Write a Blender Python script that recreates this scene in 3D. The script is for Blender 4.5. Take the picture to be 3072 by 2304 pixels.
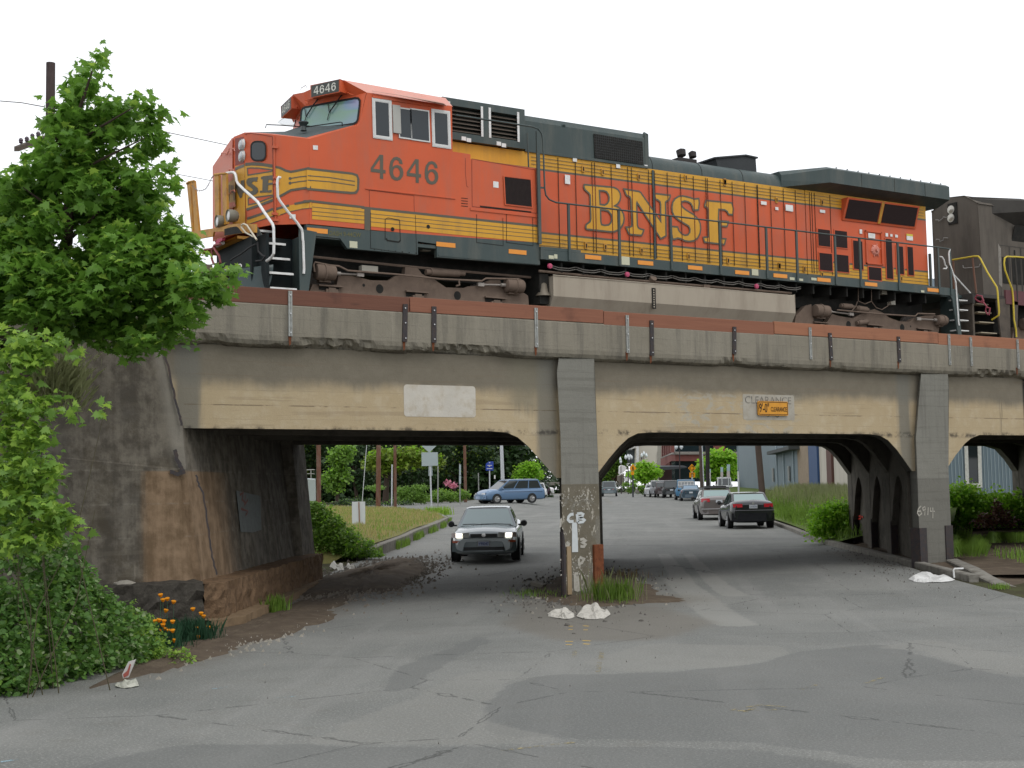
import bpy, math, random
from math import sin, cos, tan, atan, atan2, radians, pi, hypot
from mathutils import Vector, Matrix
from mathutils.geometry import tessellate_polygon
import numpy as np
random.seed(7); RNG = np.random.default_rng(7)
S = bpy.context.scene
for o in list(bpy.data.objects): bpy.data.objects.remove(o)
COL = S.collection

# ---------------- camera ----------------
F, CX, CY, PP, ROLL, HEAD, CH = 4050.0, 1536, 1152, 312.0, 0.0185, radians(32.2), 2.07
_pt = atan(PP / F); _fx, _fy = sin(HEAD), cos(HEAD)
FWD = Vector((_fx*cos(_pt), _fy*cos(_pt), sin(_pt)))
_r0 = Vector((_fy, -_fx, 0)); _u0 = Vector((-_fx*sin(_pt), -_fy*sin(_pt), cos(_pt)))
RT = _r0*cos(ROLL) - _u0*sin(ROLL); UP = _u0*cos(ROLL) + _r0*sin(ROLL)
cam = bpy.data.cameras.new('camera'); camo = bpy.data.objects.new('camera', cam); COL.objects.link(camo)
cam.sensor_width = 36; cam.lens = 36*F/3072; cam.clip_start = 0.1; cam.clip_end = 3000
M = Matrix((RT, UP, -FWD)).transposed().to_4x4(); M.translation = Vector((0, 0, CH))
camo.matrix_world = M; S.camera = camo
S.render.resolution_x = 1024; S.render.resolution_y = 768
# ---------------- sky and sun (bright overcast) ----------------
w = bpy.data.worlds.new("World"); S.world = w; w.use_nodes = True
nt = w.node_tree; nt.nodes.clear()
SUN_EL, SUN_AZ = radians(58), radians(215)
out = nt.nodes.new('ShaderNodeOutputWorld')
sky = nt.nodes.new('ShaderNodeTexSky'); sky.sky_type = 'NISHITA'; sky.sun_disc = False
sky.sun_elevation = SUN_EL; sky.sun_rotation = SUN_AZ
bg1 = nt.nodes.new('ShaderNodeBackground'); bg1.inputs[1].default_value = 0.02
bg2 = nt.nodes.new('ShaderNodeBackground'); bg2.inputs[1].default_value = 1.18
# cloud layer: nearly even white with faint clumps
tc = nt.nodes.new('ShaderNodeTexCoord'); nz = nt.nodes.new('ShaderNodeTexNoise'); nz.inputs['Scale'].default_value = 1.6; nz.inputs['Detail'].default_value = 4
cr = nt.nodes.new('ShaderNodeValToRGB'); cr.color_ramp.elements[0].color = (0.93, 0.95, 0.99, 1); cr.color_ramp.elements[1].color = (1, 1, 1, 1)
cr.color_ramp.elements[0].position = .35; cr.color_ramp.elements[1].position = .65
nt.links.new(tc.outputs['Generated'], nz.inputs['Vector']); nt.links.new(nz.outputs['Fac'], cr.inputs[0]); nt.links.new(cr.outputs[0], bg2.inputs[0])
ad = nt.nodes.new('ShaderNodeAddShader')
nt.links.new(sky.outputs[0], bg1.inputs[0]); nt.links.new(bg1.outputs[0], ad.inputs[0]); nt.links.new(bg2.outputs[0], ad.inputs[1]); nt.links.new(ad.outputs[0], out.inputs[0])
sl = bpy.data.lights.new('sun', 'SUN'); sl.energy = 0.9; sl.angle = radians(25); sl.color = (1, .97, .92)
so = bpy.data.objects.new('sun', sl); COL.objects.link(so)
# sun stands behind the camera, high
_sd = Vector((sin(radians(5))*cos(SUN_EL), -cos(radians(5))*cos(SUN_EL), sin(SUN_EL)))
so.rotation_euler = _sd.to_track_quat('Z', 'Y').to_euler()
S.view_settings.view_transform = 'Standard'; S.view_settings.look = 'None'; S.view_settings.exposure = 0; S.view_settings.gamma = 1
S.render.engine = 'CYCLES'
S.cycles.max_bounces = 6; S.cycles.diffuse_bounces = 3; S.cycles.transparent_max_bounces = 8

# ---------------- measuring helpers: photo pixel -> point on a known plane ----------------
FR = dict(FX=(0,0,1.0),L=(1720,520,4.424),N=(560,360,4.608),W=(760,220,6.144),C=(1080,260,3.95),F=(540,620,5.267),T=(920,740,2.989),U=(2360,840,4.096),E=(2760,560,3.456),A=(540,200,2.0109),B=(1500,300,2.37),G=(2172,450,2.37),D=(0,0,0.72005),
 V=(860,1280,2.6333),M=(1600,1280,2.6333),K=(2272,1100,2.37),S=(0,1000,1.443),Q=(0,150,1.7467),
 VA=(880,1300,6.144),VB=(1240,1300,5.267),VC=(1780,1320,4.8087),VD=(2180,1320,5.267))
def ray(f, x, y):
    a, b, s = FR[f]; X = a + x/s; Y = b + y/s
    return FWD + RT*((X-CX)/F) - UP*((Y-CY)/F)
O = Vector((0, 0, CH))
def oY(f, x, y, Y=20.8): d = ray(f, x, y); return O + d*(Y/d.y)
def oX(f, x, y, X): d = ray(f, x, y); return O + d*(X/d.x)
def oZ(f, x, y, Z): d = ray(f, x, y); return O + d*((Z-CH)/d.z)
def dep(f, x, y, z): return O + ray(f, x, y)*z
def oP(f, x, y, P, n): d = ray(f, x, y); return O + d*((P-O).dot(n)/d.dot(n))
GP = [(-60,0),(24,0),(30,.12),(34,.25),(50,.38),(85,.52),(123,.67),(158,.84),(215,.95),(600,.95)]
def _sm(t): t = min(1, max(0, t)); return t*t*(3-2*t)
def pad(r, s): return .33*_sm((-6.5-s)/3)*_sm((r-91)/6)*_sm((140-r)/15)     # the ground rises towards the left-hand parking
def g(X, Y):
    r = X*.609 + Y*.793; s = X*.793 - Y*.609; e = pad(r, s)
    for (a, za), (b, zb) in zip(GP, GP[1:]):
        if r <= b: return e + za + (zb-za)*max(0, (r-a))/(b-a)
    return e + GP[-1][1]
def oG(f, x, y, up=0.0):
    z = 0
    for _ in range(12):
        p = oZ(f, x, y, z); z = .5*z + .5*(g(p.x, p.y)+up)
    return oZ(f, x, y, z)

# ---------------- mesh builder ----------------
class MB:
    def __init__(s): s.v = []; s.f = []; s.m = []
    def add(s, vs, fs, mi=0):
        n = len(s.v); s.v += [tuple(p) for p in vs]; s.f += [tuple(i+n for i in f) for f in fs]; s.m += [mi]*len(fs); return s
    def box(s, x0, x1, y0, y1, z0, z1, mi=0):
        return s.add([(x0,y0,z0),(x1,y0,z0),(x1,y1,z0),(x0,y1,z0),(x0,y0,z1),(x1,y0,z1),(x1,y1,z1),(x0,y1,z1)],
                     [(0,3,2,1),(4,5,6,7),(0,1,5,4),(1,2,6,5),(2,3,7,6),(3,0,4,7)], mi)
    def prism(s, pts, d, mi=0):      # planar polygon (3-D points) extruded along vector d
        pts = [Vector(p) for p in pts]; d = Vector(d); n = len(pts)
        tr = tessellate_polygon([pts])
        vs = pts + [p+d for p in pts]
        fs = [tuple(t) for t in tr] + [tuple(i+n for i in reversed(t)) for t in tr]
        fs += [(i, (i+1) % n, (i+1) % n+n, i+n) for i in range(n)]
        return s.add(vs, fs, mi)
    def xz(s, pts, y0, y1, mi=0): return s.prism([(x, y0, z) for x, z in pts], (0, y1-y0, 0), mi)
    def poly(s, loops, mi=0):        # flat polygon with holes
        loops = [[Vector(p) for p in l] for l in loops]
        tr = tessellate_polygon(loops); vs = [p for l in loops for p in l]
        return s.add(vs, [tuple(t) for t in tr], mi)
    def tube(s, pts, r, n=8, mi=0, r1=None, closed=False):
        pts = [Vector(p) for p in pts]; k = len(pts); rs = [r]*k if r1 is None else [r+(r1-r)*i/(k-1) for i in range(k)]
        if isinstance(r, (list, tuple)): rs = list(r)
        vs = []; prev = None
        for i, p in enumerate(pts):
            if closed: t = pts[(i+1) % k]-pts[i-1]
            else: t = pts[min(i+1, k-1)]-pts[max(i-1, 0)]
            t.normalize()
            if prev is None:
                a = Vector((0, 0, 1)) if abs(t.z) < .9 else Vector((1, 0, 0)); u = t.cross(a).normalized()
            else: u = (prev - t*prev.dot(t)).normalized()
            prev = u; b = t.cross(u)
            vs += [p + (u*cos(2*pi*j/n)+b*sin(2*pi*j/n))*rs[i] for j in range(n)]
        fs = []
        rng = range(k) if closed else range(k-1)
        for i in rng:
            for j in range(n): fs.append((i*n+j, i*n+(j+1) % n, ((i+1) % k)*n+(j+1) % n, ((i+1) % k)*n+j))
        if not closed: fs += [tuple(reversed(range(n))), tuple(range((k-1)*n, k*n))]
        return s.add(vs, fs, mi)
    def cyl(s, p0, p1, r0, r1=None, n=16, mi=0): return s.tube([p0, p1], r0, n, mi, r0 if r1 is None else r1)
    def lathe(s, prof, c, ax=(0, 0, 1), n=24, mi=0):   # prof: (r, h) along the axis ax
        ax = Vector(ax).normalized(); c = Vector(c)
        u = ax.cross(Vector((0, 0, 1)) if abs(ax.z) < .9 else Vector((1, 0, 0))).normalized(); b = ax.cross(u)
        vs = [c + ax*h + (u*cos(2*pi*j/n)+b*sin(2*pi*j/n))*r for r, h in prof for j in range(n)]
        k = len(prof); fs = [(i*n+j, i*n+(j+1) % n, (i+1)*n+(j+1) % n, (i+1)*n+j) for i in range(k-1) for j in range(n)]
        if prof[0][0] > 0: fs.append(tuple(reversed(range(n))))
        if prof[-1][0] > 0: fs.append(tuple(range((k-1)*n, k*n)))
        return s.add(vs, fs, mi)
    def ribbon(s, pts, w, nrm, mi=0, closed=True):     # flat stroke along a planar polyline
        pts = [Vector(p) for p in pts]; k = len(pts); nrm = Vector(nrm).normalized(); vs = []
        for i in range(k):
            a = pts[i]-pts[i-1] if (closed or i) else pts[1]-pts[0]
            b = pts[(i+1) % k]-pts[i] if (closed or i < k-1) else pts[-1]-pts[-2]
            a.normalize(); b.normalize(); na = nrm.cross(a); nb = nrm.cross(b); m = (na+nb)
            if m.length < 1e-4: m = na
            m.normalize(); m /= max(.45, m.dot(na))
            vs += [pts[i]+m*w/2, pts[i]-m*w/2]
        fs = [(2*i, 2*i+1, (2*i+3) % (2*k), (2*i+2) % (2*k)) for i in range(k if closed else k-1)]
        return s.add(vs, fs, mi)
    def build(s, name, mats, parent=None, smooth=False, bevel=0, label=None, auto=None):
        me = bpy.data.meshes.new(name); 
        off = Vector((0, 0, 0)); p = parent
        while p is not None: off += p.location; p = p.parent
        me.from_pydata([Vector(v)-off for v in s.v] if off.length else s.v, [], s.f)
        if not isinstance(mats, (list, tuple)): mats = [mats]
        for m in mats: me.materials.append(m)
        if len(mats) > 1: me.polygons.foreach_set('material_index', s.m)
        if smooth: me.polygons.foreach_set('use_smooth', [True]*len(me.polygons))
        me.update()
        o = bpy.data.objects.new(name, me); COL.objects.link(o)
        if smooth:
            try: me.set_sharp_from_angle(angle=radians(auto or 40))
            except Exception: pass
        if parent is not None: o.parent = parent
        if bevel:
            b = o.modifiers.new('bevel', 'BEVEL'); b.width = bevel; b.segments = 2; b.limit_method = 'ANGLE'; b.angle_limit = radians(40)
        if label: o['label'] = label
        return o
def tag(o, label, cat, group=None):
    o['label'] = label; o['category'] = cat
    if group: o['group'] = group
    return o
def thing(name, label, cat, loc, group=None):
    o = bpy.data.objects.new(name, None); o.location = loc; COL.objects.link(o); o.empty_display_size = .2
    return tag(o, label, cat, group)
def struct(o, kind='structure'): o['kind'] = kind; return o

# ---------------- text as flat mesh ----------------
_TX = {}
def text2d(st, bold=0.0):
    if (st, bold) in _TX: return _TX[(st, bold)]
    c = bpy.data.curves.new('t', 'FONT'); c.body = st; c.size = 1; c.offset = bold; c.resolution_u = 4
    o = bpy.data.objects.new('t', c); COL.objects.link(o)
    dg = bpy.context.evaluated_depsgraph_get(); me = o.evaluated_get(dg).to_mesh()
    vs = [tuple(v.co[:2]) for v in me.vertices]; fs = [tuple(p.vertices) for p in me.polygons]
    bpy.data.objects.remove(o); bpy.data.curves.remove(c)
    x0 = min(v[0] for v in vs); x1 = max(v[0] for v in vs); y0 = min(v[1] for v in vs); y1 = max(v[1] for v in vs)
    _TX[(st, bold)] = ([((a-x0)/(x1-x0), (b-y0)/(y1-y0)) for a, b in vs], fs); return _TX[(st, bold)]
def text_on(mb, st, bl, br, tl, mi=0, bold=0.0):   # corner points: bottom left, bottom right, top left
    vs, fs = text2d(st, bold); bl, br, tl = Vector(bl), Vector(br), Vector(tl)
    mb.add([bl+(br-bl)*a+(tl-bl)*b for a, b in vs], fs, mi)

# ---------------- materials ----------------
def newmat(name):
    m = bpy.data.materials.new(name); m.use_nodes = True
    return m, m.node_tree, m.node_tree.nodes['Principled BSDF']
class NX:   # tiny expression helper for shader maths
    def __init__(s, nt): s.nt = nt
    def _in(s, sock, v):
        if isinstance(v, bpy.types.NodeSocket): s.nt.links.new(v, sock)
        else: sock.default_value = v
    def m(s, op, a, b=0.0, c=0.0):
        n = s.nt.nodes.new('ShaderNodeMath'); n.operation = op
        for i, v in enumerate((a, b, c)): s._in(n.inputs[i], v)
        return n.outputs[0]
    def pos(s):
        n = s.nt.nodes.new('ShaderNodeNewGeometry'); x = s.nt.nodes.new('ShaderNodeSeparateXYZ'); s.nt.links.new(n.outputs['Position'], x.inputs[0])
        return n.outputs['Position'], x.outputs[0], x.outputs[1], x.outputs[2]
    def obj(s): return s.nt.nodes.new('ShaderNodeTexCoord').outputs['Object']
    def scale(s, v, sc):
        n = s.nt.nodes.new('ShaderNodeMapping'); s.nt.links.new(v, n.inputs[0]); n.inputs['Scale'].default_value = sc; return n.outputs[0]
    def noise(s, v, sc=1.0, det=4, rough=.55, dist=0.0):
        n = s.nt.nodes.new('ShaderNodeTexNoise'); s.nt.links.new(v, n.inputs['Vector'])
        n.inputs['Scale'].default_value = sc; n.inputs['Detail'].default_value = det; n.inputs['Roughness'].default_value = rough; n.inputs['Distortion'].default_value = dist
        return n.outputs['Fac']
    def vor(s, v, sc=1.0, feat='F1', out='Distance'):
        n = s.nt.nodes.new('ShaderNodeTexVoronoi'); n.feature = feat; s.nt.links.new(v, n.inputs['Vector']); n.inputs['Scale'].default_value = sc; return n.outputs[out]
    def ss(s, v, a, b):   # smooth step
        n = s.nt.nodes.new('ShaderNodeMapRange'); n.interpolation_type = 'SMOOTHSTEP'; s._in(n.inputs[0], v)
        n.inputs[1].default_value = a; n.inputs[2].default_value = b; return n.outputs[0]
    def mix(s, f, a, b):
        n = s.nt.nodes.new('ShaderNodeMix'); n.data_type = 'RGBA'; s._in(n.inputs[0], f)
        for k, v in ((6, a), (7, b)):
            if isinstance(v, bpy.types.NodeSocket): s.nt.links.new(v, n.inputs[k])
            else: n.inputs[k].default_value = (*v, 1) if len(v) == 3 else v
        return n.outputs[2]
    def bump(s, h, strength=.3, dist=.01):
        n = s.nt.nodes.new('ShaderNodeBump'); n.inputs['Strength'].default_value = strength; n.inputs['Distance'].default_value = dist; s.nt.links.new(h, n.inputs['Height']); return n.outputs[0]
def sc3(c, k): return tuple(min(1, a*k) for a in c)
def mat(name, c, rough=.6, var=.12, vs=3.0, metal=0.0, dirt=None, dirt_amt=.3, bump=0.0, bs=60, spec=.5, coat=0.0, streak=False):
    m, nt, b = newmat(name); x = NX(nt); p = x.pos()[0]
    n1 = x.noise(p, vs, 5, .6); 
    colr = x.mix(n1, sc3(c, 1-var), sc3(c, 1+var))
    if dirt:
        n2 = x.noise(x.scale(p, (1, 1, .18)) if streak else p, vs*1.7, 6, .7)
        colr = x.mix(x.m('MULTIPLY', x.ss(n2, .42, .72), dirt_amt), colr, dirt)
    nt.links.new(colr, b.inputs['Base Color'])
    b.inputs['Roughness'].default_value = rough; b.inputs['Metallic'].default_value = metal
    b.inputs['Specular IOR Level'].default_value = spec
    if coat: b.inputs['Coat Weight'].default_value = coat; b.inputs['Coat Roughness'].default_value = .08
    if bump: nt.links.new(x.bump(x.noise(p, bs, 4, .6), .5, bump), b.inputs['Normal'])
    return m
def glass(name, c, rough=.05, spec=.8):
    m, nt, b = newmat(name); b.inputs['Base Color'].default_value = (*c, 1); b.inputs['Roughness'].default_value = rough; b.inputs['Specular IOR Level'].default_value = spec; return m
def emis(name, c, st):
    m, nt, b = newmat(name); b.inputs['Base Color'].default_value = (*c, 1); b.inputs['Emission Color'].default_value = (*c, 1); b.inputs['Emission Strength'].default_value = st; return m

M_ORANGE = mat('orange_paint', (.55,.095,.03), .5, .14, 1.1, dirt=(.36,.12,.075), dirt_amt=.55, bump=.006, bs=2.2, spec=.35, streak=True)
M_PALE_ORANGE = mat('sky_pale_and_faded_orange', (.60,.21,.15), .55, .10, 1.3, dirt=(.5,.3,.25), dirt_amt=.3)  # pale orange; on the far nose panel it paints in the sky's reflection
M_YEL = mat('yellow_paint', (.60,.31,.03), .5, .10, 1.5, dirt=(.34,.19,.05), dirt_amt=.45, spec=.3, streak=True)
M_YELF = mat('worn_yellow_paint', (.50,.25,.03), .6, .15, 2, dirt=(.22,.09,.03), dirt_amt=.7)
M_GRN = mat('dark_green_paint', (.042,.062,.060), .5, .2, 1.5, dirt=(.095,.10,.085), dirt_amt=.65, spec=.4, streak=True)
M_GRNL = mat('green_line_paint', (.085,.075,.05), .5, .1)
M_WHT = mat('white_paint', (.72,.72,.70), .5, .08, 5, dirt=(.4,.38,.34), dirt_amt=.5)
M_TRK = mat('dusty_brown_steel', (.15,.112,.088), .9, .25, 3, dirt=(.20,.15,.115), dirt_amt=.7, bump=.004, bs=30, spec=.1)
M_TNK = mat('dusty_tank_steel', (.36,.315,.25), .8, .12, 1.2, dirt=(.22,.18,.14), dirt_amt=.5, spec=.2, streak=True)
M_DARK = mat('shade_black', (.018,.018,.016), .8, .3, 3, dirt=(.04,.035,.03), dirt_amt=.6, spec=.2)
M_MESH = mat('brown_mesh_screen', (.022,.012,.012), .7, .3, 20, spec=.2)
M_BLK = mat('black_rubber', (.012,.012,.012), .7, .2, spec=.3)
M_WIN = glass('dark_window_glass', (.018,.026,.03), .06, .5)
M_CHR = mat('bare_metal', (.55,.55,.55), .3, .1, metal=.9)
M_ALU = mat('aluminium_frame', (.55,.56,.54), .45, .1, 9, metal=.2)
M_AMB = mat('amber_reflector', (.72,.26,.02), .35, .08, 6)
M_RED = mat('red_paint', (.42,.02,.03), .5, .1)
# ---------------- concrete materials ----------------
def concrete(name, kind):
    m, nt, b = newmat(name); x = NX(nt); p, X, Y, Z = x.pos()
    big = x.noise(p, .7, 5, .6); mid = x.noise(p, 4, 6, .65); fine = x.noise(p, 45, 4, .7)
    strk = x.noise(x.scale(p, (2.6, 2.6, .22)), 1.6, 6, .7); strk2 = x.noise(x.scale(p, (9, 9, .5)), 1.0, 4, .6)
    along = x.noise(x.scale(p, (.25, .25, 6)), 1.5, 4, .6)
    fr = x.m('FRACT', x.m('DIVIDE', x.m('ADD', Z, x.m('MULTIPLY', big, .04)), .235))
    line = x.m('MULTIPLY', x.ss(fr, .965, .99), x.ss(mid, .38, .6))     # board-form joints, broken up
    if kind == 'parapet':
        c = x.mix(big, (.20,.18,.138), (.285,.262,.212)); c = x.mix(x.m('MULTIPLY', x.ss(strk, .45, .7), .55), c, (.09,.085,.075))
        c = x.mix(x.m('MULTIPLY', x.ss(strk2, .55, .75), .35), c, (.34,.31,.25))
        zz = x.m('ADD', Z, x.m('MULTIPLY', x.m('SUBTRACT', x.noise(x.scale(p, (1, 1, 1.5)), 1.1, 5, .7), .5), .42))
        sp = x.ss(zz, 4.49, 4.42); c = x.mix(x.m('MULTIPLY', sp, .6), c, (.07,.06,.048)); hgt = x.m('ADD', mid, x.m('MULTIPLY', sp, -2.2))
        c = x.mix(x.m('MULTIPLY', line, .5), c, (.08,.07,.06))
    elif kind == 'fascia':
        tan = x.mix(big, (.36,.27,.155), (.50,.415,.275)); tan = x.mix(x.m('MULTIPLY', x.ss(mid, .45, .7), .3), tan, (.55,.48,.36))
        gry = x.mix(mid, (.15,.132,.098), (.225,.20,.155))
        zz = x.m('ADD', Z, x.m('ADD', x.m('MULTIPLY', x.m('SUBTRACT', strk, .5), .16), x.m('MULTIPLY', x.m('SUBTRACT', big, .5), .5)))
        c = x.mix(x.ss(zz, 3.70, 4.0), tan, gry)
        # leaching grey bands down both sides of each pier
        for cx in (7.02, 13.83, 23.42):
            d = x.m('ABSOLUTE', x.m('SUBTRACT', X, x.m('ADD', cx, x.m('MULTIPLY', x.m('SUBTRACT', strk, .5), .3))))
            c = x.mix(x.m('MULTIPLY', x.ss(d, .30, .12), .85), c, (.17,.165,.14))
        d = x.m('ABSOLUTE', x.m('SUBTRACT', X, 13.35)); k = x.m('MULTIPLY', x.ss(d, .55, .1), x.ss(x.m('ADD', Z, x.m('MULTIPLY', strk, .8)), 3.75, 4.1)); c = x.mix(x.m('MULTIPLY', k, .7), c, (.19,.175,.13))
        # tar runs right of the third pier
        d = x.m('ABSOLUTE', x.m('SUBTRACT', X, x.m('ADD', 27.62, x.m('MULTIPLY', strk2, .1)))); c = x.mix(x.m('MULTIPLY', x.ss(d, .17, .06), x.ss(x.noise(x.scale(p, (7, 7, .9)), 1.4, 5, .7), .40, .47)), c, (.02,.02,.02))
        d = x.m('ABSOLUTE', x.m('SUBTRACT', X, 26.95)); c = x.mix(x.m('MULTIPLY', x.ss(d, .35, .05), x.m('MULTIPLY', x.ss(strk2, .57, .62), x.ss(Z, 4.15, 3.7))), c, (.05,.045,.04))
        # pale scratches and patches on the second span
        pm = x.m('MULTIPLY', x.ss(X, 16.3, 17.2), x.ss(X, 20.6, 19.6)); pm = x.m('MULTIPLY', pm, x.ss(x.noise(x.scale(p, (1, 1, 2)), 2.2, 6, .7, .6), .50, .58)); pm = x.m('MULTIPLY', pm, x.ss(Z, 4.0, 3.8)); c = x.mix(x.m('MULTIPLY', pm, .75), c, (.38,.36,.30))
        # dark bruising along the soffit edge
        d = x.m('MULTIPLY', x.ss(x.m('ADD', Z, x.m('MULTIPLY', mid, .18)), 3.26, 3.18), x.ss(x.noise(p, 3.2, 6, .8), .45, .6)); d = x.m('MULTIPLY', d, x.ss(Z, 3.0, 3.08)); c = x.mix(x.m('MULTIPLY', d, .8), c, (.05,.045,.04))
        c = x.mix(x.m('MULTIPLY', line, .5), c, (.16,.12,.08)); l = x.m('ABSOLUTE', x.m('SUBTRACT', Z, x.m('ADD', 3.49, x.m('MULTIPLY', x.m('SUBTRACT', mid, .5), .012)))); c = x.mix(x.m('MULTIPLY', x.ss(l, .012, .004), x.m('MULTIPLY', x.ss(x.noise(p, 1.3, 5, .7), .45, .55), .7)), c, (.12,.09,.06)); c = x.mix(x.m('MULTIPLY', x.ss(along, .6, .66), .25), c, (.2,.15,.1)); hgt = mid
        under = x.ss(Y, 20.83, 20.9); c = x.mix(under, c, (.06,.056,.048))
    elif kind == 'pier':
        c = x.mix(big, (.175,.17,.145), (.245,.24,.21)); c = x.mix(x.m('MULTIPLY', x.ss(along, .52, .62), .4), c, (.13,.125,.105)); c = x.mix(x.m('MULTIPLY', x.ss(strk, .5, .7), .5), c, (.115,.11,.095))
        low = x.ss(x.m('ADD', Z, x.m('MULTIPLY', mid, .0)), 2.13, 2.11)
        n1 = x.noise(p, 1.7, 5, .7, .5); n2 = x.noise(x.scale(p, (2.4, 2.4, 1)), 4.4, 6, .75, .4)
        lc = x.mix(mid, (.12,.105,.075), (.185,.165,.125)); lc = x.mix(x.m('MULTIPLY', x.ss(n1, .5, .6), .6), lc, (.21,.20,.17)); lc = x.mix(x.m('MULTIPLY', x.ss(n2, .575, .605), .9), lc, (.48,.45,.38)); lc = x.mix(x.m('MULTIPLY', x.ss(n2, .37, .33), .4), lc, (.30,.19,.12))
        one = x.ss(X, 17, 16); c = x.mix(x.m('MULTIPLY', low, one), c, lc)
        c = x.mix(x.m('MULTIPLY', x.m('MULTIPLY', low, x.ss(X, 16, 17)), .45), c, (.12,.115,.10))
        c = x.mix(x.m('MULTIPLY', x.ss(x.m('ADD', Z, x.m('MULTIPLY', n2, .5)), .55, .2), .6), c, (.07,.06,.048)); hgt = x.m('ADD', mid, x.m('MULTIPLY', n2, .5))
        c = x.mix(x.m('MULTIPLY', line, .6), c, (.09,.085,.07))
    else:   # abutment
        c = x.mix(x.ss(x.m('ADD', x.m('MULTIPLY', mid, .6), x.m('MULTIPLY', strk, .4)), .40, .60), (.074,.065,.052), (.165,.147,.118)); c = x.mix(x.m('MULTIPLY', x.ss(x.noise(p, 1.9, 7, .75), .48, .62), .5), c, (.066,.054,.036)); c = x.mix(x.m('MULTIPLY', x.ss(along, .55, .68), .3), c, (.15,.135,.105)); c = x.mix(x.m('MULTIPLY', x.ss(big, .5, .7), .5), c, (.125,.115,.10))
        c = x.mix(x.m('MULTIPLY', x.ss(strk2, .60, .74), x.m('MULTIPLY', x.ss(mid, .4, .6), .4)), c, (.27,.25,.21))
        s = x.m('SUBTRACT', x.m('MULTIPLY', x.m('SUBTRACT', Y, 20.6), 1.0), 0)
        # rusty wash round the corner below the offset
        xx = x.m('SUBTRACT', X, x.m('MULTIPLY', x.m('MAXIMUM', s, 0), .18))
        r = x.m('MULTIPLY', x.ss(x.m('ADD', xx, x.m('MULTIPLY', strk2, .3)), 6.25, 6.50), x.ss(x.m('ADD', Z, x.m('MULTIPLY', mid, .02)), 2.46, 2.42)); r = x.m('MULTIPLY', r, x.ss(x.m('ADD', Y, x.m('MULTIPLY', strk2, .8)), 23.6, 22.3))
        rc = x.mix(x.ss(x.m('ADD', x.m('MULTIPLY', mid, .5), x.m('MULTIPLY', strk, .5)), .40, .62), (.15,.10,.058), (.27,.185,.115)); c = x.mix(x.m('MULTIPLY', r, .9), c, rc)
        # pale run-off along the joint under the girder
        dd = x.m('ABSOLUTE', x.m('SUBTRACT', X, x.m('ADD', 6.55, x.m('MULTIPLY', x.m('SUBTRACT', 4.4, Z), .16)))); pl = x.m('MULTIPLY', x.ss(x.m('ADD', dd, x.m('MULTIPLY', mid, .12)), .30, .10), x.ss(Y, 20.9, 20.7)); pl = x.m('MULTIPLY', pl, x.ss(Z, 2.3, 2.6)); c = x.mix(x.m('MULTIPLY', pl, .6), c, (.27,.25,.21))
        for zl in (2.45, 1.93, 1.42):
            l = x.m('ABSOLUTE', x.m('SUBTRACT', Z, x.m('ADD', zl, x.m('MULTIPLY', x.m('SUBTRACT', big, .5), .05)))); c = x.mix(x.m('MULTIPLY', x.ss(l, .02, .006), x.m('MULTIPLY', x.ss(mid, .42, .62), .28)), c, (.26,.24,.20))
        hgt = x.m('ADD', mid, x.m('MULTIPLY', strk, .2))
    c = x.mix(x.m('MULTIPLY', x.m('SUBTRACT', fine, .3), .22), c, (.02,.02,.02))
    nt.links.new(c, b.inputs['Base Color']); b.inputs['Roughness'].default_value = .92; b.inputs['Specular IOR Level'].default_value = .15
    h2 = x.m('ADD', hgt, x.m('MULTIPLY', fine, .3)); nt.links.new(x.bump(h2, .6, .03 if kind in ('parapet', 'pier') else .02), b.inputs['Normal'])
    return m
C_PAR, C_FAS, C_PIER, C_ABU = concrete('parapet_concrete', 'parapet'), concrete('girder_concrete', 'fascia'), concrete('pier_concrete', 'pier'), concrete('abutment_concrete', 'abut')
C_SOF = mat('dark_concrete', (.11,.10,.083), .95, .25, 1.2, dirt=(.03,.028,.024), dirt_amt=.6, bump=.01, bs=12, spec=.1)  # darker concrete for the deck slab, inner girders and columns
C_ROUGH = mat('crumbling_footing_concrete', (.155,.10,.06), .95, .45, 4, dirt=(.06,.04,.025), dirt_amt=.8, bump=.06, bs=16, spec=.1)
C_LEDGE = mat('ochre_footing_slab', (.20,.14,.085), .95, .25, 3, dirt=(.10,.07,.045), dirt_amt=.6, bump=.02, bs=25, spec=.1)
M_STAINR = mat('rusty_steel', (.16,.055,.025), .85, .35, 6, dirt=(.05,.02,.012), dirt_amt=.8, bump=.006, bs=60, spec=.15)
M_DKST = mat('dark_steel', (.028,.024,.026), .7, .25, 8, dirt=(.08,.04,.02), dirt_amt=.5)
M_GALV = mat('galvanised_steel', (.33,.34,.32), .5, .15, 8, metal=.35, dirt=(.12,.10,.08), dirt_amt=.5)
def timber(name, c0, c1):
    m, nt, b = newmat(name); x = NX(nt); p, X, Y, Z = x.pos()
    gr = x.noise(x.scale(p, (.5, 6, 14)), 1.6, 6, .65, .4); kn = x.noise(p, 1.3, 4, .6); c = x.mix(gr, c0, c1)
    c = x.mix(x.m('MULTIPLY', x.ss(kn, .56, .72), .5), c, sc3(c0, .55)); v = x.vor(x.scale(p, (.55, 1, 2.2)), 1.0); c = x.mix(x.m('MULTIPLY', x.ss(v, .09, .03), .7), c, (.05,.015,.008))
    nt.links.new(c, b.inputs['Base Color']); b.inputs['Roughness'].default_value = .75; nt.links.new(x.bump(gr, .4, .01), b.inputs['Normal']); return m
M_TIM = [timber('red_brown_timber', (.16,.055,.03), (.28,.115,.062)), timber('fresh_red_timber', (.22,.082,.042), (.36,.155,.078)), timber('dark_red_timber', (.095,.034,.02), (.17,.066,.036))]
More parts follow.
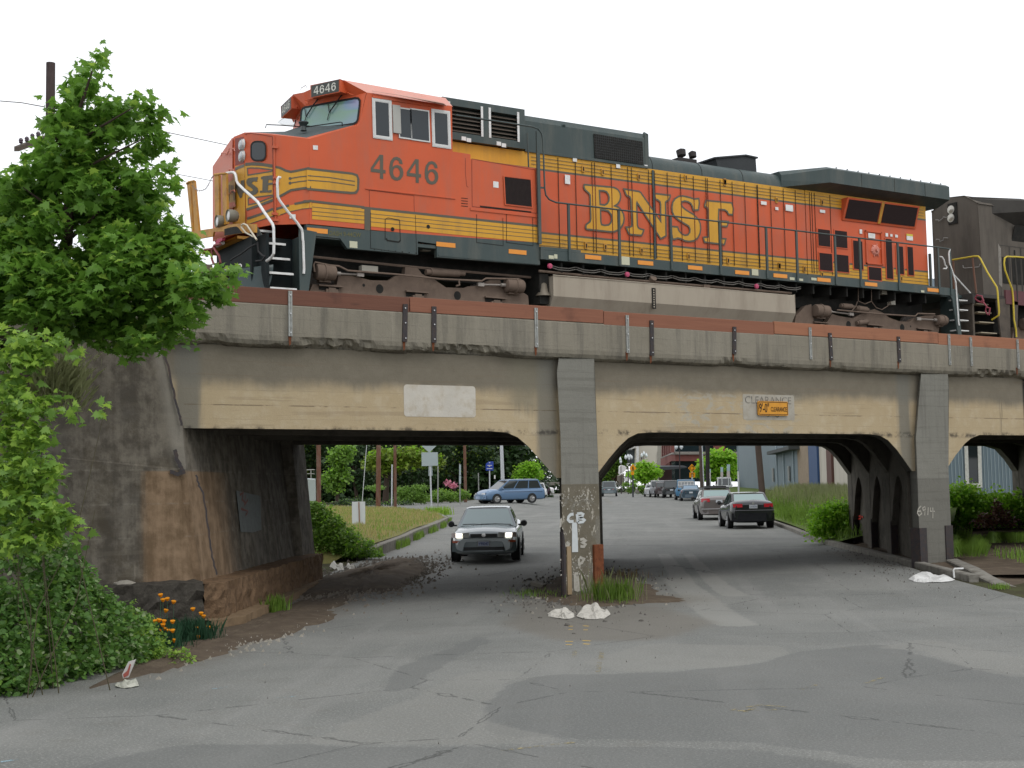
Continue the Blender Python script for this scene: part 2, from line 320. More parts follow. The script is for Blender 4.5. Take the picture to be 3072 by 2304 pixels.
M_WPANEL = mat('worn_white_paint_on_concrete', (.52,.49,.43), .9, .18, 2.5, dirt=(.36,.29,.19), dirt_amt=.6, bump=.01, bs=30, spec=.1)

# ---------------- the railway bridge ----------------
SK = .75                                       # skew: X shift per metre of Y
bridge = thing('railway_bridge', 'weathered concrete railway underpass with arched girders carrying the orange locomotive', 'bridge', (14.4, 24.5, 0))
def span_profile(Yp, dx):
    """soffit line (left to right) of the three visible spans, on the plane Y=20.8, shifted by dx"""
    pr = [(6.2, 3.11), (12.6, 3.10), (12.95, 3.08), (13.2, 2.99), (13.42, 2.83), (13.7, 2.56), (14.03, 2.24)]
    pr += [(14.9, 2.24), (15.25, 2.60), (15.5, 2.83), (15.72, 2.99), (15.95, 3.08), (16.3, 3.10), (22.3, 3.10), (22.62, 3.07), (22.87, 2.97), (23.15, 2.75), (23.6, 2.28)]
    pr += [(24.7, 2.28), (25.05, 2.62), (25.4, 2.90), (25.62, 3.02), (25.92, 3.10), (29.6, 3.10), (30.1, 3.0), (30.5, 2.7), (30.95, 2.25), (31.95, 2.25), (32.6, 2.9), (33.2, 3.1), (44, 3.1)]
    return [(x+dx, z) for x, z in pr]
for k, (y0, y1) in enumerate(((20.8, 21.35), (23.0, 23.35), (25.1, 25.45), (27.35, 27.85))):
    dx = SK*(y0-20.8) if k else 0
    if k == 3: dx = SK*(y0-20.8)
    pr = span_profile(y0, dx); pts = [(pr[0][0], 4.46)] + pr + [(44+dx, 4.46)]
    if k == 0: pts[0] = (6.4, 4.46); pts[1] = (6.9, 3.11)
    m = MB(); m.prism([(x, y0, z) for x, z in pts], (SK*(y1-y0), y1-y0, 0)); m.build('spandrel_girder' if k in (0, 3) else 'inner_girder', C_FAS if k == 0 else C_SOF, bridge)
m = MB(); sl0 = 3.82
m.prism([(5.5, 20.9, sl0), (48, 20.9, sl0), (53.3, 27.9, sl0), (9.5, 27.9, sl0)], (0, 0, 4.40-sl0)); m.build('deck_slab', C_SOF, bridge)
# parapet with coved lower edge, profile in Y-Z swept along X with small breaks of the arris
m = MB(); prof = [(20.62, 5.15), (20.60, 5.12), (20.60, 4.62), (20.61, 4.54), (20.65, 4.475), (20.74, 4.44), (20.86, 4.43), (20.86, 4.40), (21.0, 4.40), (21.0, 5.15)]
xs = list(np.arange(-14, 56, .055)); rr = np.random.default_rng(3); n = len(prof)
ch = np.convolve(rr.random(len(xs)), np.ones(5)/5, 'same'); bite = np.zeros(len(xs))
for cx, wd, dp in ((9.4, .5, .07), (9.9, .35, .05), (11.8, .5, .05), (12.2, .6, .08), (11.2, .3, .04), (7.4, .3, .04), (18.3, .35, .05), (26.0, .5, .06), (26.8, .6, .06), (21.2, .3, .03), (5.6, .5, .05)):
    bite += .75*dp*np.exp(-((np.array(xs)-cx)/wd)**4)
jr = rr.random((len(xs), 12)); jr = (jr+np.roll(jr, 1, 0))/2
for i, X in enumerate(xs):
    b = bite[i]*(0.15+1.5*rr.random()) + .014*rr.random()
    for j, (y, z) in enumerate(prof):
        if 2 <= j <= 5:
            b2_ = bite[i]*(.15+1.1*jr[i, j])+.008*jr[i, j]; m.v.append((X, y+b2_*(.3 if j == 2 else 1), z+b2_*(1.2 if j > 2 else .2)))
        else: m.v.append((X, y, z))
for i in range(len(xs)-1):
    for j in range(n): a = i*n+j; c = i*n+(j+1) % n; m.f.append((a, a+n, c+n, c)); m.m.append(0)
m.build('parapet', C_PAR, bridge)
m = MB(); m.box(-14, 60, 27.75, 28.0, 4.35, 5.15); m.build('parapet', C_SOF, bridge)
# piers: four columns each, joined by recessed web walls with pointed openings
def pier(name, x0, x1, x0t, x1t):
    m = MB(); m.prism([(x0, 20.66, -.15), (x1, 20.66, -.15), (x1, 20.66, 2.3), (x1t, 20.66, 4.2), (x1t-.02, 20.66, 4.46), (x0t, 20.66, 4.46), (x0t-.05, 20.66, 4.2), (x0, 20.66, 3.0)], (SK*.62, .62, 0))
    p = m.build('pier', C_PIER, bridge, bevel=.015)
    ys = [21.28, 22.95, 23.45, 25.05, 25.55, 27.3, 27.86]
    def sk(x, y): return x + SK*(y-20.8)
    m = MB()
    for a, b in ((1, 2), (3, 4), (5, 6)):
        y0, y1 = ys[a], ys[b]; q4 = [(sk(x0, y0), y0, -.15), (sk(x1, y0), y0, -.15), (sk(x1, y1), y1, -.15), (sk(x0, y1), y1, -.15)]; m.prism(q4, (0, 0, 3.9))
    for a, b in ((0, 1), (2, 3), (4, 5)):      # haunched head of each opening, following the skew
        y0, y1 = ys[a], ys[b]; w_ = y1-y0; pts = [(y0, 3.8), (y0, 1.0)]
        for t in np.linspace(0, 1, 15):
            zz = 1.0 + 1.2*(1-abs(2*t-1)**1.8); pts.append((y0+.06+(w_-.12)*t, zz))
        pts += [(y1, 1.0), (y1, 3.8)]
        vs = [(sk(x0+.01, y), y, z) for y, z in pts]; m.prism(vs, (x1-x0-.02, 0, 0))
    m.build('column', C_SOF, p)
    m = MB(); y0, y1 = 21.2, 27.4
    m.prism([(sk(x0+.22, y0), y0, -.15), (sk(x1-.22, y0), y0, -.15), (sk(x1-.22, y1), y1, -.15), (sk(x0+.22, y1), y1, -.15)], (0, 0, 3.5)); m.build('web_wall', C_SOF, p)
    return p
P1 = pier('pier', 14.05, 14.88, 14.05, 14.86); P2 = pier('pier', 23.60, 24.62, 23.86, 24.76); P3 = pier('pier', 30.9, 31.9, 30.9, 31.9)
# steel corner armour
m = MB(); m.box(14.715, 14.93, 20.60, 20.95, 0, .99); o = m.build('corner_armour', M_STAINR, P1, bevel=.01); o['label'] = 'rusty red steel plate on the right foot of the pier'
m = MB(); m.prism([(14.036, 20.63, 0), (14.075, 20.63, 0), (14.085, 20.63, .5), (14.10, 20.63, .9), (14.06, 20.63, 1.2), (14.036, 20.63, 1.3)], (0, .025, 0)); m.box(14.015, 14.035, 20.64, 20.70, 0, 1.25); m.box(14.125, 14.215, 20.635, 20.66, .1, .98, 1); m.build('corner_armour', [M_DKST, mat('weathered_plank', (.30,.22,.13), .9, .2, 8)], P1)
m = MB(); m.box(23.57, 23.80, 20.63, 20.9, .02, 1.02); m.build('corner_armour', M_DKST, P2); m = MB(); m.box(24.42, 24.66, 20.63, 20.9, .3, 1.05); m.build('corner_armour', M_DKST, P2)
for y in (22.93, 25.03, 27.28):
    m = MB(); m.box(23.57+SK*(y-20.8), 23.57+SK*(y-20.8)+.3, y-.02, y, -.1, 1.1); m.build('corner_armour', M_DKST, P2)
# sprayed marks on the piers
yf = 20.652
M_SPR = mat('white_spray_paint', (.52,.55,.55), .8, .1, 12); M_SPR2 = mat('faded_spray_paint', (.40,.38,.33), .85, .2, 12, dirt=(.2,.18,.14), dirt_amt=.6); M_SPRR = mat('red_spray_paint', (.50,.03,.015), .8, .1, 12)
def fy(x, y): return oY('M', x, y, yf)
m = MB()
for pts, w_ in ((((318,690),(295,694),(278,712),(274,735),(288,750),(318,748)), .055), (((345,690),(348,720),(352,755)), .06), (((345,688),(378,684),(394,692),(386,712),(352,720)), .05), (((352,722),(385,724),(404,738),(392,752),(352,756)), .05)):
    m.ribbon([fy(*p) for p in pts], w_, (0, -1, 0), closed=False)
m.poly([[fy(*p) for p in ((305,765),(315,757),(338,757),(345,766),(352,900),(354,990),(306,992),(306,900))]])
m.build('sprayed_letters_and_bar', M_SPR, P1)
m = MB()
for pts in (((235,895),(250,935),(275,945),(282,925),(262,912)), ((370,892),(395,887),(412,900),(388,915),(412,930),(400,948),(372,945)), ((365,1030),(400,1045),(385,1075),(362,1085),(360,1040))):
    m.ribbon([fy(*p) for p in pts], .05, (0, -1, 0), closed=False)
m.poly([[fy(*p) for p in ((318,1170),(330,1150),(355,1150),(365,1190),(378,1295),(350,1305),(322,1295))]]); m.poly([[fy(*p) for p in ((212,730),(228,718),(222,790),(208,800))]])
for _ in range(120):
    a, b = random.uniform(205, 480), random.triangular(495, 700, 560); k = random.uniform(2, 7)
    if random.random() < .4: a, b = random.uniform(215, 470), random.uniform(1005, 1180)
    m.poly([[fy(a+k*random.uniform(.5, 1.5)*cos(t), b+k*random.uniform(.5, 1.8)*sin(t)) for t in (0, 1, 2, 3, 4.2, 5.2)]])
m.build('faded_sprayed_marks', M_SPR2, P1)
m = MB()
def fk(x, y): return oY('K', x, y, yf)
for pts in (((1165,990),(1145,1010),(1138,1040),(1150,1060),(1168,1045),(1160,1025),(1142,1030)), ((1192,995),(1175,1005),(1180,1022),(1195,1015),(1195,1000),(1190,1058)), ((1215,1000),(1212,1055)), ((1232,1002),(1230,1028),(1262,1028)), ((1248,1002),(1248,1078))):
    m.ribbon([fk(*p) for p in pts], .028, (0, -1, 0), closed=False)
m.build('sprayed_number', M_SPR2, P2)
m = MB(); yy = 25.6
def sd(x, y):
    P = Vector((23.60+.2+SK*(26-20.8), 26, 1)); return oP('K', x, y, P, Vector((1, -SK, 0)).normalized())+Vector((-.02, 0.01, 0))
for pts in (((685,1060),(692,1092),(706,1098),(715,1070),(700,1068)), ((722,1062),(718,1085),(740,1078),(738,1062),(724,1064)), ((745,1065),(755,1070))):
    m.ribbon([sd(*p) for p in pts], .05, (1, -SK, 0), closed=False)
m.build('sprayed_number', M_SPRR, P2)
# timber ballast boards along the parapet and their steel brackets
bx = [(-14, 4.2), (4.215, 10.9), (10.915, 15.05), (15.065, 19.4), (19.415, 24.4), (24.415, 30.0), (30.015, 36), (36.015, 50)]
for i, (a, b) in enumerate(bx):
    m = MB(); dz = (0, .0, .01, -.01, .012, -.008, 0, 0)[i]; m.box(a, b, 20.60+.004*(i % 2), 20.66, 5.14+dz, 5.40+dz); m.build('timber_board', M_TIM[(2, 2, 0, 0, 1, 1, 1, 0)[i]], bridge, bevel=.006)
for xd, y0, y1, dk in ((627,628,726,0),(876,657,738,1),(938,662,740,1),(1158,665,750,0),(1355,681,762,0),(1408,692,768,1),(1587,706,765,1),(1750,707,776,0),(1793,719,778,1),(1941,727,782,1),(2050,722,788,0),(2097,728,790,0),(2198,733,796,0)):
    a = oY('D', xd, y0, 20.58); b = oY('D', xd, y1, 20.58); m = MB(); X = a.x; lean = .03*random.uniform(-1, 1) if dk else 0; wv = .045 if dk else .03
    for s_ in ((-1, 1) if not dk else (0,)):
        c = X+s_*.022; hw = .011 if not dk else wv
        m.prism([(c-hw, 20.575, a.z), (c+hw, 20.575, a.z), (c+hw+lean, 20.575, b.z), (c-hw+lean, 20.575, b.z)], (0, .024, 0))
    if not dk: m.box(X-.012, X+.012, 20.585, 20.598, b.z, a.z)
    for zz in (a.z-.07, (a.z+b.z)/2, b.z+.06): m.cyl((X+lean*.5, 20.575, zz), (X+lean*.5, 20.56, zz), .012, n=6, mi=1)
    br = m.build('bracket', [M_DKST if dk else M_GALV, M_CHR], bridge)
    if dk or random.random() < .5:
        m = MB(); m.poly([[(b.x-.03+lean, 20.596, b.z+.02), (b.x+.03+lean, 20.596, b.z+.02), (b.x+.018+lean, 20.596, b.z-.13), (b.x-.012+lean, 20.596, b.z-.16)]]); m.build('rust_run', M_STAINR, br)
# painted panels on the girders
def rr(x0, x1, z0, z1, r, y, n=5):
    out = []
    for cx, cz, a0 in ((x1-r, z1-r, 0), (x0+r, z1-r, 90), (x0+r, z0+r, 180), (x1-r, z0+r, 270)):
        out += [(cx+r*cos(radians(a0+90*i/n)), y, cz+r*sin(radians(a0+90*i/n))) for i in range(n+1)]
    return out
a = oY('D', 872, 829, 20.796); b = oY('D', 1028, 903, 20.796)
m = MB(); m.poly([rr(a.x, b.x, b.z+.01, a.z-.01, .06, 20.796)]); o = m.build('painted_panel', M_WPANEL, bridge); o['label'] = 'blank white painted panel on the left girder'
a = oY('D', 1604, 850, 20.796); b = oY('D', 1717, 909, 20.796)
m = MB(); m.poly([rr(a.x, b.x, b.z+.01, a.z-.01, .04, 20.796)]); PW = m.build('painted_panel', mat('worn_painted_panel', (.37,.345,.29), .9, .2, 3, dirt=(.26,.22,.16), dirt_amt=.6), bridge); PW['label'] = 'worn white painted panel behind the yellow clearance sign'
m = MB(); h = .15
text_on(m, 'CLEARANCE', (a.x+.06, 20.792, a.z-.05-h), (b.x-.09, 20.792, a.z-.05-h), (a.x+.06, 20.792, a.z-.05)); text_on(m, '9-0', (a.x+.62, 20.792, b.z+.06), (a.x+1.0, 20.792, b.z+.06), (a.x+.62, 20.792, b.z+.22)); m.build('painted_letters', mat('faded_black_lettering', (.14,.13,.115), .9, .5, 5, dirt=(.33,.31,.26), dirt_amt=.9), PW)
# abutment, wing wall and footing
ab = thing('abutment_wall', 'dark stained concrete abutment and wing wall under the left end of the bridge', 'wall', (5, 20.5, 0))
m = MB()
vs = [(-6, 20.45, -.2), (7.05, 20.35, -.2), (7.0, 20.42, .7), (6.78, 20.50, 2.44), (6.9, 20.52, 2.46), (6.86, 20.58, 3.12), (6.5, 20.58, 4.43), (5.5, 20.58, 4.43), (4.4, 20.56, 4.05), (3.6, 20.54, 3.5), (2.6, 20.52, 2.9), (-6, 20.5, 2.2)]
m.prism(vs, (0, .9, 0)); m.build('wing_wall', C_ABU, ab)
def abx(Y, top): return (6.93 if top else 7.42) + .667*(Y-20.8)
m = MB(); Y0, Y1 = 20.62, 28.3
m.add([(abx(Y0,0),Y0,-.2),(abx(Y1,0),Y1,-.2),(abx(Y1,1),Y1,3.3),(abx(Y0,1),Y0,3.3),(abx(Y0,0)-1.5,Y0,-.2),(abx(Y1,0)-1.5,Y1,-.2),(abx(Y1,1)-1.5,Y1,4.4),(abx(Y0,1)-1.5,Y0,4.4)], [(0,1,2,3),(0,3,7,4),(1,5,6,2),(3,2,6,7),(4,7,6,5),(0,4,5,1)])
for Yb in (21.9,):
    pass
m.build('breast_wall', C_ABU, ab)
# far pilaster of the abutment
m = MB(); Yp = 27.2; m.prism([(abx(Yp,0)+.12,Yp,-.1),(abx(Yp+1.2,0)+.12,Yp+1.2,-.1),(abx(Yp+1.2,0)-1.2,Yp+1.2,-.1),(abx(Yp,0)-1.2,Yp,-.1)], (-.42, 0, 4.3)); m.build('pilaster', C_ABU, ab)
def wf(x, y):
    p = oY('S', x, y, 20.45)
    for _ in range(3): p = oY('S', x, y, 20.33+.055*max(0, p.z))
    return p+Vector((0,-.006,0))
for pts, w_ in (((700,60),(728,140),(745,230),(762,300),(778,360),(785,400)), .035), (((755,505),(765,540),(778,575),(795,600),(770,608),(735,600)), .06), (((848,615),(862,660),(880,700),(893,790),(905,880),(918,970),(938,1045)), .028):
    Pk = [wf(*p) for p in pts]; Pj = []
    for a_, b_ in zip(Pk, Pk[1:]):
        for k in range(4): Pj.append(a_.lerp(b_, k/4)+Vector((random.uniform(-.012,.012), 0, random.uniform(-.01,.01))))
    m = MB(); m.ribbon(Pj+[Pk[-1]], w_, (0,-1,0), closed=False); m.build('crack', M_DKST, ab)
# graffiti patch on the breast wall
def bw(x, y): 
    P = Vector((abx(22, 0), 22, 0)); n_ = (Vector((abx(23,0),23,0))-P).cross(Vector((abx(22,1),22,3.3))-P).normalized()
    if n_.x < 0: n_ = -n_
    return oP('S', x, y, P, n_)+n_*.01
m = MB(); m.poly([[bw(*p) for p in ((1020,680),(1060,690),(1125,705),(1130,850),(1095,862),(1040,860))]]); o = m.build('painted_patch', mat('blue_grey_overpaint', (.13,.145,.14), .9, .2, 5, dirt=(.07,.06,.05), dirt_amt=.5), ab)
m = MB()
for pts in (((1035,700),(1050,690),(1045,720),(1060,735)), ((1060,700),(1055,745),(1070,720)), ((1040,760),(1070,770),(1060,790))): m.ribbon([bw(*p)+Vector((.004,-.004,0)) for p in pts], .05, (1,-.6,0), closed=False)
m.build('sprayed_scrawl', mat('dull_red_scrawl', (.16,.07,.06), .9, .2, 9), o)
# crumbling footing: rough blocks along the foot
def rough_block(pts, z0, z1, amp, name, mtl, parent, nz=7, step=.12, seed=1, topw=.9):
    """pts: plan polyline of the exposed face; block goes back to the left by topw"""
    r_ = np.random.default_rng(seed); P = [Vector((x, y, 0)) for x, y in pts]; line = []
    for a, b in zip(P, P[1:]):
        k = max(1, int((b-a).length/step)); line += [a.lerp(b, i/k) for i in range(k)]
    line.append(P[-1]); mm = MB(); n = len(line)
    for i, p in enumerate(line):
        t = (line[min(i+1, n-1)]-line[max(i-1, 0)]).normalized(); nm = Vector((t.y, -t.x, 0))
        for j in range(nz+2):
            if j <= nz: q_ = p + nm*(amp*(r_.random()-.5)*2) + Vector((0, 0, z0+(z1-z0)*j/nz + (amp*(r_.random()-.5) if 0 < j else 0)))
            else: q_ = p - nm*topw + Vector((0, 0, z1+.03*r_.random()))
            mm.v.append(tuple(q_))
    k = nz+2
    for i in range(n-1):
        for j in range(k-1): mm.f.append((i*k+j, (i+1)*k+j, (i+1)*k+j+1, i*k+j+1)); mm.m.append(0)
    return mm.build(name, mtl, parent)
C_BLK = mat('blackened_footing_concrete', (.05,.045,.038), .95, .4, 4, dirt=(.12,.11,.09), dirt_amt=.5, bump=.06, bs=16, spec=.1)
rough_block([(-3, 20.0), (6.98, 19.95)], -.15, .74, .045, 'footing', C_BLK, ab, seed=2, topw=.6)
rough_block([(6.98, 19.95), (7.35, 20.1), (7.35+.667*7.6, 27.7)], -.15, .70, .03, 'footing', C_ROUGH, ab, seed=5, topw=.7)
rough_block([(7.02, 19.72), (7.35, 19.85), (7.75, 20.2), (7.75+.64*7, 27.2)], -.15, .17, .008, 'footing_slab', C_LEDGE, ab, nz=3, seed=6, topw=.6)
# yellow clearance sign
a = oY('D', 1637, 866, 20.75); b = oY('D', 1703, 898, 20.75); x0, x1, z1, z0 = a.x, b.x, a.z, b.z
m = MB(); m.prism(rr(x0, x1, z0, z1, .03, 20.75), (0, .02, 0)); sg = m.build('clearance_sign', mat('sign_yellow', (.62,.27,.01), .45, .08, 4, dirt=(.4,.15,.02), dirt_amt=.3)); tag(sg, 'small yellow clearance sign reading 9-0 clearance over the right road lane', 'sign')
m = MB(); m.ribbon([p for p in rr(x0+.02, x1-.02, z0+.02, z1-.02, .02, 20.747)], .012, (0, -1, 0))
ht = z1-z0; text_on(m, "9'-0\"", (x0+.035, 20.746, z0+ht*.20), (x0+.30, 20.746, z0+ht*.20), (x0+.035, 20.746, z1-ht*.14), 0, .01); text_on(m, 'CLEARANCE', (x0+.35, 20.746, z0+ht*.28), (x1-.04, 20.746, z0+ht*.28), (x0+.35, 20.746, z0+ht*.60), 0, .01)
m.cyl((x0+.012, 20.748, (z0+z1)/2), (x0+.012, 20.742, (z0+z1)/2), .008, n=8)
m.build('sign_lettering', M_BLK, sg)
# ---------------- ground, road ----------------
def asphalt(name, c0, c1, speck=.5, brown=.25):
    m, nt, b = newmat(name); x = NX(nt); p, X, Y, Z = x.pos()
    big = x.noise(p, .35, 6, .6, .4); mid = x.noise(p, 2.2, 6, .65); fine = x.noise(p, 38, 3, .7); v = x.vor(p, 55)
    c = x.mix(x.ss(big, .35, .65), c0, c1); c = x.mix(x.m('MULTIPLY', x.ss(mid, .5, .75), brown), c, (.10,.088,.068))
    c = x.mix(x.m('MULTIPLY', x.ss(fine, .50, .70), speck), c, (.36,.355,.33)); c = x.mix(x.m('MULTIPLY', x.ss(v, .28, .05), .5), c, (.035,.035,.035))
    # tyre-polished tracks and damp grime along the traffic direction
    sx = x.m('SUBTRACT', x.m('MULTIPLY', X, .793), x.m('MULTIPLY', Y, .609)); cm = x.nt.nodes.new('ShaderNodeCombineXYZ'); nt.links.new(sx, cm.inputs[0]); nt.links.new(x.m('MULTIPLY', x.m('ADD', x.m('MULTIPLY', X, .609), x.m('MULTIPLY', Y, .793)), .05), cm.inputs[1])
    tr = x.noise(cm.outputs[0], 1.1, 4, .6); c = x.mix(x.m('MULTIPLY', x.ss(tr, .5, .7), .28), c, (.27,.265,.25))
    def att(nm): n = nt.nodes.new('ShaderNodeAttribute'); n.attribute_name = nm; return n.outputs['Fac']
    ed_ = x.m('MULTIPLY', x.m('SUBTRACT', x.noise(p, 5, 6, .75), .5), .9)
    if name == 'old_asphalt':
        k = x.ss(x.m('ADD', att('dark'), ed_), .42, .58); c = x.mix(x.m('MULTIPLY', k, .48), c, x.mix(fine, (.088,.092,.088), (.135,.138,.132)))
        k = x.ss(x.m('ADD', att('streak'), ed_), .36, .62); c = x.mix(x.m('MULTIPLY', k, .65), c, x.mix(fine, (.20,.20,.18), (.30,.295,.27))); k = x.ss(x.m('ADD', att('pale'), ed_), .36, .62); c = x.mix(x.m('MULTIPLY', k, .42), c, x.mix(fine, (.165,.165,.148), (.275,.27,.245)))
        k = x.ss(x.m('ADD', att('brown'), ed_), .2, .9); c = x.mix(x.m('MULTIPLY', k, .6), c, x.mix(mid, (.115,.10,.078), (.16,.145,.12)))
    ck = x.vor(x.scale(p, (.28, .28, .28)), 1.0, 'DISTANCE_TO_EDGE'); wob = x.m('ADD', ck, x.m('MULTIPLY', x.m('SUBTRACT', mid, .5), .05))
    c = x.mix(x.m('MULTIPLY', x.ss(x.m('ABSOLUTE', wob), .003, .0008), .55), c, (.03,.03,.028))
    nt.links.new(c, b.inputs['Base Color']); b.inputs['Roughness'].default_value = .88; b.inputs['Specular IOR Level'].default_value = .25
    nt.links.new(x.bump(x.m('ADD', fine, v), .5, .012), b.inputs['Normal']); return m
A_ROAD = asphalt('old_asphalt', (.140,.144,.134), (.182,.184,.170), .6)
A_DARK = asphalt('newer_dark_asphalt', (.108,.112,.108), (.132,.135,.129), .4, .12)
A_PALE = asphalt('worn_pale_asphalt', (.165,.165,.150), (.195,.193,.176), .6, .3)
M_DIRT = mat('brown_dirt', (.088,.068,.05), .95, .35, 1.8, dirt=(.15,.12,.085), dirt_amt=.6, bump=.03, bs=20, spec=.1)
M_SOIL = mat('dark_soil_verge', (.05,.045,.025), .95, .35, 1.2, dirt=(.07,.09,.03), dirt_amt=.6, bump=.03, bs=10, spec=.1)
M_PAV = asphalt('grey_paving', (.16,.155,.14), (.21,.20,.185), .4, .3)
M_CURB = mat('old_curb_concrete', (.21,.20,.175), .95, .2, 3, dirt=(.08,.07,.055), dirt_amt=.7, bump=.02, bs=25, spec=.1)
def RS(r, s): return (r*.609+s*.793, r*.793-s*.609)
def zr(r):
    for (a, za), (b, zb) in zip(GP, GP[1:]):
        if r <= b: return za+(zb-za)*max(0, (r-a))/(b-a)
    return GP[-1][1]
def strip_sheet(name, rs, sl, sr, up, mtl, ns=1, extra=None):
    m = MB(); allr = sorted(set([r for r in rs] + [a for a, _ in GP if rs[0] < a < rs[-1]]))
    for r in allr:
        L = np.interp(r, rs, sl); R_ = np.interp(r, rs, sr)
        for i in range(ns+1):
            s = L+(R_-L)*i/ns; X, Y = RS(r, s); m.v.append((X, Y, zr(r)+up+(extra(r, s, i/ns) if extra else 0)))
    k = ns+1
    for i in range(len(allr)-1):
        for j in range(ns): m.f.append((i*k+j, i*k+j+1, (i+1)*k+j+1, (i+1)*k+j)); m.m.append(0)
    return struct(m.build(name, mtl))
strip_sheet('ground', [-60, 24, 30, 34, 50, 85, 123, 158, 600], [-500]*9, [500]*9, -.016, M_SOIL)
ROAD_R = [-40, 10, 14, 17, 20, 24, 30, 38, 47.7, 56, 64, 72, 82, 91, 94, 97, 103, 110, 118, 126, 133, 140, 170, 215]; ROAD_L = [-40, -9, -7.5, -6.6, -6.6, -7.4, -7.3, -7.3, -7.9, -8.4, -9.1, -10.6, -13.4, -16.4, -16.1, -16, -15.8, -15.5, -15.5, -15.5, -15.5, -15.5, -15.5, -16]; ROAD_Rt = [60, 60, 60, 60, 40, 6.6, 6.0, 5.3, 5.25, 5.3, 5.35, 5.4, 5.5, 5.7, 5.75, 5.8, 5.9, 6, 6.05, 6.1, 6.15, 6.2, 6.4, 7]
R0_, R1_ = 3.0, 36.0
rL = lambda r: float(np.interp(r, ROAD_R, ROAD_L)); rR = lambda r: float(np.interp(r, ROAD_R, ROAD_Rt))
strip_sheet('road', [-40, -10, R0_], [rL(-40), rL(-10), rL(R0_)], [60]*3, 0, A_ROAD)
strip_sheet('road', [R1_]+[r for r in ROAD_R if r > R1_], [rL(R1_)]+[rL(r) for r in ROAD_R if r > R1_], [rR(R1_)]+[rR(r) for r in ROAD_R if r > R1_], 0, A_ROAD, ns=30, extra=lambda r, s, t: pad(r, s))
strip_sheet('road', [R0_, 10, 17, 20, 23.2], [12]*5, [60, 60, 60, 40, 12.01], 0, A_ROAD)
# near road as a fine grid carrying where the repairs and worn tracks lie
nr, ns_ = 300, 170; rr_g = np.linspace(R0_, R1_, nr+1); Rg = np.repeat(rr_g[:, None], ns_+1, 1); Lg = np.array([rL(r) for r in rr_g])[:, None]; Tg = np.array([min(12, rR(r)) for r in rr_g])[:, None]
Sg = Lg+(Tg-Lg)*np.linspace(0, 1, ns_+1)[None, :]
def inpoly(P):
    m_ = np.zeros(Rg.shape, bool); n = len(P)
    for k in range(n):
        (a, b), (c, d) = P[k], P[(k+1) % n]
        cond = ((b > Sg) != (d > Sg)); t = (Sg-b)/((d-b) if abs(d-b) > 1e-9 else 1e-9)*(c-a)+a; m_ ^= cond & (Rg < t)
    return m_.astype(float)
def blur(a, n=1):
    for _ in range(n):
        a = (np.roll(a, 1, 0)+a+np.roll(a, -1, 0))/3; a = (np.roll(a, 1, 1)+a+np.roll(a, -1, 1))/3
    return a
def RSpx(f, pts): return [(p.x*.609+p.y*.793, p.x*.793-p.y*.609) for p in (oG(f, x, y) for x, y in pts)]
dark = sum(inpoly(RSpx('D', p)) for p in ([(160,1659),(375,1608),(640,1610),(1000,1612),(1400,1612),(1640,1622),(1900,1662),(1960,1720),(1960,1900),(-200,1900),(-100,1720)], [(1055,1575),(1040,1535),(1090,1480),(1180,1458),(1450,1452),(1650,1432),(1720,1408),(1900,1390),(2080,1440),(2300,1470),(2600,1640),(1900,1640),(1640,1605),(1240,1595),(1100,1590)], [(820,1500),(850,1450),(900,1425),(970,1400),(1040,1370),(1060,1385),(980,1425),(930,1455),(880,1490)]))
pale = sum(inpoly(RSpx('D', p)) for p in ([(1260,1430),(1400,1390),(1700,1395),(1705,1412),(1600,1440),(1330,1452)], [(640,1608),(860,1520),(1020,1450),(1140,1450),(1090,1480),(1040,1530),(1060,1560),(1200,1590),(1180,1608)], [(1880,1400),(1990,1405),(2080,1440),(2212,1470),(2212,1420),(2000,1380)]))
brown = sum(inpoly(RSpx('D', p)) for p in ([(1130,1300),(1420,1310),(1560,1345),(1420,1385),(1200,1385),(1080,1350)], [(430,1430),(700,1320),(760,1300),(700,1290),(560,1320),(480,1380)]))
streak = 0*pale
for rc, sc_, a_, b_ in ((27.4,-1.03,3.6,1.15),(30.2,-6.0,4.6,1.1),(21.8,-5.9,4.5,.75),(17.7,-5.9,2.8,.6),(24.7,-.54,1.2,1.5),(38,5.6,6,.9)): brown = np.maximum(brown, np.exp(-1.1*(((Rg-rc)/(a_*1.25))**2+((Sg-sc_)/(b_*1.35))**2)**1.5))
for pl, w0, w1 in (([(850,790),(900,870),(985,950),(1060,1050),(1100,1110),(1150,1170),(1180,1235)], .10, .26), ([(1120,1200),(1200,1270),(1260,1310),(1330,1370),(1420,1450),(1520,1520),(1600,1560)], .26, .30), ([(1215,1000),(1280,1070),(1350,1140),(1420,1215),(1500,1280),(1590,1330)], .12, .26)):
    Q_ = RSpx('M', pl)
    for k in range(len(Q_)-1):
        a, b = np.array(Q_[k]), np.array(Q_[k+1]); ab = b-a; t = np.clip(((Rg-a[0])*ab[0]+(Sg-a[1])*ab[1])/(ab@ab), 0, 1); d = np.hypot(Rg-a[0]-t*ab[0], Sg-a[1]-t*ab[1]); wv = w0+(w1-w0)*k/len(Q_); streak = np.maximum(streak, 1.2*np.exp(-(d/(1.15*wv))**2))
dark, pale, brown = blur(np.clip(dark, 0, 1), 1), blur(np.clip(pale, 0, 1.2), 1), blur(np.clip(brown, 0, 1), 7)
Xg, Yg = Rg*.609+Sg*.793, Rg*.793-Sg*.609; Zg = np.array([zr(r) for r in rr_g])[:, None]+0*Rg; co = np.stack([Xg, Yg, Zg], -1).reshape(-1, 3); idx = np.arange((nr+1)*(ns_+1)).reshape(nr+1, ns_+1)
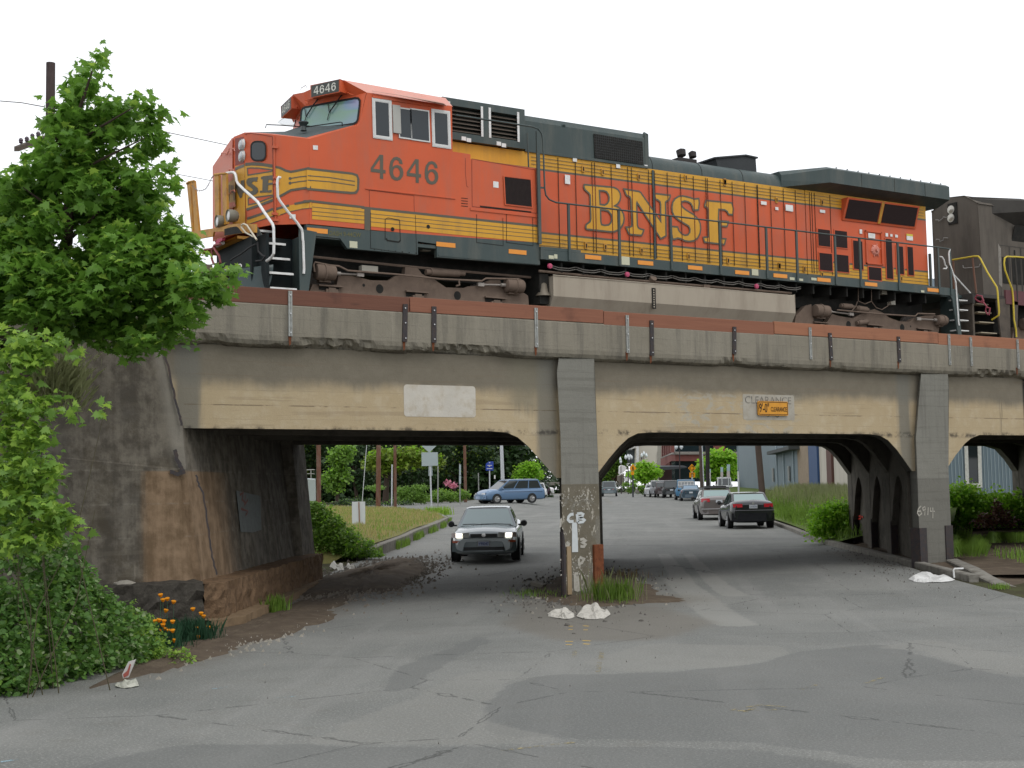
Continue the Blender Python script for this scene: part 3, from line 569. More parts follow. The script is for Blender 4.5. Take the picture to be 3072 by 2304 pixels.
fc = np.stack([idx[:-1, :-1], idx[:-1, 1:], idx[1:, 1:], idx[1:, :-1]], -1).reshape(-1, 4); me = bpy.data.meshes.new('road'); me.from_pydata(co.tolist(), [], fc.tolist()); me.materials.append(A_ROAD)
for nm, a in (('dark', dark), ('pale', pale), ('streak', streak), ('brown', brown)): at = me.attributes.new(nm, 'FLOAT', 'POINT'); at.data.foreach_set('value', a.ravel().astype(np.float32))
ro = bpy.data.objects.new('road', me); COL.objects.link(ro); struct(ro)
strip_sheet('road', [214, 232], [-80]*2, [80]*2, .004, A_PALE)
strip_sheet('road', [93, 97, 103, 110, 116], [-90]*5, [-15.4]*5, .004, A_ROAD, ns=4, extra=lambda r, s, t: pad(r, s)); strip_sheet('ground', [90, 94, 97, 110, 126, 133, 140], [-90]*7, [-15]*7, -.02, M_SOIL, ns=2, extra=lambda r, s, t: pad(r, s))
# asphalt patches: outlines on the ground
def patch(name, f, pts, up, mtl):
    m = MB(); m.poly([[(lambda p: (p.x, p.y, g(p.x, p.y)+up))(oZ(f, x, y, 0)) for x, y in pts]]); return struct(m.build(name, mtl))
def wig(pts, n=4, a=5):
    out = []; R_ = random.Random(len(pts))
    for p, q_ in zip(pts, pts[1:]+pts[:1]):
        for i in range(n): out.append((p[0]+(q_[0]-p[0])*i/n+(R_.uniform(-a, a) if i else 0), p[1]+(q_[1]-p[1])*i/n+(R_.uniform(-a*.35, a*.35) if i else 0)))
    return out
# paint marks
M_YPAINT = mat('worn_yellow_road_paint', (.31,.26,.13), .9, .25, 9, dirt=(.15,.15,.14), dirt_amt=1.0); M_WPAINT = mat('worn_white_road_paint', (.42,.42,.40), .9, .2, 9, dirt=(.18,.18,.17), dirt_amt=.9); M_BPAINT = mat('pale_blue_survey_paint', (.27,.40,.45), .9, .2, 9, dirt=(.17,.17,.16), dirt_amt=.8)
def worn(mtl, amt):
    nt = mtl.node_tree; x = NX(nt); p = x.pos()[0]; b = nt.nodes['Principled BSDF']; nt.links.new(x.ss(x.noise(p, 9, 6, .8), .5+amt, .42+amt), b.inputs['Alpha'])
for m_ in (M_YPAINT, M_WPAINT, M_BPAINT): worn(m_, .0)
def mark(name, f, lines, w_, mtl, up=.003):
    m = MB()
    for pts in lines:
        P = [oZ(f, x, y, 0) for x, y in pts]
        if f in ('V', 'M', 'VC'): P = [oG(f, x, y) for x, y in pts]
        m.ribbon([(p.x, p.y, g(p.x, p.y)+up) for p in P], w_, (0, 0, 1), closed=False)
    return struct(m.build(name, mtl))
mark('road_marking', 'D', [[(1221,1386),(1238,1386)], [(1222,1393),(1236,1393)], [(1258,1384),(1276,1385)], [(1260,1391),(1274,1392)], [(1228,1353),(1238,1353)], [(1260,1352),(1272,1353)], [(1228,1360),(1237,1360)], [(1260,1361),(1270,1361)]], .05, mat('yellow_button_paint', (.55,.36,.05), .8, .1, 9))
mark('road_marking', 'D', [[(1300,1408),(1298,1425)], [(1295,1430),(1292,1452)], [(1242,1405),(1240,1420)]], .06, M_YPAINT)
mark('road_marking', 'D', [[(1580,1535),(1640,1523),(1700,1528)], [(1590,1536),(1690,1533)], [(1640,1525),(1610,1538)], [(1865,1478),(1910,1463)], [(1812,1397),(1840,1403)], [(1730,1490),(1770,1478)], [(1080,1622),(1240,1604)]], .05, M_YPAINT)
mark('road_marking', 'D', [[(460,1489),(495,1483)], [(600,1508),(640,1504)], [(0,1647),(40,1640)]], .05, M_BPAINT)
mark('road_marking', 'V', [[(1090,1215),(1130,1210)], [(850,1370),(880,1362)], [(1215,1108),(1250,1104)], [(640,1510),(690,1504)], [(1035,1252),(1050,1251)]], .06, M_BPAINT)
mark('road_marking', 'V', [[(1640,1384),(1790,1380)], [(1950,1070),(2060,1054)], [(1875,925),(1910,930)]], .07, M_WPAINT)
mark('road_marking', 'M', [[(470,845),(520,740)], [(500,830),(548,730)], [(545,565),(610,615)], [(570,568),(625,605)], [(560,568),(600,572)]], .10, M_YPAINT)
mark('road_marking', 'M', [[(1030,690),(1090,684)], [(660,725),(780,735)], [(2120,1465),(2160,1464)]], .07, M_WPAINT)
# dirt at the foot of piers and along edges: low mounds
def mound(name, cx, cy, rx, ry, h, ang, mtl, seed=0, n=72, k=8):
    r_ = random.Random(seed); m = MB(); ph = [r_.uniform(0, 6) for _ in range(4)]; c, s = cos(ang), sin(ang)
    m.v.append((cx, cy, g(cx, cy)+h)); jit = [1+r_.uniform(-.12,.12) for _ in range(n)]
    for j in range(1, k+1):
        for i in range(n):
            a = 2*pi*i/n; w_ = 1+.14*sin(3*a+ph[0])+.09*sin(5*a+ph[1])+.05*sin(9*a+ph[2]); d = j/k*w_*(jit[i] if j > k-3 else 1)
            x, y = d*rx*cos(a), d*ry*sin(a); X = cx+x*c-y*s; Y = cy+x*s+y*c
            z = h*(1-(j/k)**2)*(1+.5*(r_.random()-.5)) + (.008 if j < k else -.012); m.v.append((X, Y, g(X, Y)+z))
    for i in range(n): m.f.append((0, 1+i, 1+(i+1) % n)); m.m.append(0)
    for j in range(k-1):
        for i in range(n): a = 1+j*n+i; b = 1+j*n+(i+1) % n; m.f.append((a, a+n, b+n, b)); m.m.append(0)
    return struct(m.build(name, mtl, smooth=True))
AR = atan2(.793, .609)
mound('dirt_mound', 15.9, 22.4, 3.6, 1.15, .10, AR, M_DIRT, 1); mound('dirt_mound', 14.6, 19.9, .9, 1.2, .05, AR, M_DIRT, 2)
mound('dirt_verge', 8.6, 20.9, 4.5, .75, .06, AR, M_DIRT, 3); mound('dirt_verge', 13.6, 27.6, 4.6, 1.1, .16, AR, M_DIRT, 4); mound('dirt_verge', 6.1, 17.7, 2.8, .6, .05, AR, M_DIRT, 5)
mound('dirt_verge', 27.6, 25.6, 5.6, .8, .06, AR, M_DIRT, 6)
# left grass island with curb wall, right bank with curb
CL = [(35.5,-7.3),(38.2,-7.25),(43,-7.5),(47.7,-7.9),(56,-8.4),(64,-9.1),(72,-10.6),(82,-13.4),(88,-15.4),(91,-16.5)]
m = MB()
for i, (r, s) in enumerate(CL):
    hh = .30 if i else .18
    for ds, dz in ((0, -.05), (.0, hh-.02), (-.03, hh), (-.26, hh), (-.26, -.05)): X, Y = RS(r, s+ds); m.v.append((X, Y, zr(r)+dz))
for i in range(len(CL)-1):
    for j in range(4): a = i*5+j; m.f.append((a, a+5, a+6, a+1)); m.m.append(0)
m.f += [(0, 1, 2, 3, 4)]; m.m.append(0); cw = struct(m.build('curb', M_CURB))
M_GRASSG = mat('dry_grass_ground', (.17,.155,.055), .95, .3, 1.5, dirt=(.075,.11,.025), dirt_amt=.8, bump=.04, bs=12, spec=.1)
rs = [r for r, _ in CL]; sl = [-26]*len(CL)
strip_sheet('grass_island', [28, 32]+rs, [-26, -26]+sl, [-10.5, -8.6]+[s-.2 for _, s in CL], .30, M_GRASSG, ns=8, extra=lambda r, s, t: .35*(1-t)*min(1, max(0, (r-33)/8))+.03*sin(3*r+5*s)-(.33 if r < 30 or (r < 35 and t > .9) else 0))
CR = [(27.5, 6.4), (31, 6.0), (35, 5.5), (41, 5.15), (48, 5.25), (60, 5.35), (75, 5.5), (100, 5.9), (150, 6.2)]
m = MB()
for i, (r, s) in enumerate(CR):
    hh = .13
    for ds, dz in ((0, -.05), (.0, hh-.02), (.02, hh), (.18, hh), (.18, -.05)): X, Y = RS(r, s+ds); m.v.append((X, Y, zr(r)+dz))
for i in range(len(CR)-1):
    for j in range(4): a = i*5+j; m.f.append((a, a+1, a+6, a+5)); m.m.append(0)
m.f += [(0, 1, 2, 3, 4)]; m.m.append(0); struct(m.build('curb', M_CURB))
M_GRASSG2 = mat('green_grass_ground', (.085,.13,.03), .95, .3, 1.5, dirt=(.15,.14,.05), dirt_amt=.6, bump=.04, bs=12, spec=.1)
def bank(r, s, t): return .80*min(1, max(0, s-5.2)/3.2)*min(1, max(0, r-33)/8)+.02*sin(3*r+4*s)
strip_sheet('grass_bank', [38.5, 42, 46, 52, 60, 75, 100, 150], [5.45, 5.35, 5.4, 5.45, 5.5, 5.65, 6.05, 6.35], [8.6, 9.5, 11, 11, 11, 11, 11, 11], .10, M_GRASSG2, ns=10, extra=bank)
strip_sheet('grass_bank', [44, 50, 60, 75, 150], [11]*5, [60]*5, .90, M_GRASSG2, ns=3)
# right sidewalk corner with curb by the second pier
m = MB(); cpts = [(24.35, 20.6), (22.55, 18.55), (22.15, 17.9), (21.75, 17.2), (21.3, 16.6)]
for i, (X, Y) in enumerate(cpts):
    hh = (.30, .26, .14, .04, .012)[i]
    for (dx, dz) in ((0, -.05), (0, hh-.02), (.03, hh), (.26, hh+.01), (.26, -.05)): m.v.append((X+dx*.85, Y-dx*.5, dz))
for i in range(len(cpts)-1):
    for j in range(4): a = i*5+j; m.f.append((a, a+1, a+6, a+5)); m.m.append(0)
m.f.append((4, 3, 2, 1, 0)); m.m.append(0); struct(m.build('curb', M_CURB))
m = MB(); m.poly([[(X_, Y_, max(Z_, g(X_, Y_)+.115) if Y_ > 20.8 else Z_) for X_, Y_, Z_ in [(24.5, 20.7, .2), (22.8, 18.6, .2), (22.3, 17.7, .08), (21.5, 16.5, .014), (23.5, 14.5, .014), (40, 14, .02), (48, 24, .30), (31, 25, .28), (27, 21.2, .24)]]]); struct(m.build('dirt_corner', M_DIRT))
strip_sheet('dirt_ground', [28, 34, 40, 44, 48, 66], [6.6, 6.0, 6.0, 8.5, 10.8, 10.8], [60]*6, .082, M_DIRT, extra=lambda r, s, t: .30*min(1, max(0, (r-41)/6))); patch('pavement', 'K', [(1330,1135),(1500,1150),(1900,1190),(2100,1215),(2100,1260),(1900,1238),(1640,1222),(1480,1205),(1330,1190)], .20, M_PAV)
# rail ballast on the deck (barely seen)
m = MB(); m.add([(-14, 20.7, 5.28), (60, 20.7, 5.28), (60, 25.2, 5.62), (-14, 25.2, 5.62), (60, 27.9, 5.62), (-14, 27.9, 5.62)], [(0, 1, 2, 3), (3, 2, 4, 5)]); struct(m.build('ballast', mat('grey_ballast', (.12,.105,.09), .95, .5, 12, bump=.05, bs=30)), 'stuff')
m = MB()
for y in (26.44, 27.88-.0): 
    m.box(-14, 60, y-.035, y+.035, 5.64, 5.80)
rl = m.build('rail_track', mat('rail_steel', (.12,.08,.06), .6, .2, 4, metal=.3)); tag(rl, 'pair of brown steel rails under the locomotives', 'track')
# ---------------- the orange locomotive ----------------
YC = 27.16; YS = 25.60; YB = 25.66; YH = 26.30; M_AGED = mat('aged_label', (.50,.50,.36), .6, .1); FB = 2*YC-YB; FH = 2*YC-YH
loco = thing('locomotive', 'orange, yellow and dark green diesel locomotive numbered 4646 standing on the bridge', 'locomotive', (20.6, YC, 5.8))
def mir(p): return (p[0], 2*YC-p[1], p[2])
# hood: banded paint as stacked strips of one shell
GL = M_GRNL
hood = MB(); HM = [M_GRN, M_YEL, GL, M_ORANGE, M_DARK, M_YELF]
X0, X1, X2 = 14.72, 26.05, 30.84
bands = [(7.40, 7.69, 0), (7.69, 8.05, 1), (8.05, 8.10, 2), (8.10, 9.57, 3), (9.57, 9.62, 2), (9.62, 9.98, 1)]
for z0, z1, mi in bands: hood.box(X0, X1, YH, FH, z0, z1, mi)
for z0, z1, mi in bands: hood.box(X1+.02, X2, YH-.012, FH, z0, z1 if z1 < 9.9 else 10.0, mi)
for z in (9.87, 9.785, 9.70): hood.box(17.2, X2-.1 if z > 9 else 0, YH-.016, YH-.012, z-.006, z+.006, 2)
for z in (7.95, 7.86, 7.77): hood.box(16.98, X2, YH-.016, YH-.012, z-.006, z+.006, 2)
def bX(x, y=700, f='B'): return oY(f, x, y, YH).x
ds = [bX(v) for v in (415, 538, 655, 675, 792, 910, 937, 1058, 1082, 1100, 1190, 1283, 1375, 1463, 1475, 1565, 1650, 1738, 1830)] + [bX(v, 500, 'G') for v in (238, 333, 425, 510, 610, 625, 645, 755)]
for X in ds: hood.box(X-.007, X+.007, YH-.024, YH-.016, 7.72, 9.94, 4)
hood.box(bX(1088)-.03, bX(1088)+.03, YH-.03, YH-.02, 7.7, 9.95, 0)
for x, y, f in ((593,490,'B'),(732,512,'B'),(988,545,'B'),(1322,552,'B'),(1600,580,'B'),(1968,710,'B'),(613,1035,'B'),(750,1045,'B'),(1008,1070,'B'),(1342,1112,'B'),(1623,1142,'B'),(1987,1178,'B'),(395,828,'G'),(573,845,'G'),(698,372,'G'),(698,885,'G'),(8,232,'G'),(1262,915,'G')):
    c = oY(f, x, y, YH-.03); hood.box(c.x-.04, c.x+.04, YH-.035, YH-.012, c.z-.08, c.z+.08, 5); hood.box(c.x-.014, c.x+.014, YH-.045, YH-.035, c.z-.05, c.z+.045, 4)
# roofs
def roof(m, x0, x1, prof, mi=0):
    full = prof + [(2*YC-y, z) for y, z in reversed(prof)]
    m.prism([(x0, y, z) for y, z in full], (x1-x0, 0, 0), mi)
rp = [(YH, 9.98), (YH+.01, 10.12), (YH+.06, 10.24), (YH+.15, 10.33), (YH+.3, 10.39), (YH+.55, 10.42)]
roof(hood, 20.73, 26.2, rp); roof(hood, 26.2, X2, [(YH-.012, 9.98), (YH, 10.35)])
for X in (22.45, 23.85, 20.84): hood.prism([(X, y-.004, z+.004) for y, z in rp]+[(X, YC, 10.428)], (.014, 0, 0), 4)
hd = hood.build('hood', HM, loco, smooth=True, auto=35)
m = MB(); roof(m, 17.03, 20.70, [(YH-.02, 9.98), (YH-.02, 10.72), (YH+.05, 10.86), (YH+.2, 10.90)]); 
m.box(17.03, 20.70, YH-.035, YH-.02, 9.97, 10.03); m.box(20.60, 20.72, YH-.03, YH, 10.0, 10.85); m.cyl((20.68, YH-.03, 10.82), (20.68, YH+.1, 10.9), .035)
m.cyl((18.15, YH-.03, 10.72), (18.15, YH+.06, 10.76), .05)
dbx = m.build('brake_hatch', M_GRN, loco, bevel=.012)
g0, g1, g2, g3 = (oY('B', *p, YH-.03) for p in ((665,240),(1010,297),(1018,460),(672,410)))
m = MB(); m.prism([g0, g1, g2, g3], (0, -.015, 0)); gr = m.build('grille', M_DARK, dbx)
def slats(m, p0, p1, p2, p3, n, w_, dy, mi=0, vert=True):
    for i in range(1, n):
        t = i/n; a = p0.lerp(p1, t) if vert else p0.lerp(p3, t); b = p3.lerp(p2, t) if vert else p1.lerp(p2, t)
        d = Vector((w_/2, 0, 0)) if vert else Vector((0, 0, w_/2)); m.prism([a-d+Vector((0,dy,0)), a+d+Vector((0,dy,0)), b+d+Vector((0,dy,0)), b-d+Vector((0,dy,0))], (0, .006, 0), mi)
m = MB(); slats(m, g0, g1, g2, g3, 24, .008, -.022); slats(m, g0, g1, g2, g3, 9, .008, -.022, vert=False); m.build('grille_bars', mat('grille_steel', (.035,.037,.037), .6, .2), gr)
# louvred blower compartment behind the cab
m = MB(); yv = YH-.12
roof(m, 14.76, 16.98, [(YH+.10, 10.02), (YH+.10, 10.86), (YH+.2, 10.94)])
def fr(m, x0, x1, z0, z1, y0, y1, mi=0): m.box(x0, x1, y0, y1, z0, z1, mi)
fr(m, 14.76, 16.98, 10.78, 10.95, yv, YH+.12); fr(m, 14.76, 16.98, 10.00, 10.17, yv, YH+.12); fr(m, 15.82, 16.03, 10.17, 10.78, yv, YH+.12); fr(m, 16.80, 16.98, 10.17, 10.78, yv, YH+.12); fr(m, 14.76, 14.95, 10.17, 10.78, yv, YH+.12)
vb = m.build('blower_compartment', M_GRN, loco)
for x0, x1 in ((14.95, 15.82), (16.03, 16.80)):
    m = MB()
    for i in range(6):
        z = 10.20+.093*i; m.prism([(x0, yv+.03, z), (x0, yv+.13, z+.075), (x0, yv+.145, z+.075), (x0, yv+.045, z)], (x1-x0, 0, 0))
    m.build('louvre', mat('dusty_louvre', (.10,.08,.062), .85, .25, 6), vb)
for X in (14.93, 15.80, 16.01, 16.79):
    m = MB(); m.box(X-.028, X+.028, yv-.012, yv, 10.15, 10.86); m.build('trim_strip', M_WHT, vb)
for x, y in ((1230,612),(1290,630),(1645,672),(1705,692)): c = oY('C', x, y, yv-.004); m = MB(); m.box(c.x-.06, c.x+.06, yv-.008, yv-.002, c.z-.05, c.z+.04); m.build('warning_label', M_WHT, vb)
# radiator wings
wg = MB(); yw = 25.82
pts = [(26.55, yw, 10.16), (31.34, yw, 10.16), (31.34, yw, 10.52), (31.34, yw+.25, 10.60), (26.55, yw+.25, 10.60), (26.55, yw, 10.52)]
def wing(m, mat_i=0):
    a = [(yw, 10.15), (yw, 10.53), (yw+.12, 10.60), (YC, 10.62), (2*YC-yw-.12, 10.60), (2*YC-yw, 10.53), (2*YC-yw, 10.15), (FH, 9.98), (YH, 9.98)]
    b = [(YH-.02, 10.15), (YH-.02, 10.30), (YH+.08, 10.48), (YC, 10.53), (2*YC-YH-.08, 10.48), (FH+.02, 10.30), (FH+.02, 10.15), (FH, 9.98), (YH, 9.98)]
    n = len(a); vs = [(25.2, y, min(z, 10.42)) for y, z in b]+[(26.55, y, z) for y, z in a]+[(31.34, y, z) for y, z in a]
    fs = [tuple(reversed(range(n)))]+[tuple(range(2*n, 3*n))]
    for k in (0, 1):
        for i in range(n): fs.append((k*n+i, k*n+(i+1) % n, (k+1)*n+(i+1) % n, (k+1)*n+i))
    m.add(vs, fs, mat_i)
wing(wg)
for X in (27.75, 29.05, 30.3): wg.box(X, X+.012, yw-.004, yw, 10.16, 10.53, 1)
for X in np.arange(26.9, 31.2, .42): wg.cyl((X, yw+.1, 10.60), (X, yw+.1, 10.625), .02, n=6)
wo = wg.build('radiator_wing', [M_GRN, M_DARK], loco)
# slanted radiator screens under the wing
q0, q1, q2, q3 = (oY('G', *p, 26.12) for p in ((880,335),(1392,400),(1362,562),(842,498)))
q0.y = q1.y = 26.02
q0, q1 = oY('G', 880, 335, 26.05), oY('G', 1392, 400, 26.05); q2, q3 = oY('G', 1362, 562, 26.26), oY('G', 842, 498, 26.26)
m = MB(); d = Vector((0, .25, 0)); m.add([q0, q1, q2, q3]+[p+d for p in (q0, q1, q2, q3)], [(0,3,2,1),(0,1,5,4),(1,2,6,5),(2,3,7,6),(3,0,4,7)]); rs_ = m.build('radiator_screen_frame', M_ORANGE, loco)
def inq(u, v): return q0.lerp(q1, u).lerp(q3.lerp(q2, u), v)
for u0, u1 in ((.025, .455), (.51, .975)):
    m = MB(); o_ = Vector((0, -.012, -.004)); P4 = [inq(u0, .08)+o_, inq(u1, .08)+o_, inq(u1, .90)+o_, inq(u0, .90)+o_]; m.prism(P4, (0, .01, 0)); m.build('mesh_screen', M_MESH, rs_)
m = MB(); o_ = Vector((0, -.02, 0)); m.prism([inq(.465, .03)+o_, inq(.50, .03)+o_, inq(.50, .97)+o_, inq(.465, .97)+o_], (0, .012, 0)); m.build('frame_post', M_YELF, rs_)
# grilles and door details on the rear hood
for i, (x0, y0, x1, y1) in enumerate(((668,558,757,690),(788,568,878,700),(678,728,772,862),(800,740,888,872),(917,640,990,852),(1148,628,1203,918),(1225,680,1280,885),(1303,685,1350,893),(1028,828,1120,930))):
    a, b = oY('G', x0, y0, YH-.03), oY('G', x1, y1, YH-.03); m = MB()
    m.box(a.x-.03, b.x+.03, YH-.03, YH-.012, b.z-.02, a.z+.02, 0); m.box(a.x, b.x, YH-.034, YH-.03, b.z+.005, a.z-.01, 1); m.build('ventilation_grille', [M_ORANGE, M_MESH], loco)
a, b = oY('G', 1003, 572, YH-.03), oY('G', 1128, 820, YH-.03)
m = MB()
for (u0, u1, w0, w1) in ((a.x, b.x, a.z-.03, a.z), (a.x, b.x, b.z, b.z+.03), (a.x, a.x+.03, b.z, a.z), (b.x-.03, b.x, b.z, a.z)): m.box(u0, u1, YH-.05, YH-.012, w0, w1)
dh = m.build('hatch_door', M_ORANGE, loco); c = oY('G', 1085, 712, YH-.06); m = MB(); m.lathe([(.02,0),(.11,.0),(.15,.03),(.17,.06)], c, (0, 1, 0), 20); m.cyl(c+Vector((0,-.05,0)), c+Vector((0,.05,0)), .05)
for t in range(6): m.cyl(c, c+Vector((.2*cos(t+.3), .03, .2*sin(t+.3))), .012, n=6)
m.build('valve_wheel', M_PALE_ORANGE, dh)
m = MB()
for f, x, y, w_, h_ in (('B',480,565,.15,.22),('B',532,424,.12,.10),('B',840,470,.12,.10),('B',1038,470,.10,.06),('B',1875,733,.20,.09),('B',1968,772,.11,.08),('B',2057,768,.27,.17),('G',700,436,.2,.08),('G',1050,610,.27,.14),('G',1157,603,.10,.10),('G',1190,607,.09,.07),('G',1226,612,.11,.08),('G',973,580,.10,.12)):
    c = oY(f, x, y, YH-.03); m = MB(); m.box(c.x-w_/2, c.x+w_/2, YH-.034, YH-.03, c.z-h_/2, c.z+h_/2); m.build('warning_label', M_WHT, loco)
c = oY('G', 1320, 620, YH-.03); m = MB(); m.box(c.x-.13, c.x+.13, YH-.034, YH-.03, c.z-.09, c.z+.09); m.box(c.x-.13, c.x+.13, YH-.036, YH-.034, c.z+.03, c.z+.09, 1); m.build('warning_label', [M_WHT, mat('label_yellow', (.6,.5,.05), .6)], loco)
# exhaust stack, horns
a = oY('B', 1550, 430, YC); b = oY('B', 1835, 480, YC-.3); m = MB()
xa, xb = 23.3, 24.75
m.prism([(xa+.1, YC-.42, 10.38), (xb, YC-.42, 10.38), (xb-.02, YC-.42, 10.80), (xb-.35, YC-.42, 10.83), (xa+.0, YC-.42, 10.66)], (0, .84, 0)); m.prism([(xa-.06, YC-.46, 10.66), (xb-.4, YC-.46, 10.86), (xb+.03, YC-.46, 10.84), (xb+.03, YC-.46, 10.80), (xb-.4, YC-.46, 10.82), (xa-.06, YC-.46, 10.62)], (0, .92, 0)); m.build('exhaust_stack', mat('sooty_green', (.03,.034,.036), .8, .3), loco)
m = MB(); c = oY('B', 1318, 390, YC-.1)
m.box(c.x-.30, c.x+.30, YC-.2, YC+.1, 10.40, 10.60); m.lathe([(.02,-.15),(.12,-.1),(.13,.05),(.03,.1)], oY('B', 1287, 372, YC-.1), (0,.2,1), 12); m.lathe([(.02,-.1),(.10,-.08),(.11,.05),(.03,.1)], oY('B', 1368, 388, YC-.1), (0,.2,1), 12); m.build('horn', mat('horn_grime', (.02,.015,.014), .7), loco)

# ---- big lettering on the hood ----
def hl(pts, f='L'): return [oY(f, x, y, YH-.02) for x, y in pts]
LB = [[(145,150),(500,182),(545,190),(590,215),(620,260),(628,310),(618,360),(590,405),(548,432),(600,450),(640,490),(665,540),(675,600),(665,660),(640,710),(600,750),(540,775),(480,775),(175,742),(163,715),(170,680),(195,660),(222,640),(232,600),(222,290),(205,262),(175,235),(152,215),(140,180)],
      [(345,228),(400,232),(440,245),(465,280),(475,320),(470,365),(450,400),(415,420),(355,412)], [(360,482),(420,488),(465,500),(500,545),(512,600),(500,650),(470,683),(420,690),(375,680),(365,640)]]
LN = [[(672,208),(870,240),(895,255),(1160,640),(1158,410),(1150,375),(1120,352),(1095,345),(1080,300),(1085,268),(1285,292),(1285,310),(1265,362),(1240,365),(1222,385),(1230,830),(1160,868),(845,385),(840,400),(850,690),(862,720),(885,738),(935,750),(920,795),(905,825),(760,812),(735,800),(700,715),(745,715),(775,700),(778,660),(762,340),(750,310),(715,300),(700,280)]]
LS = [[(1665,335),(1672,395),(1660,485),(1592,490),(1580,440),(1560,400),(1530,380),(1480,368),(1440,378),(1432,410),(1450,450),(1500,490),(1600,550),(1660,610),(1685,670),(1690,740),(1680,800),(1650,860),(1600,895),(1540,905),(1480,895),(1430,870),(1385,860),(1345,875),(1318,870),(1305,800),(1302,705),(1385,712),(1400,760),(1440,805),(1480,822),(1520,815),(1545,780),(1548,740),(1530,700),(1480,670),(1400,620),(1340,570),(1312,510),(1308,440),(1320,380),(1350,335),(1400,305),(1450,300),(1510,312),(1560,325),(1600,340)]]
LF = [[(1760,360),(2100,392),(2110,420),(2125,470),(2115,550),(2060,545),(2045,510),(2010,485),(1930,478),(1925,630),(2060,640),(2040,705),(1955,700),(1960,865),(2025,870),(2005,945),(1740,912),(1725,850),(1785,845),(1795,830),(1790,480),(1775,455),(1745,440),(1745,410)]]
m = MB()
for i, lt in enumerate((LB, LN, LS, LF)): m.poly([hl(l) for l in lt], 0)
for lt in (LB, LN, LS, LF):
    for l in lt: m.ribbon([p+Vector((0,-.003,0)) for p in hl(l)], .045, (0, -1, 0), 1)
m.build('side_lettering', [M_YEL, GL], loco)
m = MB()     # door seams cut through the letters
for X in ds:
    if 18.6 < X < 23.6: m.box(X-.008, X+.008, YH-.030, YH-.026, 8.12, 9.50)
m.build('door_seam', mat('seam_dark_red_paint', (.16,.025,.012), .7), hd)  # plain dark red lines for the joints

# ---- cab and nose ----
_D4 = [[(.62,0),(.84,0),(.84,.24),(1,.24),(1,.385),(.84,.385),(.84,1),(.60,1),(0,.41),(0,.24),(.62,.24)], [(.62,.385),(.17,.385),(.62,.82)]]
_D6 = [[(.95,.72),(.90,.86),(.76,.96),(.54,1.0),(.30,.95),(.11,.78),(.02,.5),(.05,.25),(.18,.07),(.40,0),(.58,0),(.80,.06),(.95,.20),(1,.35),(.95,.52),(.80,.63),(.58,.66),(.38,.62),(.25,.54),(.28,.70),(.38,.83),(.53,.87),(.66,.84),(.73,.72)], [(.52+.235*cos(t),.335+.205*sin(t)) for t in np.linspace(0,2*pi,19)[:-1]]]
def num4646(mb, bl, br, tl, mi=0):
    bl, br, tl = Vector(bl), Vector(br), Vector(tl); u = br-bl; v = tl-bl
    for i, dg in enumerate((_D4, _D6, _D4, _D6)): mb.poly([[bl+u*((i*1.23+a)/4.69)+v*b for a, b in l] for l in dg], mi)

N0, N1, N2, N3, N4, N5, N6 = (11.28,YB,9.42),(10.62,26.08,9.53),(10.31,26.87,9.72),(10.29,27.45,9.76),(10.22,28.50,9.33),(10.6,28.62,9.33),(11.28,FB,9.40)
R0, RC, R6 = (12.42,YB,9.87),(11.72,27.17,10.10),(12.42,FB,9.87); ZB = 7.62
ring = [N0, N1, N2, N3, N4, N5, N6]
m = MB(); n = len(ring)
vs = [(x, y, ZB) for x, y, z in ring]+ring+[(13.0, FB, ZB), (13.0, YB, ZB), (13.0, FB, 9.9), (13.0, YB, 9.9)]
m.add(vs, [(i+1, i, n+i, n+i+1) for i in range(n-1)], 0)
top = [Vector(p) for p in ring+[R6, RC, R0]]; cen = Vector((11.35, 27.16, 9.93)); k = len(top)
inn = [p.lerp(cen, .14 if i < 7 else .06) for i, p in enumerate(top)]
inn = [Vector((p.x, p.y, p.z+.004)) for p in inn]
m.add(top+inn, [(i, (i+1) % k, k+(i+1) % k, k+i) for i in range(k)], 0)
m.add(inn+[cen+Vector((0,0,.01))], [(i, (i+1) % k, k) for i in range(k)], 1)
nose = m.build('nose', [M_ORANGE, mat('anti_skid_green', (.05,.068,.07), .8, .1, 9, dirt=(.12,.11,.1), dirt_amt=.3)], loco, bevel=.035, smooth=True, auto=20)
# far half of the nose front is paled: sky reflection put into its colours
m = MB(); m.prism([(10.27,27.47,7.63),(10.20,28.50,7.63),(10.20,28.50,9.32),(10.27,27.47,9.74)], (-.012,0,0)); fp = m.build('front_panel', M_PALE_ORANGE, nose)
PD = Vector(N1); nD = Vector((N2[1]-N1[1], -(N2[0]-N1[0]), 0)).normalized(); nD = nD if nD.x < 0 else -nD
PBv = Vector(N0); nB = Vector((N1[1]-N0[1], -(N1[0]-N0[0]), 0)).normalized(); nB = nB if nB.y < 0 else -nB
PCn = Vector(N2); nC = Vector((-1, -.03, 0)).normalized()
def on(face, off=.004):
    P, n_ = {'D': (PD, nD), 'B': (PBv, nB), 'C': (PCn, nC), 'F': (Vector((10.25,27.5,9)), Vector((-1,-.065,0)).normalized()), 'S': (Vector((12,YB,9)), Vector((0,-1,0)))}[face]
    return lambda f, pts: [oP(f, x, y, P+n_*off, n_) for x, y in pts]
dY, dG = MB(), MB()
def dec(mb, face, f, pts, off, mi=0): mb.poly([on(face, off)(f, pts)], mi)
m = MB(); Y_, G_, O_ = 0, 1, 2
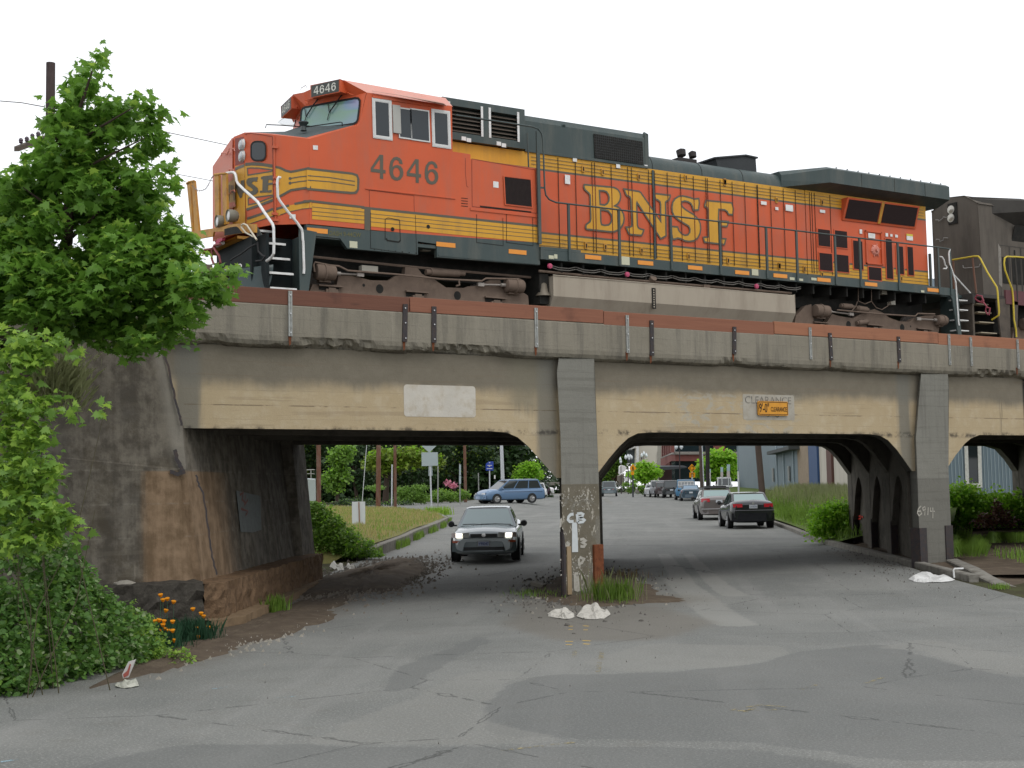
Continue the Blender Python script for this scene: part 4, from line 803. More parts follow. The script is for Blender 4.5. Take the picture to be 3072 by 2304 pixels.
# yellow fields
dec(m,'C','N',[(672,640),(800,618),(812,1435),(700,1440),(560,1440),(670,1200)],.005,Y_)
dec(m,'D','N',[(802,622),(1185,648),(1188,1100),(820,1228)],.005,Y_); dec(m,'D','N',[(828,1372),(1192,1238),(1195,1325),(880,1430),(825,1432)],.005,Y_)
dec(m,'B','N',[(1200,655),(1290,668),(1360,700),(1440,715),(1530,700),(1700,668),(1700,935),(1600,945),(1440,975),(1290,1058),(1215,1095)],.005,Y_)
dec(m,'B','N',[(1205,1240),(1400,1185),(1600,1142),(1720,1120),(1735,1212),(1600,1225),(1400,1270),(1300,1310),(1205,1345)],.005,Y_)
dec(m,'S','A',[(765,618),(1050,652),(1068,668),(1070,740),(1050,755),(900,745),(765,738)],.006,Y_)
# green outlines and lines
def line(face, f, pts, w_, off=.009, closed=False, mi=G_):
    n_ = {'D': nD, 'B': nB, 'C': nC, 'S': Vector((0,-1,0)), 'F': nC}[face]; m.ribbon(on(face, off)(f, pts), w_, n_, mi, closed)
line('C','N',[(668,680),(720,655),(795,628)],.065); line('D','N',[(808,614),(900,606),(1000,608),(1185,636)],.065)
line('B','N',[(1225,648),(1290,660),(1370,700),(1440,716),(1530,700),(1700,664)],.05); line('B','N',[(1270,1065),(1440,970),(1600,945),(1720,933)],.05)
line('S','A',[(762,614),(1040,645),(1068,655),(1077,680),(1074,740),(1062,760),(1030,762),(765,737)],.05)
dec(m,'D','N',[(842,672),(880,668),(1180,690),(1175,705),(845,758)],.006,O_); line('D','N',[(838,668),(880,662),(1000,665),(1182,688),(1175,708),(845,762)],.028,.010,True)
dec(m,'D','N',[(850,1085),(1190,1040),(1190,1060),(855,1168)],.006,O_); line('D','N',[(850,1080),(1195,1038),(1190,1060),(960,1150),(852,1172)],.028,.010,True)
line('D','N',[(825,1238),(1000,1180),(1192,1105)],.055); line('D','N',[(835,1365),(1000,1310),(1195,1228)],.055); line('D','N',[(880,1432),(1195,1328)],.016)
line('B','N',[(1215,1238),(1320,1205),(1415,1180)],.05); line('B','N',[(1490,1160),(1600,1138),(1720,1115)],.05); line('B','N',[(1290,1312),(1400,1272),(1600,1228),(1735,1215)],.014)
for (y0_, y1_, yb, yc_) in ((808,785,770,778),(872,850,835,845)):
    line('B','N',[(1430,y0_),(1560,y1_),(1720,yb)],.022,.010); c_ = on('B',.011)('N',[(1430,y0_)])[0]; u_ = Vector((nB.y,-nB.x,0)); m.poly([[c_+(u_*cos(t)+Vector((0,0,sin(t))))*.032 for t in np.linspace(0,2*pi,11)[:-1]]], G_)
line('S','A',[(770,657),(900,668),(1055,692)],.02,.010); line('S','A',[(770,684),(900,694),(1055,716)],.02,.010)
# stripes along the cab side
dec(m,'S','A',[(797,822),(1112,856),(1112,948),(797,920)],.006,Y_); line('S','A',[(745,812),(800,812),(1112,848)],.05)
for yy in ((846,877),(872,900),(896,925)): line('S','A',[(798,yy[0]),(1112,yy[1])],.012,.010)
m.box(12.67,16.97,YB-.006,YB-.002,7.69,8.05,Y_); m.box(12.45,16.97,YB-.008,YB-.006,8.05,8.105,G_); m.box(12.52,12.67,YB-.009,YB-.007,7.6,8.07,G_)
for z in (7.965,7.88,7.79): m.box(12.67,16.97,YB-.009,YB-.007,z-.006,z+.006,G_)
m.build('painted_stripes', [M_YEL, GL, M_ORANGE], nose)
# nose lettering
m = MB()
dec(m,'D','N',[(985,788),(972,852),(925,848),(905,858),(900,880),(940,905),(980,940),(990,985),(965,1020),(915,1040),(860,1035),(812,1020),(818,955),(850,965),(880,985),(910,980),(915,960),(880,930),(840,905),(825,870),(825,830),(850,805),(900,795)],.012)
dec(m,'D','N',[(1025,790),(1060,775),(1190,762),(1190,840),(1160,828),(1130,825),(1125,870),(1195,862),(1195,890),(1125,900),(1120,975),(1175,965),(1170,1000),(1010,1005),(1012,975),(1045,975),(1050,820),(1028,820)],.012)
dec(m,'C','N',[(668,930),(700,850),(745,905),(745,838),(795,830),(800,1000),(772,1010),(765,1070),(735,1080),(700,1000),(690,960)],.012)
m.build('nose_lettering', GL, nose)
m = MB()
for pts in ([(560,720),(640,740),(640,820),(560,880)], [(556,1150),(660,1130),(680,1190),(575,1215)]): m.poly([on('F',.02)('N',pts)], 0)
m.poly([on('F',.018)('N',[(555,730),(665,725),(672,1200),(556,1230)])], 1)
m.build('sky_pale_stripes', [M_PALE_ORANGE, mat('sky_pale_yellow', (.50,.36,.16), .6, .15)], fp)  # stripe colours paled by the sky reflection painted into them
m = MB()
for pts in ([(560,900),(600,890),(605,960),(590,965),(592,1120),(565,1140)], [(610,900),(650,905),(655,950),(630,960),(665,990),(668,1100),(650,1120),(640,1010),(615,1005)]): m.poly([on('F',.024)('N',pts)])
m.build('sky_pale_lettering', mat('sky_pale_grey', (.22,.17,.11), .6), fp)  # letters greyed by the same painted sky reflection
# headlight recess and lamps
m = MB(); m.poly([on('C',.006)('N',[(668,255),(785,232),(795,595),(672,628)])]); hr = m.build('headlight_recess', mat('recess_dark_orange', (.20,.03,.015), .6), nose)
for cx, cy in ((758,340),(758,500)):
    c = on('C',.03)('N',[(cx,cy)])[0]; m = MB(); m.lathe([(.0,0),(.10,0),(.115,.03),(.115,-.02),(.135,-.03)], c+Vector((.0,0,0)), (-1,0,0), 20, 0); h = m.build('headlight', M_ALU, hr); m = MB(); m.lathe([(.0,.05),(.06,.045),(.10,.02)], c, (-1,0,0), 20); m.build('lens', glass('lamp_lens', (.45,.47,.48), .12), h)
# nose door: seam, window, hinges
m = MB(); dpts = on('D',.013)('N',[(800,200),(880,178),(1183,228),(1207,1395)])
m.ribbon(dpts, .012, nD, closed=False); dd = m.build('nose_door', mat('door_seam', (.18,.03,.014), .7), nose)
def rrp(face, f, x0, y0, x1, y1, r, off, sk=0):
    out = []
    for cx, cy, a0 in ((x1-r, y0+r, 0), (x0+r, y0+r, 90), (x0+r, y1-r, 180), (x1-r, y1-r, 270)):
        out += [(cx+r*cos(radians(a0+18*i)), cy-r*sin(radians(a0+18*i))) for i in range(6)]
    return on(face, off)(f, [(x, y+sk*(x-x0)) for x, y in out])
m = MB(); m.poly([rrp('D','N',888,298,1088,558,70,.02)], 0); dw = m.build('door_window', M_WIN, dd); m = MB(); m.ribbon(rrp('D','N',888,298,1088,558,70,.024), .035, nD); m.build('gasket', M_BLK, dw)
m = MB()
for x, y in ((1215,378),(1225,1385),(1235,800),(1235,870),(1215,1300)):
    c = on('B',.03)('N',[(x,y)])[0]; m.box(c.x-.06, c.x+.06, c.y-.04, c.y+.02, c.z-.025, c.z+.025)
p0, p1 = on('B',.02)('N',[(1205,215),(1228,1380)]); m.cyl(p0, p1, .02); m.build('hinge', M_ORANGE, dd)
# grab irons on the nose
def bars(name, lst, mtl, r, parent, n=8):
    out = []
    for pts in lst: mm = MB(); mm.tube(pts, r, n); out.append(mm.build(name, mtl, parent, smooth=True))
    return out
oF = on('F', .06)
bars('grab_iron', [oF('N',[(480,500),(482,455),(545,455),(560,480)]), oF('N',[(545,480),(585,430),(585,395),(655,395),(665,430)]), oF('N',[(588,710),(592,682),(650,680),(655,710)]), oF('N',[(555,1040),(610,1010),(610,975),(660,972),(668,995)])], M_PALE_ORANGE, .012, nose)
# sticker on nose
m = MB(); m.poly([on('B',.02)('N',[(1425,1300),(1505,1305),(1508,1362),(1422,1360)])]); m.poly([on('S',.008)('A',[(802,474),(832,476),(832,502),(803,500)])]); m.build('warning_label', M_WHT, nose)

# cab shell
cab = MB(); sidep = [(11.26,7.62),(11.27,9.42),(12.42,9.87),(12.61,10.60),(14.71,10.59),(14.71,7.62),(11.5,7.62)]
m = MB(); m.prism([(x, YB, z) for x, z in sidep], (0, .06, 0)); m.prism([(x, FB, z) for x, z in sidep], (0, -.06, 0)); 
m.box(14.64, 14.71, YB+.06, FB-.06, 7.62, 10.59); 
cb = m.build('cab_side', M_ORANGE, loco)
# roof: chamfered to a flat centre
m = MB(); e = 10.6
A_ = [(12.61,YB,e),(12.22,25.98,10.90),(11.95,26.75,10.93),(11.80,27.17,10.88),(11.95,27.6,10.93),(12.22,28.34,10.90),(12.61,FB,e)]
B_ = [(14.73,YB,10.58),(14.73,25.98,10.86),(14.73,26.75,10.93),(14.73,27.17,10.95),(14.73,27.6,10.93),(14.73,28.34,10.86),(14.73,FB,10.58)]
m.add(A_+B_, [(i, i+1, 8+i, 7+i) for i in range(6)]+[(7,8,9,10,11,12,13)])
rf = m.build('cab_roof', mat('pale_orange_roof', (.60,.26,.20), .5, .1, 2, dirt=(.5,.33,.28), dirt_amt=.4), loco)  # paler orange than the cab sides
# cab front: windscreen plane below, brow carrying the number boards above
def fpx(y, z): return 12.42-(y-YB)*.464+(z-(9.87+(y-YB)*.152))*.243
for sgn in (0, 1):
    def mm_(p): return mir(p) if sgn else p
    kx = -.26 if sgn else 0
    def fq(y, z): return fpx(y, z)+kx*(27.16-y)
    lo = [(fq(y, z), y, z) for y, z in ((YB,9.80),(27.16,10.02))]; mi_ = [(fq(y, 10.58), y, 10.58) for y in (27.16,26.75,25.98,YB)]
    br_ = [(11.80,27.16,10.88),(11.72,26.75,10.93),(11.85,25.98,10.88),(12.2,YB,10.60)] if sgn else [(11.80,27.16,10.88),(11.95,26.75,10.93),(12.22,25.98,10.90),(12.61,YB,10.60)]
    m = MB(); m.add([mm_(p) for p in lo+mi_+br_], [(0,1,2,3,4,5),(2,6,7,3),(3,7,8,4),(4,8,9,5)]); m.build('cab_front', M_ORANGE, loco)
Pw = Vector((fpx(YB,9.87),YB,9.87)); nw = (Vector((fpx(27.16,10.1),27.16,10.1))-Pw).cross(Vector((fpx(YB,10.6),YB,10.60))-Pw).normalized(); nw = nw if nw.x < 0 else -nw
def wsp(pts, off): return [oP('W', x, y, Pw+nw*off, nw) for x, y in pts]
wsr = [(870,905),(850,940),(880,690),(910,640),(960,615),(1500,540),(1870,450),(1930,455),(1962,500),(1955,600),(1925,850),(1900,895),(1850,930),(1700,960),(1300,990),(900,985)]
wsr = [(862,960),(885,700),(905,650),(950,625),(1870,455),(1930,460),(1960,500),(1955,600),(1922,850),(1895,900),(1840,930),(1650,960),(1200,1005)]
def irid():  # glass colours drift to paint in an iridescent sheen
    m, nt, b = newmat('iridescent_sheen_glass'); x = NX(nt); p, X, Y, Z = x.pos(); n_ = x.noise(x.scale(p, (.6, .8, 1.6)), 1.3, 1, .4)
    r = nt.nodes.new('ShaderNodeValToRGB'); e = r.color_ramp.elements; e[0].position = .3; e[0].color = (.17,.26,.29,1); e[1].position = .72; e[1].color = (.22,.23,.36,1)
    q_ = e.new(.48); q_.color = (.15,.27,.20,1); q_ = e.new(.56); q_.color = (.14,.24,.33,1)
    nt.links.new(n_, r.inputs[0]); nt.links.new(r.outputs[0], b.inputs['Base Color']); b.inputs['Roughness'].default_value = .12; b.inputs['Specular IOR Level'].default_value = .7; return m
m = MB(); m.poly([wsp(wsr, .015)]); ws = m.build('windscreen', irid(), loco); m = MB(); m.ribbon(wsp(wsr, .02), .05, nw); m.build('gasket', M_BLK, ws)
m = MB(); fa, fb, fc = (Vector(mir((fpx(y, z)-.26*(27.16-y), y, z))) for y, z in ((YB,9.8),(27.16,10.02),(27.16,10.58))); nf = (fb-fa).cross(fc-fa).normalized(); nf = nf if nf.x < 0 else -nf; Pm = [oP('W', x, y, fa+nf*.02, nf) for x, y in ((440,905),(600,790),(760,700),(790,712),(786,800),(750,955),(600,965))]; m.poly([Pm]); wf = m.build('windscreen', glass('windscreen_glass', (.30,.36,.37), .1), loco); m = MB(); m.ribbon([p+nf*.01 for p in Pm], .03, nf); m.build('gasket', M_ALU, wf)
for sx in (0, 1):
    for pts in ([(1220,440),(1100,590),(970,800)], [(1650,370),(1540,520),(1400,720)]):
        a_ = wsp(pts, .06); arms = [Vector(mir(p)) for p in a_] if sx else a_; m = MB(); m.tube(arms, .014, 6)
        bl_ = wsp([(pts[2][0]-25, pts[2][1]-160) if not sx else (pts[2][0], pts[2][1]-150), pts[2], (pts[2][0]-40, pts[2][1]+140)], .04); bl_ = [Vector(mir(p)) for p in bl_] if sx else bl_; m.tube(bl_, .009, 5); wp = m.build('wiper', M_BLK, loco)
# number boards
for sgn in (0, 1):
    a_ = oP('W', 1090, 205, Vector((12.12,25.98,10.9)), Vector((-.93,-.36,0))); 
    P0 = Vector((12.12,25.97,10.63)); P1_ = Vector((11.80,26.78,10.66))
    if sgn: P0, P1_ = Vector((11.78,2*YC-28.40,10.60)), Vector((11.70,2*YC-27.62,10.62))
    T = Vector((0,0,.27)); n_ = Vector((P1_.y-P0.y, -(P1_.x-P0.x), 0)).normalized(); n_ = n_ if n_.x < 0 else -n_
    pts = [P0, P1_, P1_+T, P0+T]
    if sgn: pts = [Vector(mir(p)) for p in pts]; n_ = Vector((n_.x, -n_.y, 0))
    m = MB(); m.prism([p-n_*.0 for p in pts], -n_*(.62 if sgn else .36)); nb = m.build('number_board', M_ORANGE, loco, bevel=.01)
    m = MB(); c0 = sum(pts, Vector())/4; ins = [p.lerp(c0, .05)+n_*.006 for p in pts]; m.poly([ins]); m.build('board_face', mat('board_black_green', (.035,.042,.036), .5), nb)
    m = MB(); L_, R_ = (1, 0) if not sgn else (0, 1); f_ = .12
    bl = pts[L_].lerp(pts[R_], f_)+Vector((0,0,.045))+n_*.010; br = pts[L_].lerp(pts[R_], 1-f_)+Vector((0,0,.045))+n_*.010
    if sgn: bl, br = pts[1].lerp(pts[0], .12)+Vector((0,0,.045))+n_*.010, pts[1].lerp(pts[0], .88)+Vector((0,0,.045))+n_*.010; bl, br = br, bl
    if sgn: pass
    num4646(m, bl, br, bl+Vector((0,0,.18))); m.build('board_number', mat('number_white', (.62,.62,.55), .6, .03), nb)
# rails above the screens, deck rail, horn, antenna
wr = lambda pts, off: wsp(pts, off)
bars('grab_iron', [wr([(1010,560),(950,510),(960,495),(1150,455),(1560,355),(1700,345),(1760,365),(1790,385),(1850,400),(1860,385)], .10), [Vector(mir(p)) for p in wr([(950,510),(1150,455),(1560,355),(1700,345)], .2)]], M_ORANGE, .011, loco)
bars('deck_rail', [[oP('W',x,y,Vector((0,0,9.95)),Vector((0,0,1))) for x,y in ()]] if 0 else [[dep('W',x,y,29.0) for x,y in ((1640,970),(1635,905),(1600,900),(960,990))], [dep('W',x,y,29.6) for x,y in ((860,985),(500,955),(240,945),(225,1005))]], M_BLK, .012, loco)
m = MB(); c = dep('W', 925, 1060, 28.9); m.lathe([(.07,-.0),(.06,.04),(.05,.10),(.09,.15),(.11,.17),(.11,.19),(0,.20)], c, (0,0,1), 18); m.build('ventilator', mat('ventilator_green', (.03,.04,.04), .5), loco, smooth=True)
bars('antenna', [[dep('W',x,y,29.8) for x,y in ((875,310),(880,270),(970,218),(990,265))]], M_CHR, .01, rf)
# side windows
for x0, y0, x1, y1, kind in ((160,152,355,618,0),(380,215,470,560,2),(455,250,600,622,1),(600,262,812,655,1),(862,282,1050,718,0)):
    sl_ = .14
    a = [oY('C', *p, YB-.012) for p in ((x0, y0), (x1, y0+sl_*(x1-x0)), (x1+12, y1), (x0+12, y1-sl_*(x1-x0)))]
    m = MB(); bw_ = .045 if kind == 0 else .03
    if kind == 2: m.prism(a, (0, -.03, 0)); m.build('side_window', mat('grey_wind_deflector', (.36,.36,.33), .5, .1), loco); continue
    m.poly([a]); wn = m.build('side_window', M_WIN, loco); m = MB(); m.ribbon([p+Vector((0,-.01,0)) for p in a], bw_, (0,-1,0)); m.ribbon([p+Vector((0,-.004,0)) for p in a], bw_+.03, (0,-1,0), 1) if kind == 0 else None; m.build('window_frame', [M_ALU, M_WHT], wn)
# sunshade
sh = [oY('C',135,50,YB-.01), oY('C',130,75,YB-.03)]
m = MB(); a0, a1, a2 = oY('C',140,55,YB-.01), oY('C',920,175,YB-.01), oY('C',1000,215,YB-.01)
m.prism([a0, a1, a2, a2+Vector((0,-.12,-.06)), a1+Vector((.02,-.22,-.10)), a0.lerp(a1,.45)+Vector((0,-.22,-.08)), a0.lerp(a1,.3)+Vector((0,-.10,-.03)), a0+Vector((0,-.06,-.02))], (0,0,.012)); m.build('sunshade', mat('pale_sunshade', (.58,.35,.29), .6, .1), loco)  # paler than the cab side below it
m = MB(); m.box(12.75, 14.72, YB-.03, YB, 10.44, 10.49) if 0 else m.prism([(12.74,YB-.03,10.50),(14.25,YB-.03,10.50),(14.25,YB-.03,10.545),(12.74,YB-.03,10.545)], (0,.03,0)); m.prism([oY('C',*p,YB-.02) for p in ((65,1200),(1135,1322),(1135,1332),(65,1212))], (0,.02,0)); m.build('drip_rail', M_ORANGE, cb)
# cab number
m = MB(); num4646(m, oY('C',128,1078,YB-.006), oY('C',930,1168,YB-.006), oY('C',128,792,YB-.006)); m.build('cab_number', GL, cb)
# equipment box behind the cab, apron
m = MB(); yb = YB
m.prism([(14.71,FB,7.4),(16.97,FB,7.4),(16.97,FB,9.42),(14.71,FB,9.56)], (0,-.64,0)); m.build('equipment_cabinet', M_ORANGE, loco); m = MB(); m.prism([(14.71,yb,7.4),(16.97,yb,7.4),(16.97,yb,9.42),(15.17,yb,9.44),(15.17,yb,9.55),(14.71,yb,9.56)], (0,.64,0)); m.prism([oY('C',*p,yb-.02) for p in ((1310,1430),(2100,1528),(2095,1548),(1310,1462))], (0,.02,0))
eb = m.build('equipment_cabinet', M_ORANGE, loco, bevel=.012)
a = [oY('C', *p, yb-.004) for p in ((1325,855),(2075,985),(2100,1500),(1330,1420))]
m = MB(); m.ribbon(a, .014, (0,-1,0)); a = [oY('C', *p, yb-.004) for p in ((1420,1408),(2030,1478),(2030,1495),(1425,1430))]; m.poly([a], 1)
for i in range(4): y_ = 1315+i*31; m.poly([[oY('C',*p,yb-.005) for p in ((1200,y_),(1278,y_+8),(1278,y_+16),(1200,y_+8))]], 1)
for pts in ([(1250,845),(1250,1020),(1265,1180),(1285,1192)], [(640,1290),(645,1560)], [(110,1225),(118,1570)], [(110,1225),(640,1292)]): m.ribbon([oY('C',*p,yb-.004) for p in pts], .011, (0,-1,0), closed=False)
m.build('panel_seam', [mat('seam_dark_orange', (.20,.03,.015), .7), M_DARK], eb)
a = [oY('C', *p, yb-.02) for p in ((1705,1060),(2028,1098),(2042,1432),(1722,1395))]
m = MB(); m.prism(a, (0,.02,0), 0); slats(m, *a, 22, .008, -.006, 1); gg = m.build('grille', [M_MESH, M_DARK], eb); m = MB(); m.ribbon([p+Vector((0,-.004,0)) for p in a], .03, (0,-1,0)); m.build('grille_frame', M_ORANGE, gg)
m = MB(); c = oY('C',1610,1160,yb-.004); m.box(c.x-.07,c.x+.07,yb-.006,yb-.002,c.z-.07,c.z+.07); m.build('warning_label', M_WHT, eb)
# dark green apron below the cab
ap = [(11.18,7.60),(12.5,7.60),(16.97,7.69),(16.97,7.17),(14.27,7.15),(14.27,7.44),(13.80,7.46),(13.80,7.17),(12.12,7.17),(11.95,7.37),(11.2,7.38)]
m = MB(); m.prism([(x, YB-.006, z) for x, z in ap], (0,.12,0)); m.box(14.30,16.97,YB-.016,YB-.006,7.18,7.26) 
apn = m.build('side_apron', M_GRN, loco)
m = MB()
for x in np.linspace(12.75,13.75,7): m.cyl((x,YB-.006,7.20),(x,YB-.014,7.20),.012,n=6)
m.ribbon([oY('A',*p,YB-.012) for p in ((1238,1045),(1238,920),(1255,912),(1325,925),(1330,1050))], .014, (0,-1,0), closed=False); m.ribbon([oY('A',*p,YB-.012) for p in ((1245,1035),(1250,1048),(1320,1058),(1330,1048))], .03, (0,-1,0), closed=False)
for p in ((1283,980),(1498,965)): c = oY('A',*p,YB-.012); m.poly([[c+Vector((.045*cos(t),0,.045*sin(t))) for t in np.linspace(0,2*pi,11)[:-1]]])
m.ribbon([oY('A',*p,YB-.012) for p in ((1150,880),(1150,1095),(1428,1135),(1420,895))], .01, (0,-1,0), closed=False)
for x0 in (1790,1970): m.ribbon([oY('A',*p,YB-.012) for p in ((x0,890),(x0,1060),(x0+160,1080),(x0+158,912))], .012, (0,-1,0), closed=False)
m.build('locker_door', M_DARK, apn)
m = MB()
for f, x0, y0, x1, y1 in (('A',772,970,897,1004),('A',1553,1054,1668,1090),('A',1990,1100,2097,1132),('B',603,1098,718,1140),('B',978,1140,1088,1178),('B',1335,1175,1437,1212),('B',1670,1210,1770,1245),('G',350,878,448,912),('G',662,908,757,940),('G',1000,938,1088,972),('G',1445,980,1527,1012)):
    a, b = oY(f,x0,y0,YS-.0), oY(f,x1,y1,YS-.0)
    if f == 'B' and x0 == 70: continue
    yy = (YB-.014) if f == 'A' else YS-.012
    mm = MB(); mm.prism([(a.x,yy,(a.z+b.z)/2-.05),(b.x,yy,(a.z+b.z)/2-.05),(b.x,yy,(a.z+b.z)/2+.05),(a.x,yy,(a.z+b.z)/2+.05)], (0,.008,0)); mm.build('reflector', M_AMB, loco)
m = MB(); text_on(m, 'DASH 9-44CW', oY('A',900,1018,YB-.012), oY('A',1092,1030,YB-.012), oY('A',900,990,YB-.012)); m.build('apron_lettering', mat('dull_gold_lettering', (.12,.11,.025), .6), apn)
m = MB()
for f, x, y, w_, h_ in (('A',1047,1073,.18,.14),('B',365,1117,.14,.08),('B',397,1112,.09,.10),('B',893,1143,.24,.20),('B',1814,1225,.22,.16),('G',485,915,.17,.07),('G',545,922,.18,.06),('G',640,918,.19,.07),('G',1413,1005,.13,.06)):
    yy = YB-.014 if f == 'A' else YS-.012; c = oY(f,x,y,yy); m = MB(); m.box(c.x-w_/2,c.x+w_/2,yy,yy+.006,c.z-h_/2,c.z+h_/2); m.build('data_label', M_AGED, loco)
# side sill and walkway
m = MB(); m.box(16.97, 30.93, YS, YS+.08, 7.30, 7.52); m.box(16.975, 18.1, YS+.003, YS+.083, 7.52, 7.60); m.box(11.2, 30.93, YS+.084, 2*YC-YS-.08, 7.34, 7.42); m.box(11.2, 30.93, 2*YC-YS-.08, 2*YC-YS, 7.30, 7.5); m.build('side_sill', M_GRN, loco, bevel=.006)
m = MB(); m.box(11.3, 30.6, 26.35, 27.97, 6.75, 7.34); 
for X in np.arange(17.6, 30.5, .62): m.box(X, X+.05, YS+.12, 26.4, 7.05, 7.34)
m.build('underframe', M_DARK, loco)
m = MB()
for k, z in enumerate((7.18, 7.13)):
    for a in np.arange(17.3, 24.9, .72): m.tube([(a, YS+.10, z+.02), (a+.2, YS+.08, z-.03), (a+.5, YS+.08, z-.03), (a+.70, YS+.10, z+.02)], .012, 5)
m.build('cable_run', mat('dusty_cable', (.14,.13,.115), .8, .3, 8), loco)
m = MB(); m.tube([(17.0,YS+.15,7.05),(19.2,YS+.15,7.02),(24.9,YS+.15,7.02)], .03, 6); m.tube([(11.4,26.0,7.0),(14,26.0,6.95),(17,26.1,6.95)], .03, 6); m.build('air_pipe', M_TRK, loco)
for f, x, y in (('B',905,1240),('B',1825,1325),('G',232,968),('B',355,1180)):
    c = oY(f,x,y,YS); m = MB(); m.lathe([(0,-.03),(.06,-.02),(.065,.02),(0,.03)], c, (0,1,0), 10); m.build('cutoff_tag', mat('magenta_tag', (.42,.05,.12), .5), loco)
# handrails
HZ = 8.66; yr = YS-.02
main = [(14.75,yr,10.37),(16.78,yr,10.37),(16.95,yr,10.34),(17.05,yr,10.24),(17.08,yr,10.1),(17.10,yr,8.95),(17.13,yr,8.80),(17.22,yr,8.71),(17.4,yr,HZ),(30.5,yr,HZ-.01),(30.97,yr,HZ-.02)]
hr_ = bars('handrail', [main], M_GRN, .021, loco)[0]
for X in (17.76, 19.22, 20.80, 22.37, 23.94, 25.0, 26.40, 27.33, 28.82, 30.46, 30.96):
    m = MB(); m.box(X-.032, X+.032, yr-.01, yr+.03, 7.32, HZ); m.build('handrail_post', M_GRN, hr_)
m = MB(); m.box(16.90, 16.98, yr-.015, yr+.035, 7.65, 10.28); m.box(16.98, 17.11, yr, yr+.02, 8.95, 8.99); m.build('handrail_post', M_GRN, hr_)
m = MB(); p_ = oY('C',1940,480,YH-.1); m.cyl((p_.x, YH-.25, 10.36), (p_.x+.02, YH-.25, 9.42), .018); m.build('handrail_post', M_GRN, hr_)
# fuel tank
m = MB(); tp = [(25.62,6.95),(25.62,6.47),(25.80,6.18),(26.2,6.05)]; full = tp+[(2*YC-y,z) for y, z in reversed(tp)]
m.prism([(17.33,y,z) for y, z in full], (7.56,0,0)); tk = m.build('fuel_tank', M_TNK, loco, bevel=.02)
m = MB(); a = oY('B',1090,1330,25.61); m.box(a.x-.05,a.x+.06,25.600,25.612,6.33,6.84,0); 
for i in range(8): m.cyl((a.x,25.60,6.38+i*.058),(a.x,25.592,6.38+i*.058),.02,n=8,mi=1)
m.build('sight_gauge', [M_DARK, M_TNK], tk)
m = MB(); c = oY('B',1078,1280,25.75); m.cyl(c, c+Vector((0,-.08,.05)), .09, n=14); m.box(21.9,22.1,25.7,25.8,6.95,7.05); m.build('filler_cap', M_TRK, tk)
m = MB(); m.box(17.05,17.3,25.8,27,6.3,7.0); m.build('tank_end_bracket', M_DARK, tk)
# bell
c = oY('T',2120,395,25.85); m = MB(); m.lathe([(.0,.16),(.05,.155),(.09,.12),(.10,.04),(.12,-.06),(.17,-.14),(.175,-.155),(.15,-.15)], c+Vector((0,0,.03)), (0,0,1), 24); m.box(c.x-.03,c.x+.03,25.82,25.88,c.z+.18,c.z+.30); m.box(c.x-.03,c.x+.22,25.82,26.0,c.z+.26,c.z+.32); m.build('bell', mat('bell_bronze', (.17,.145,.11), .6, .15, 6, metal=.3), loco, smooth=True)
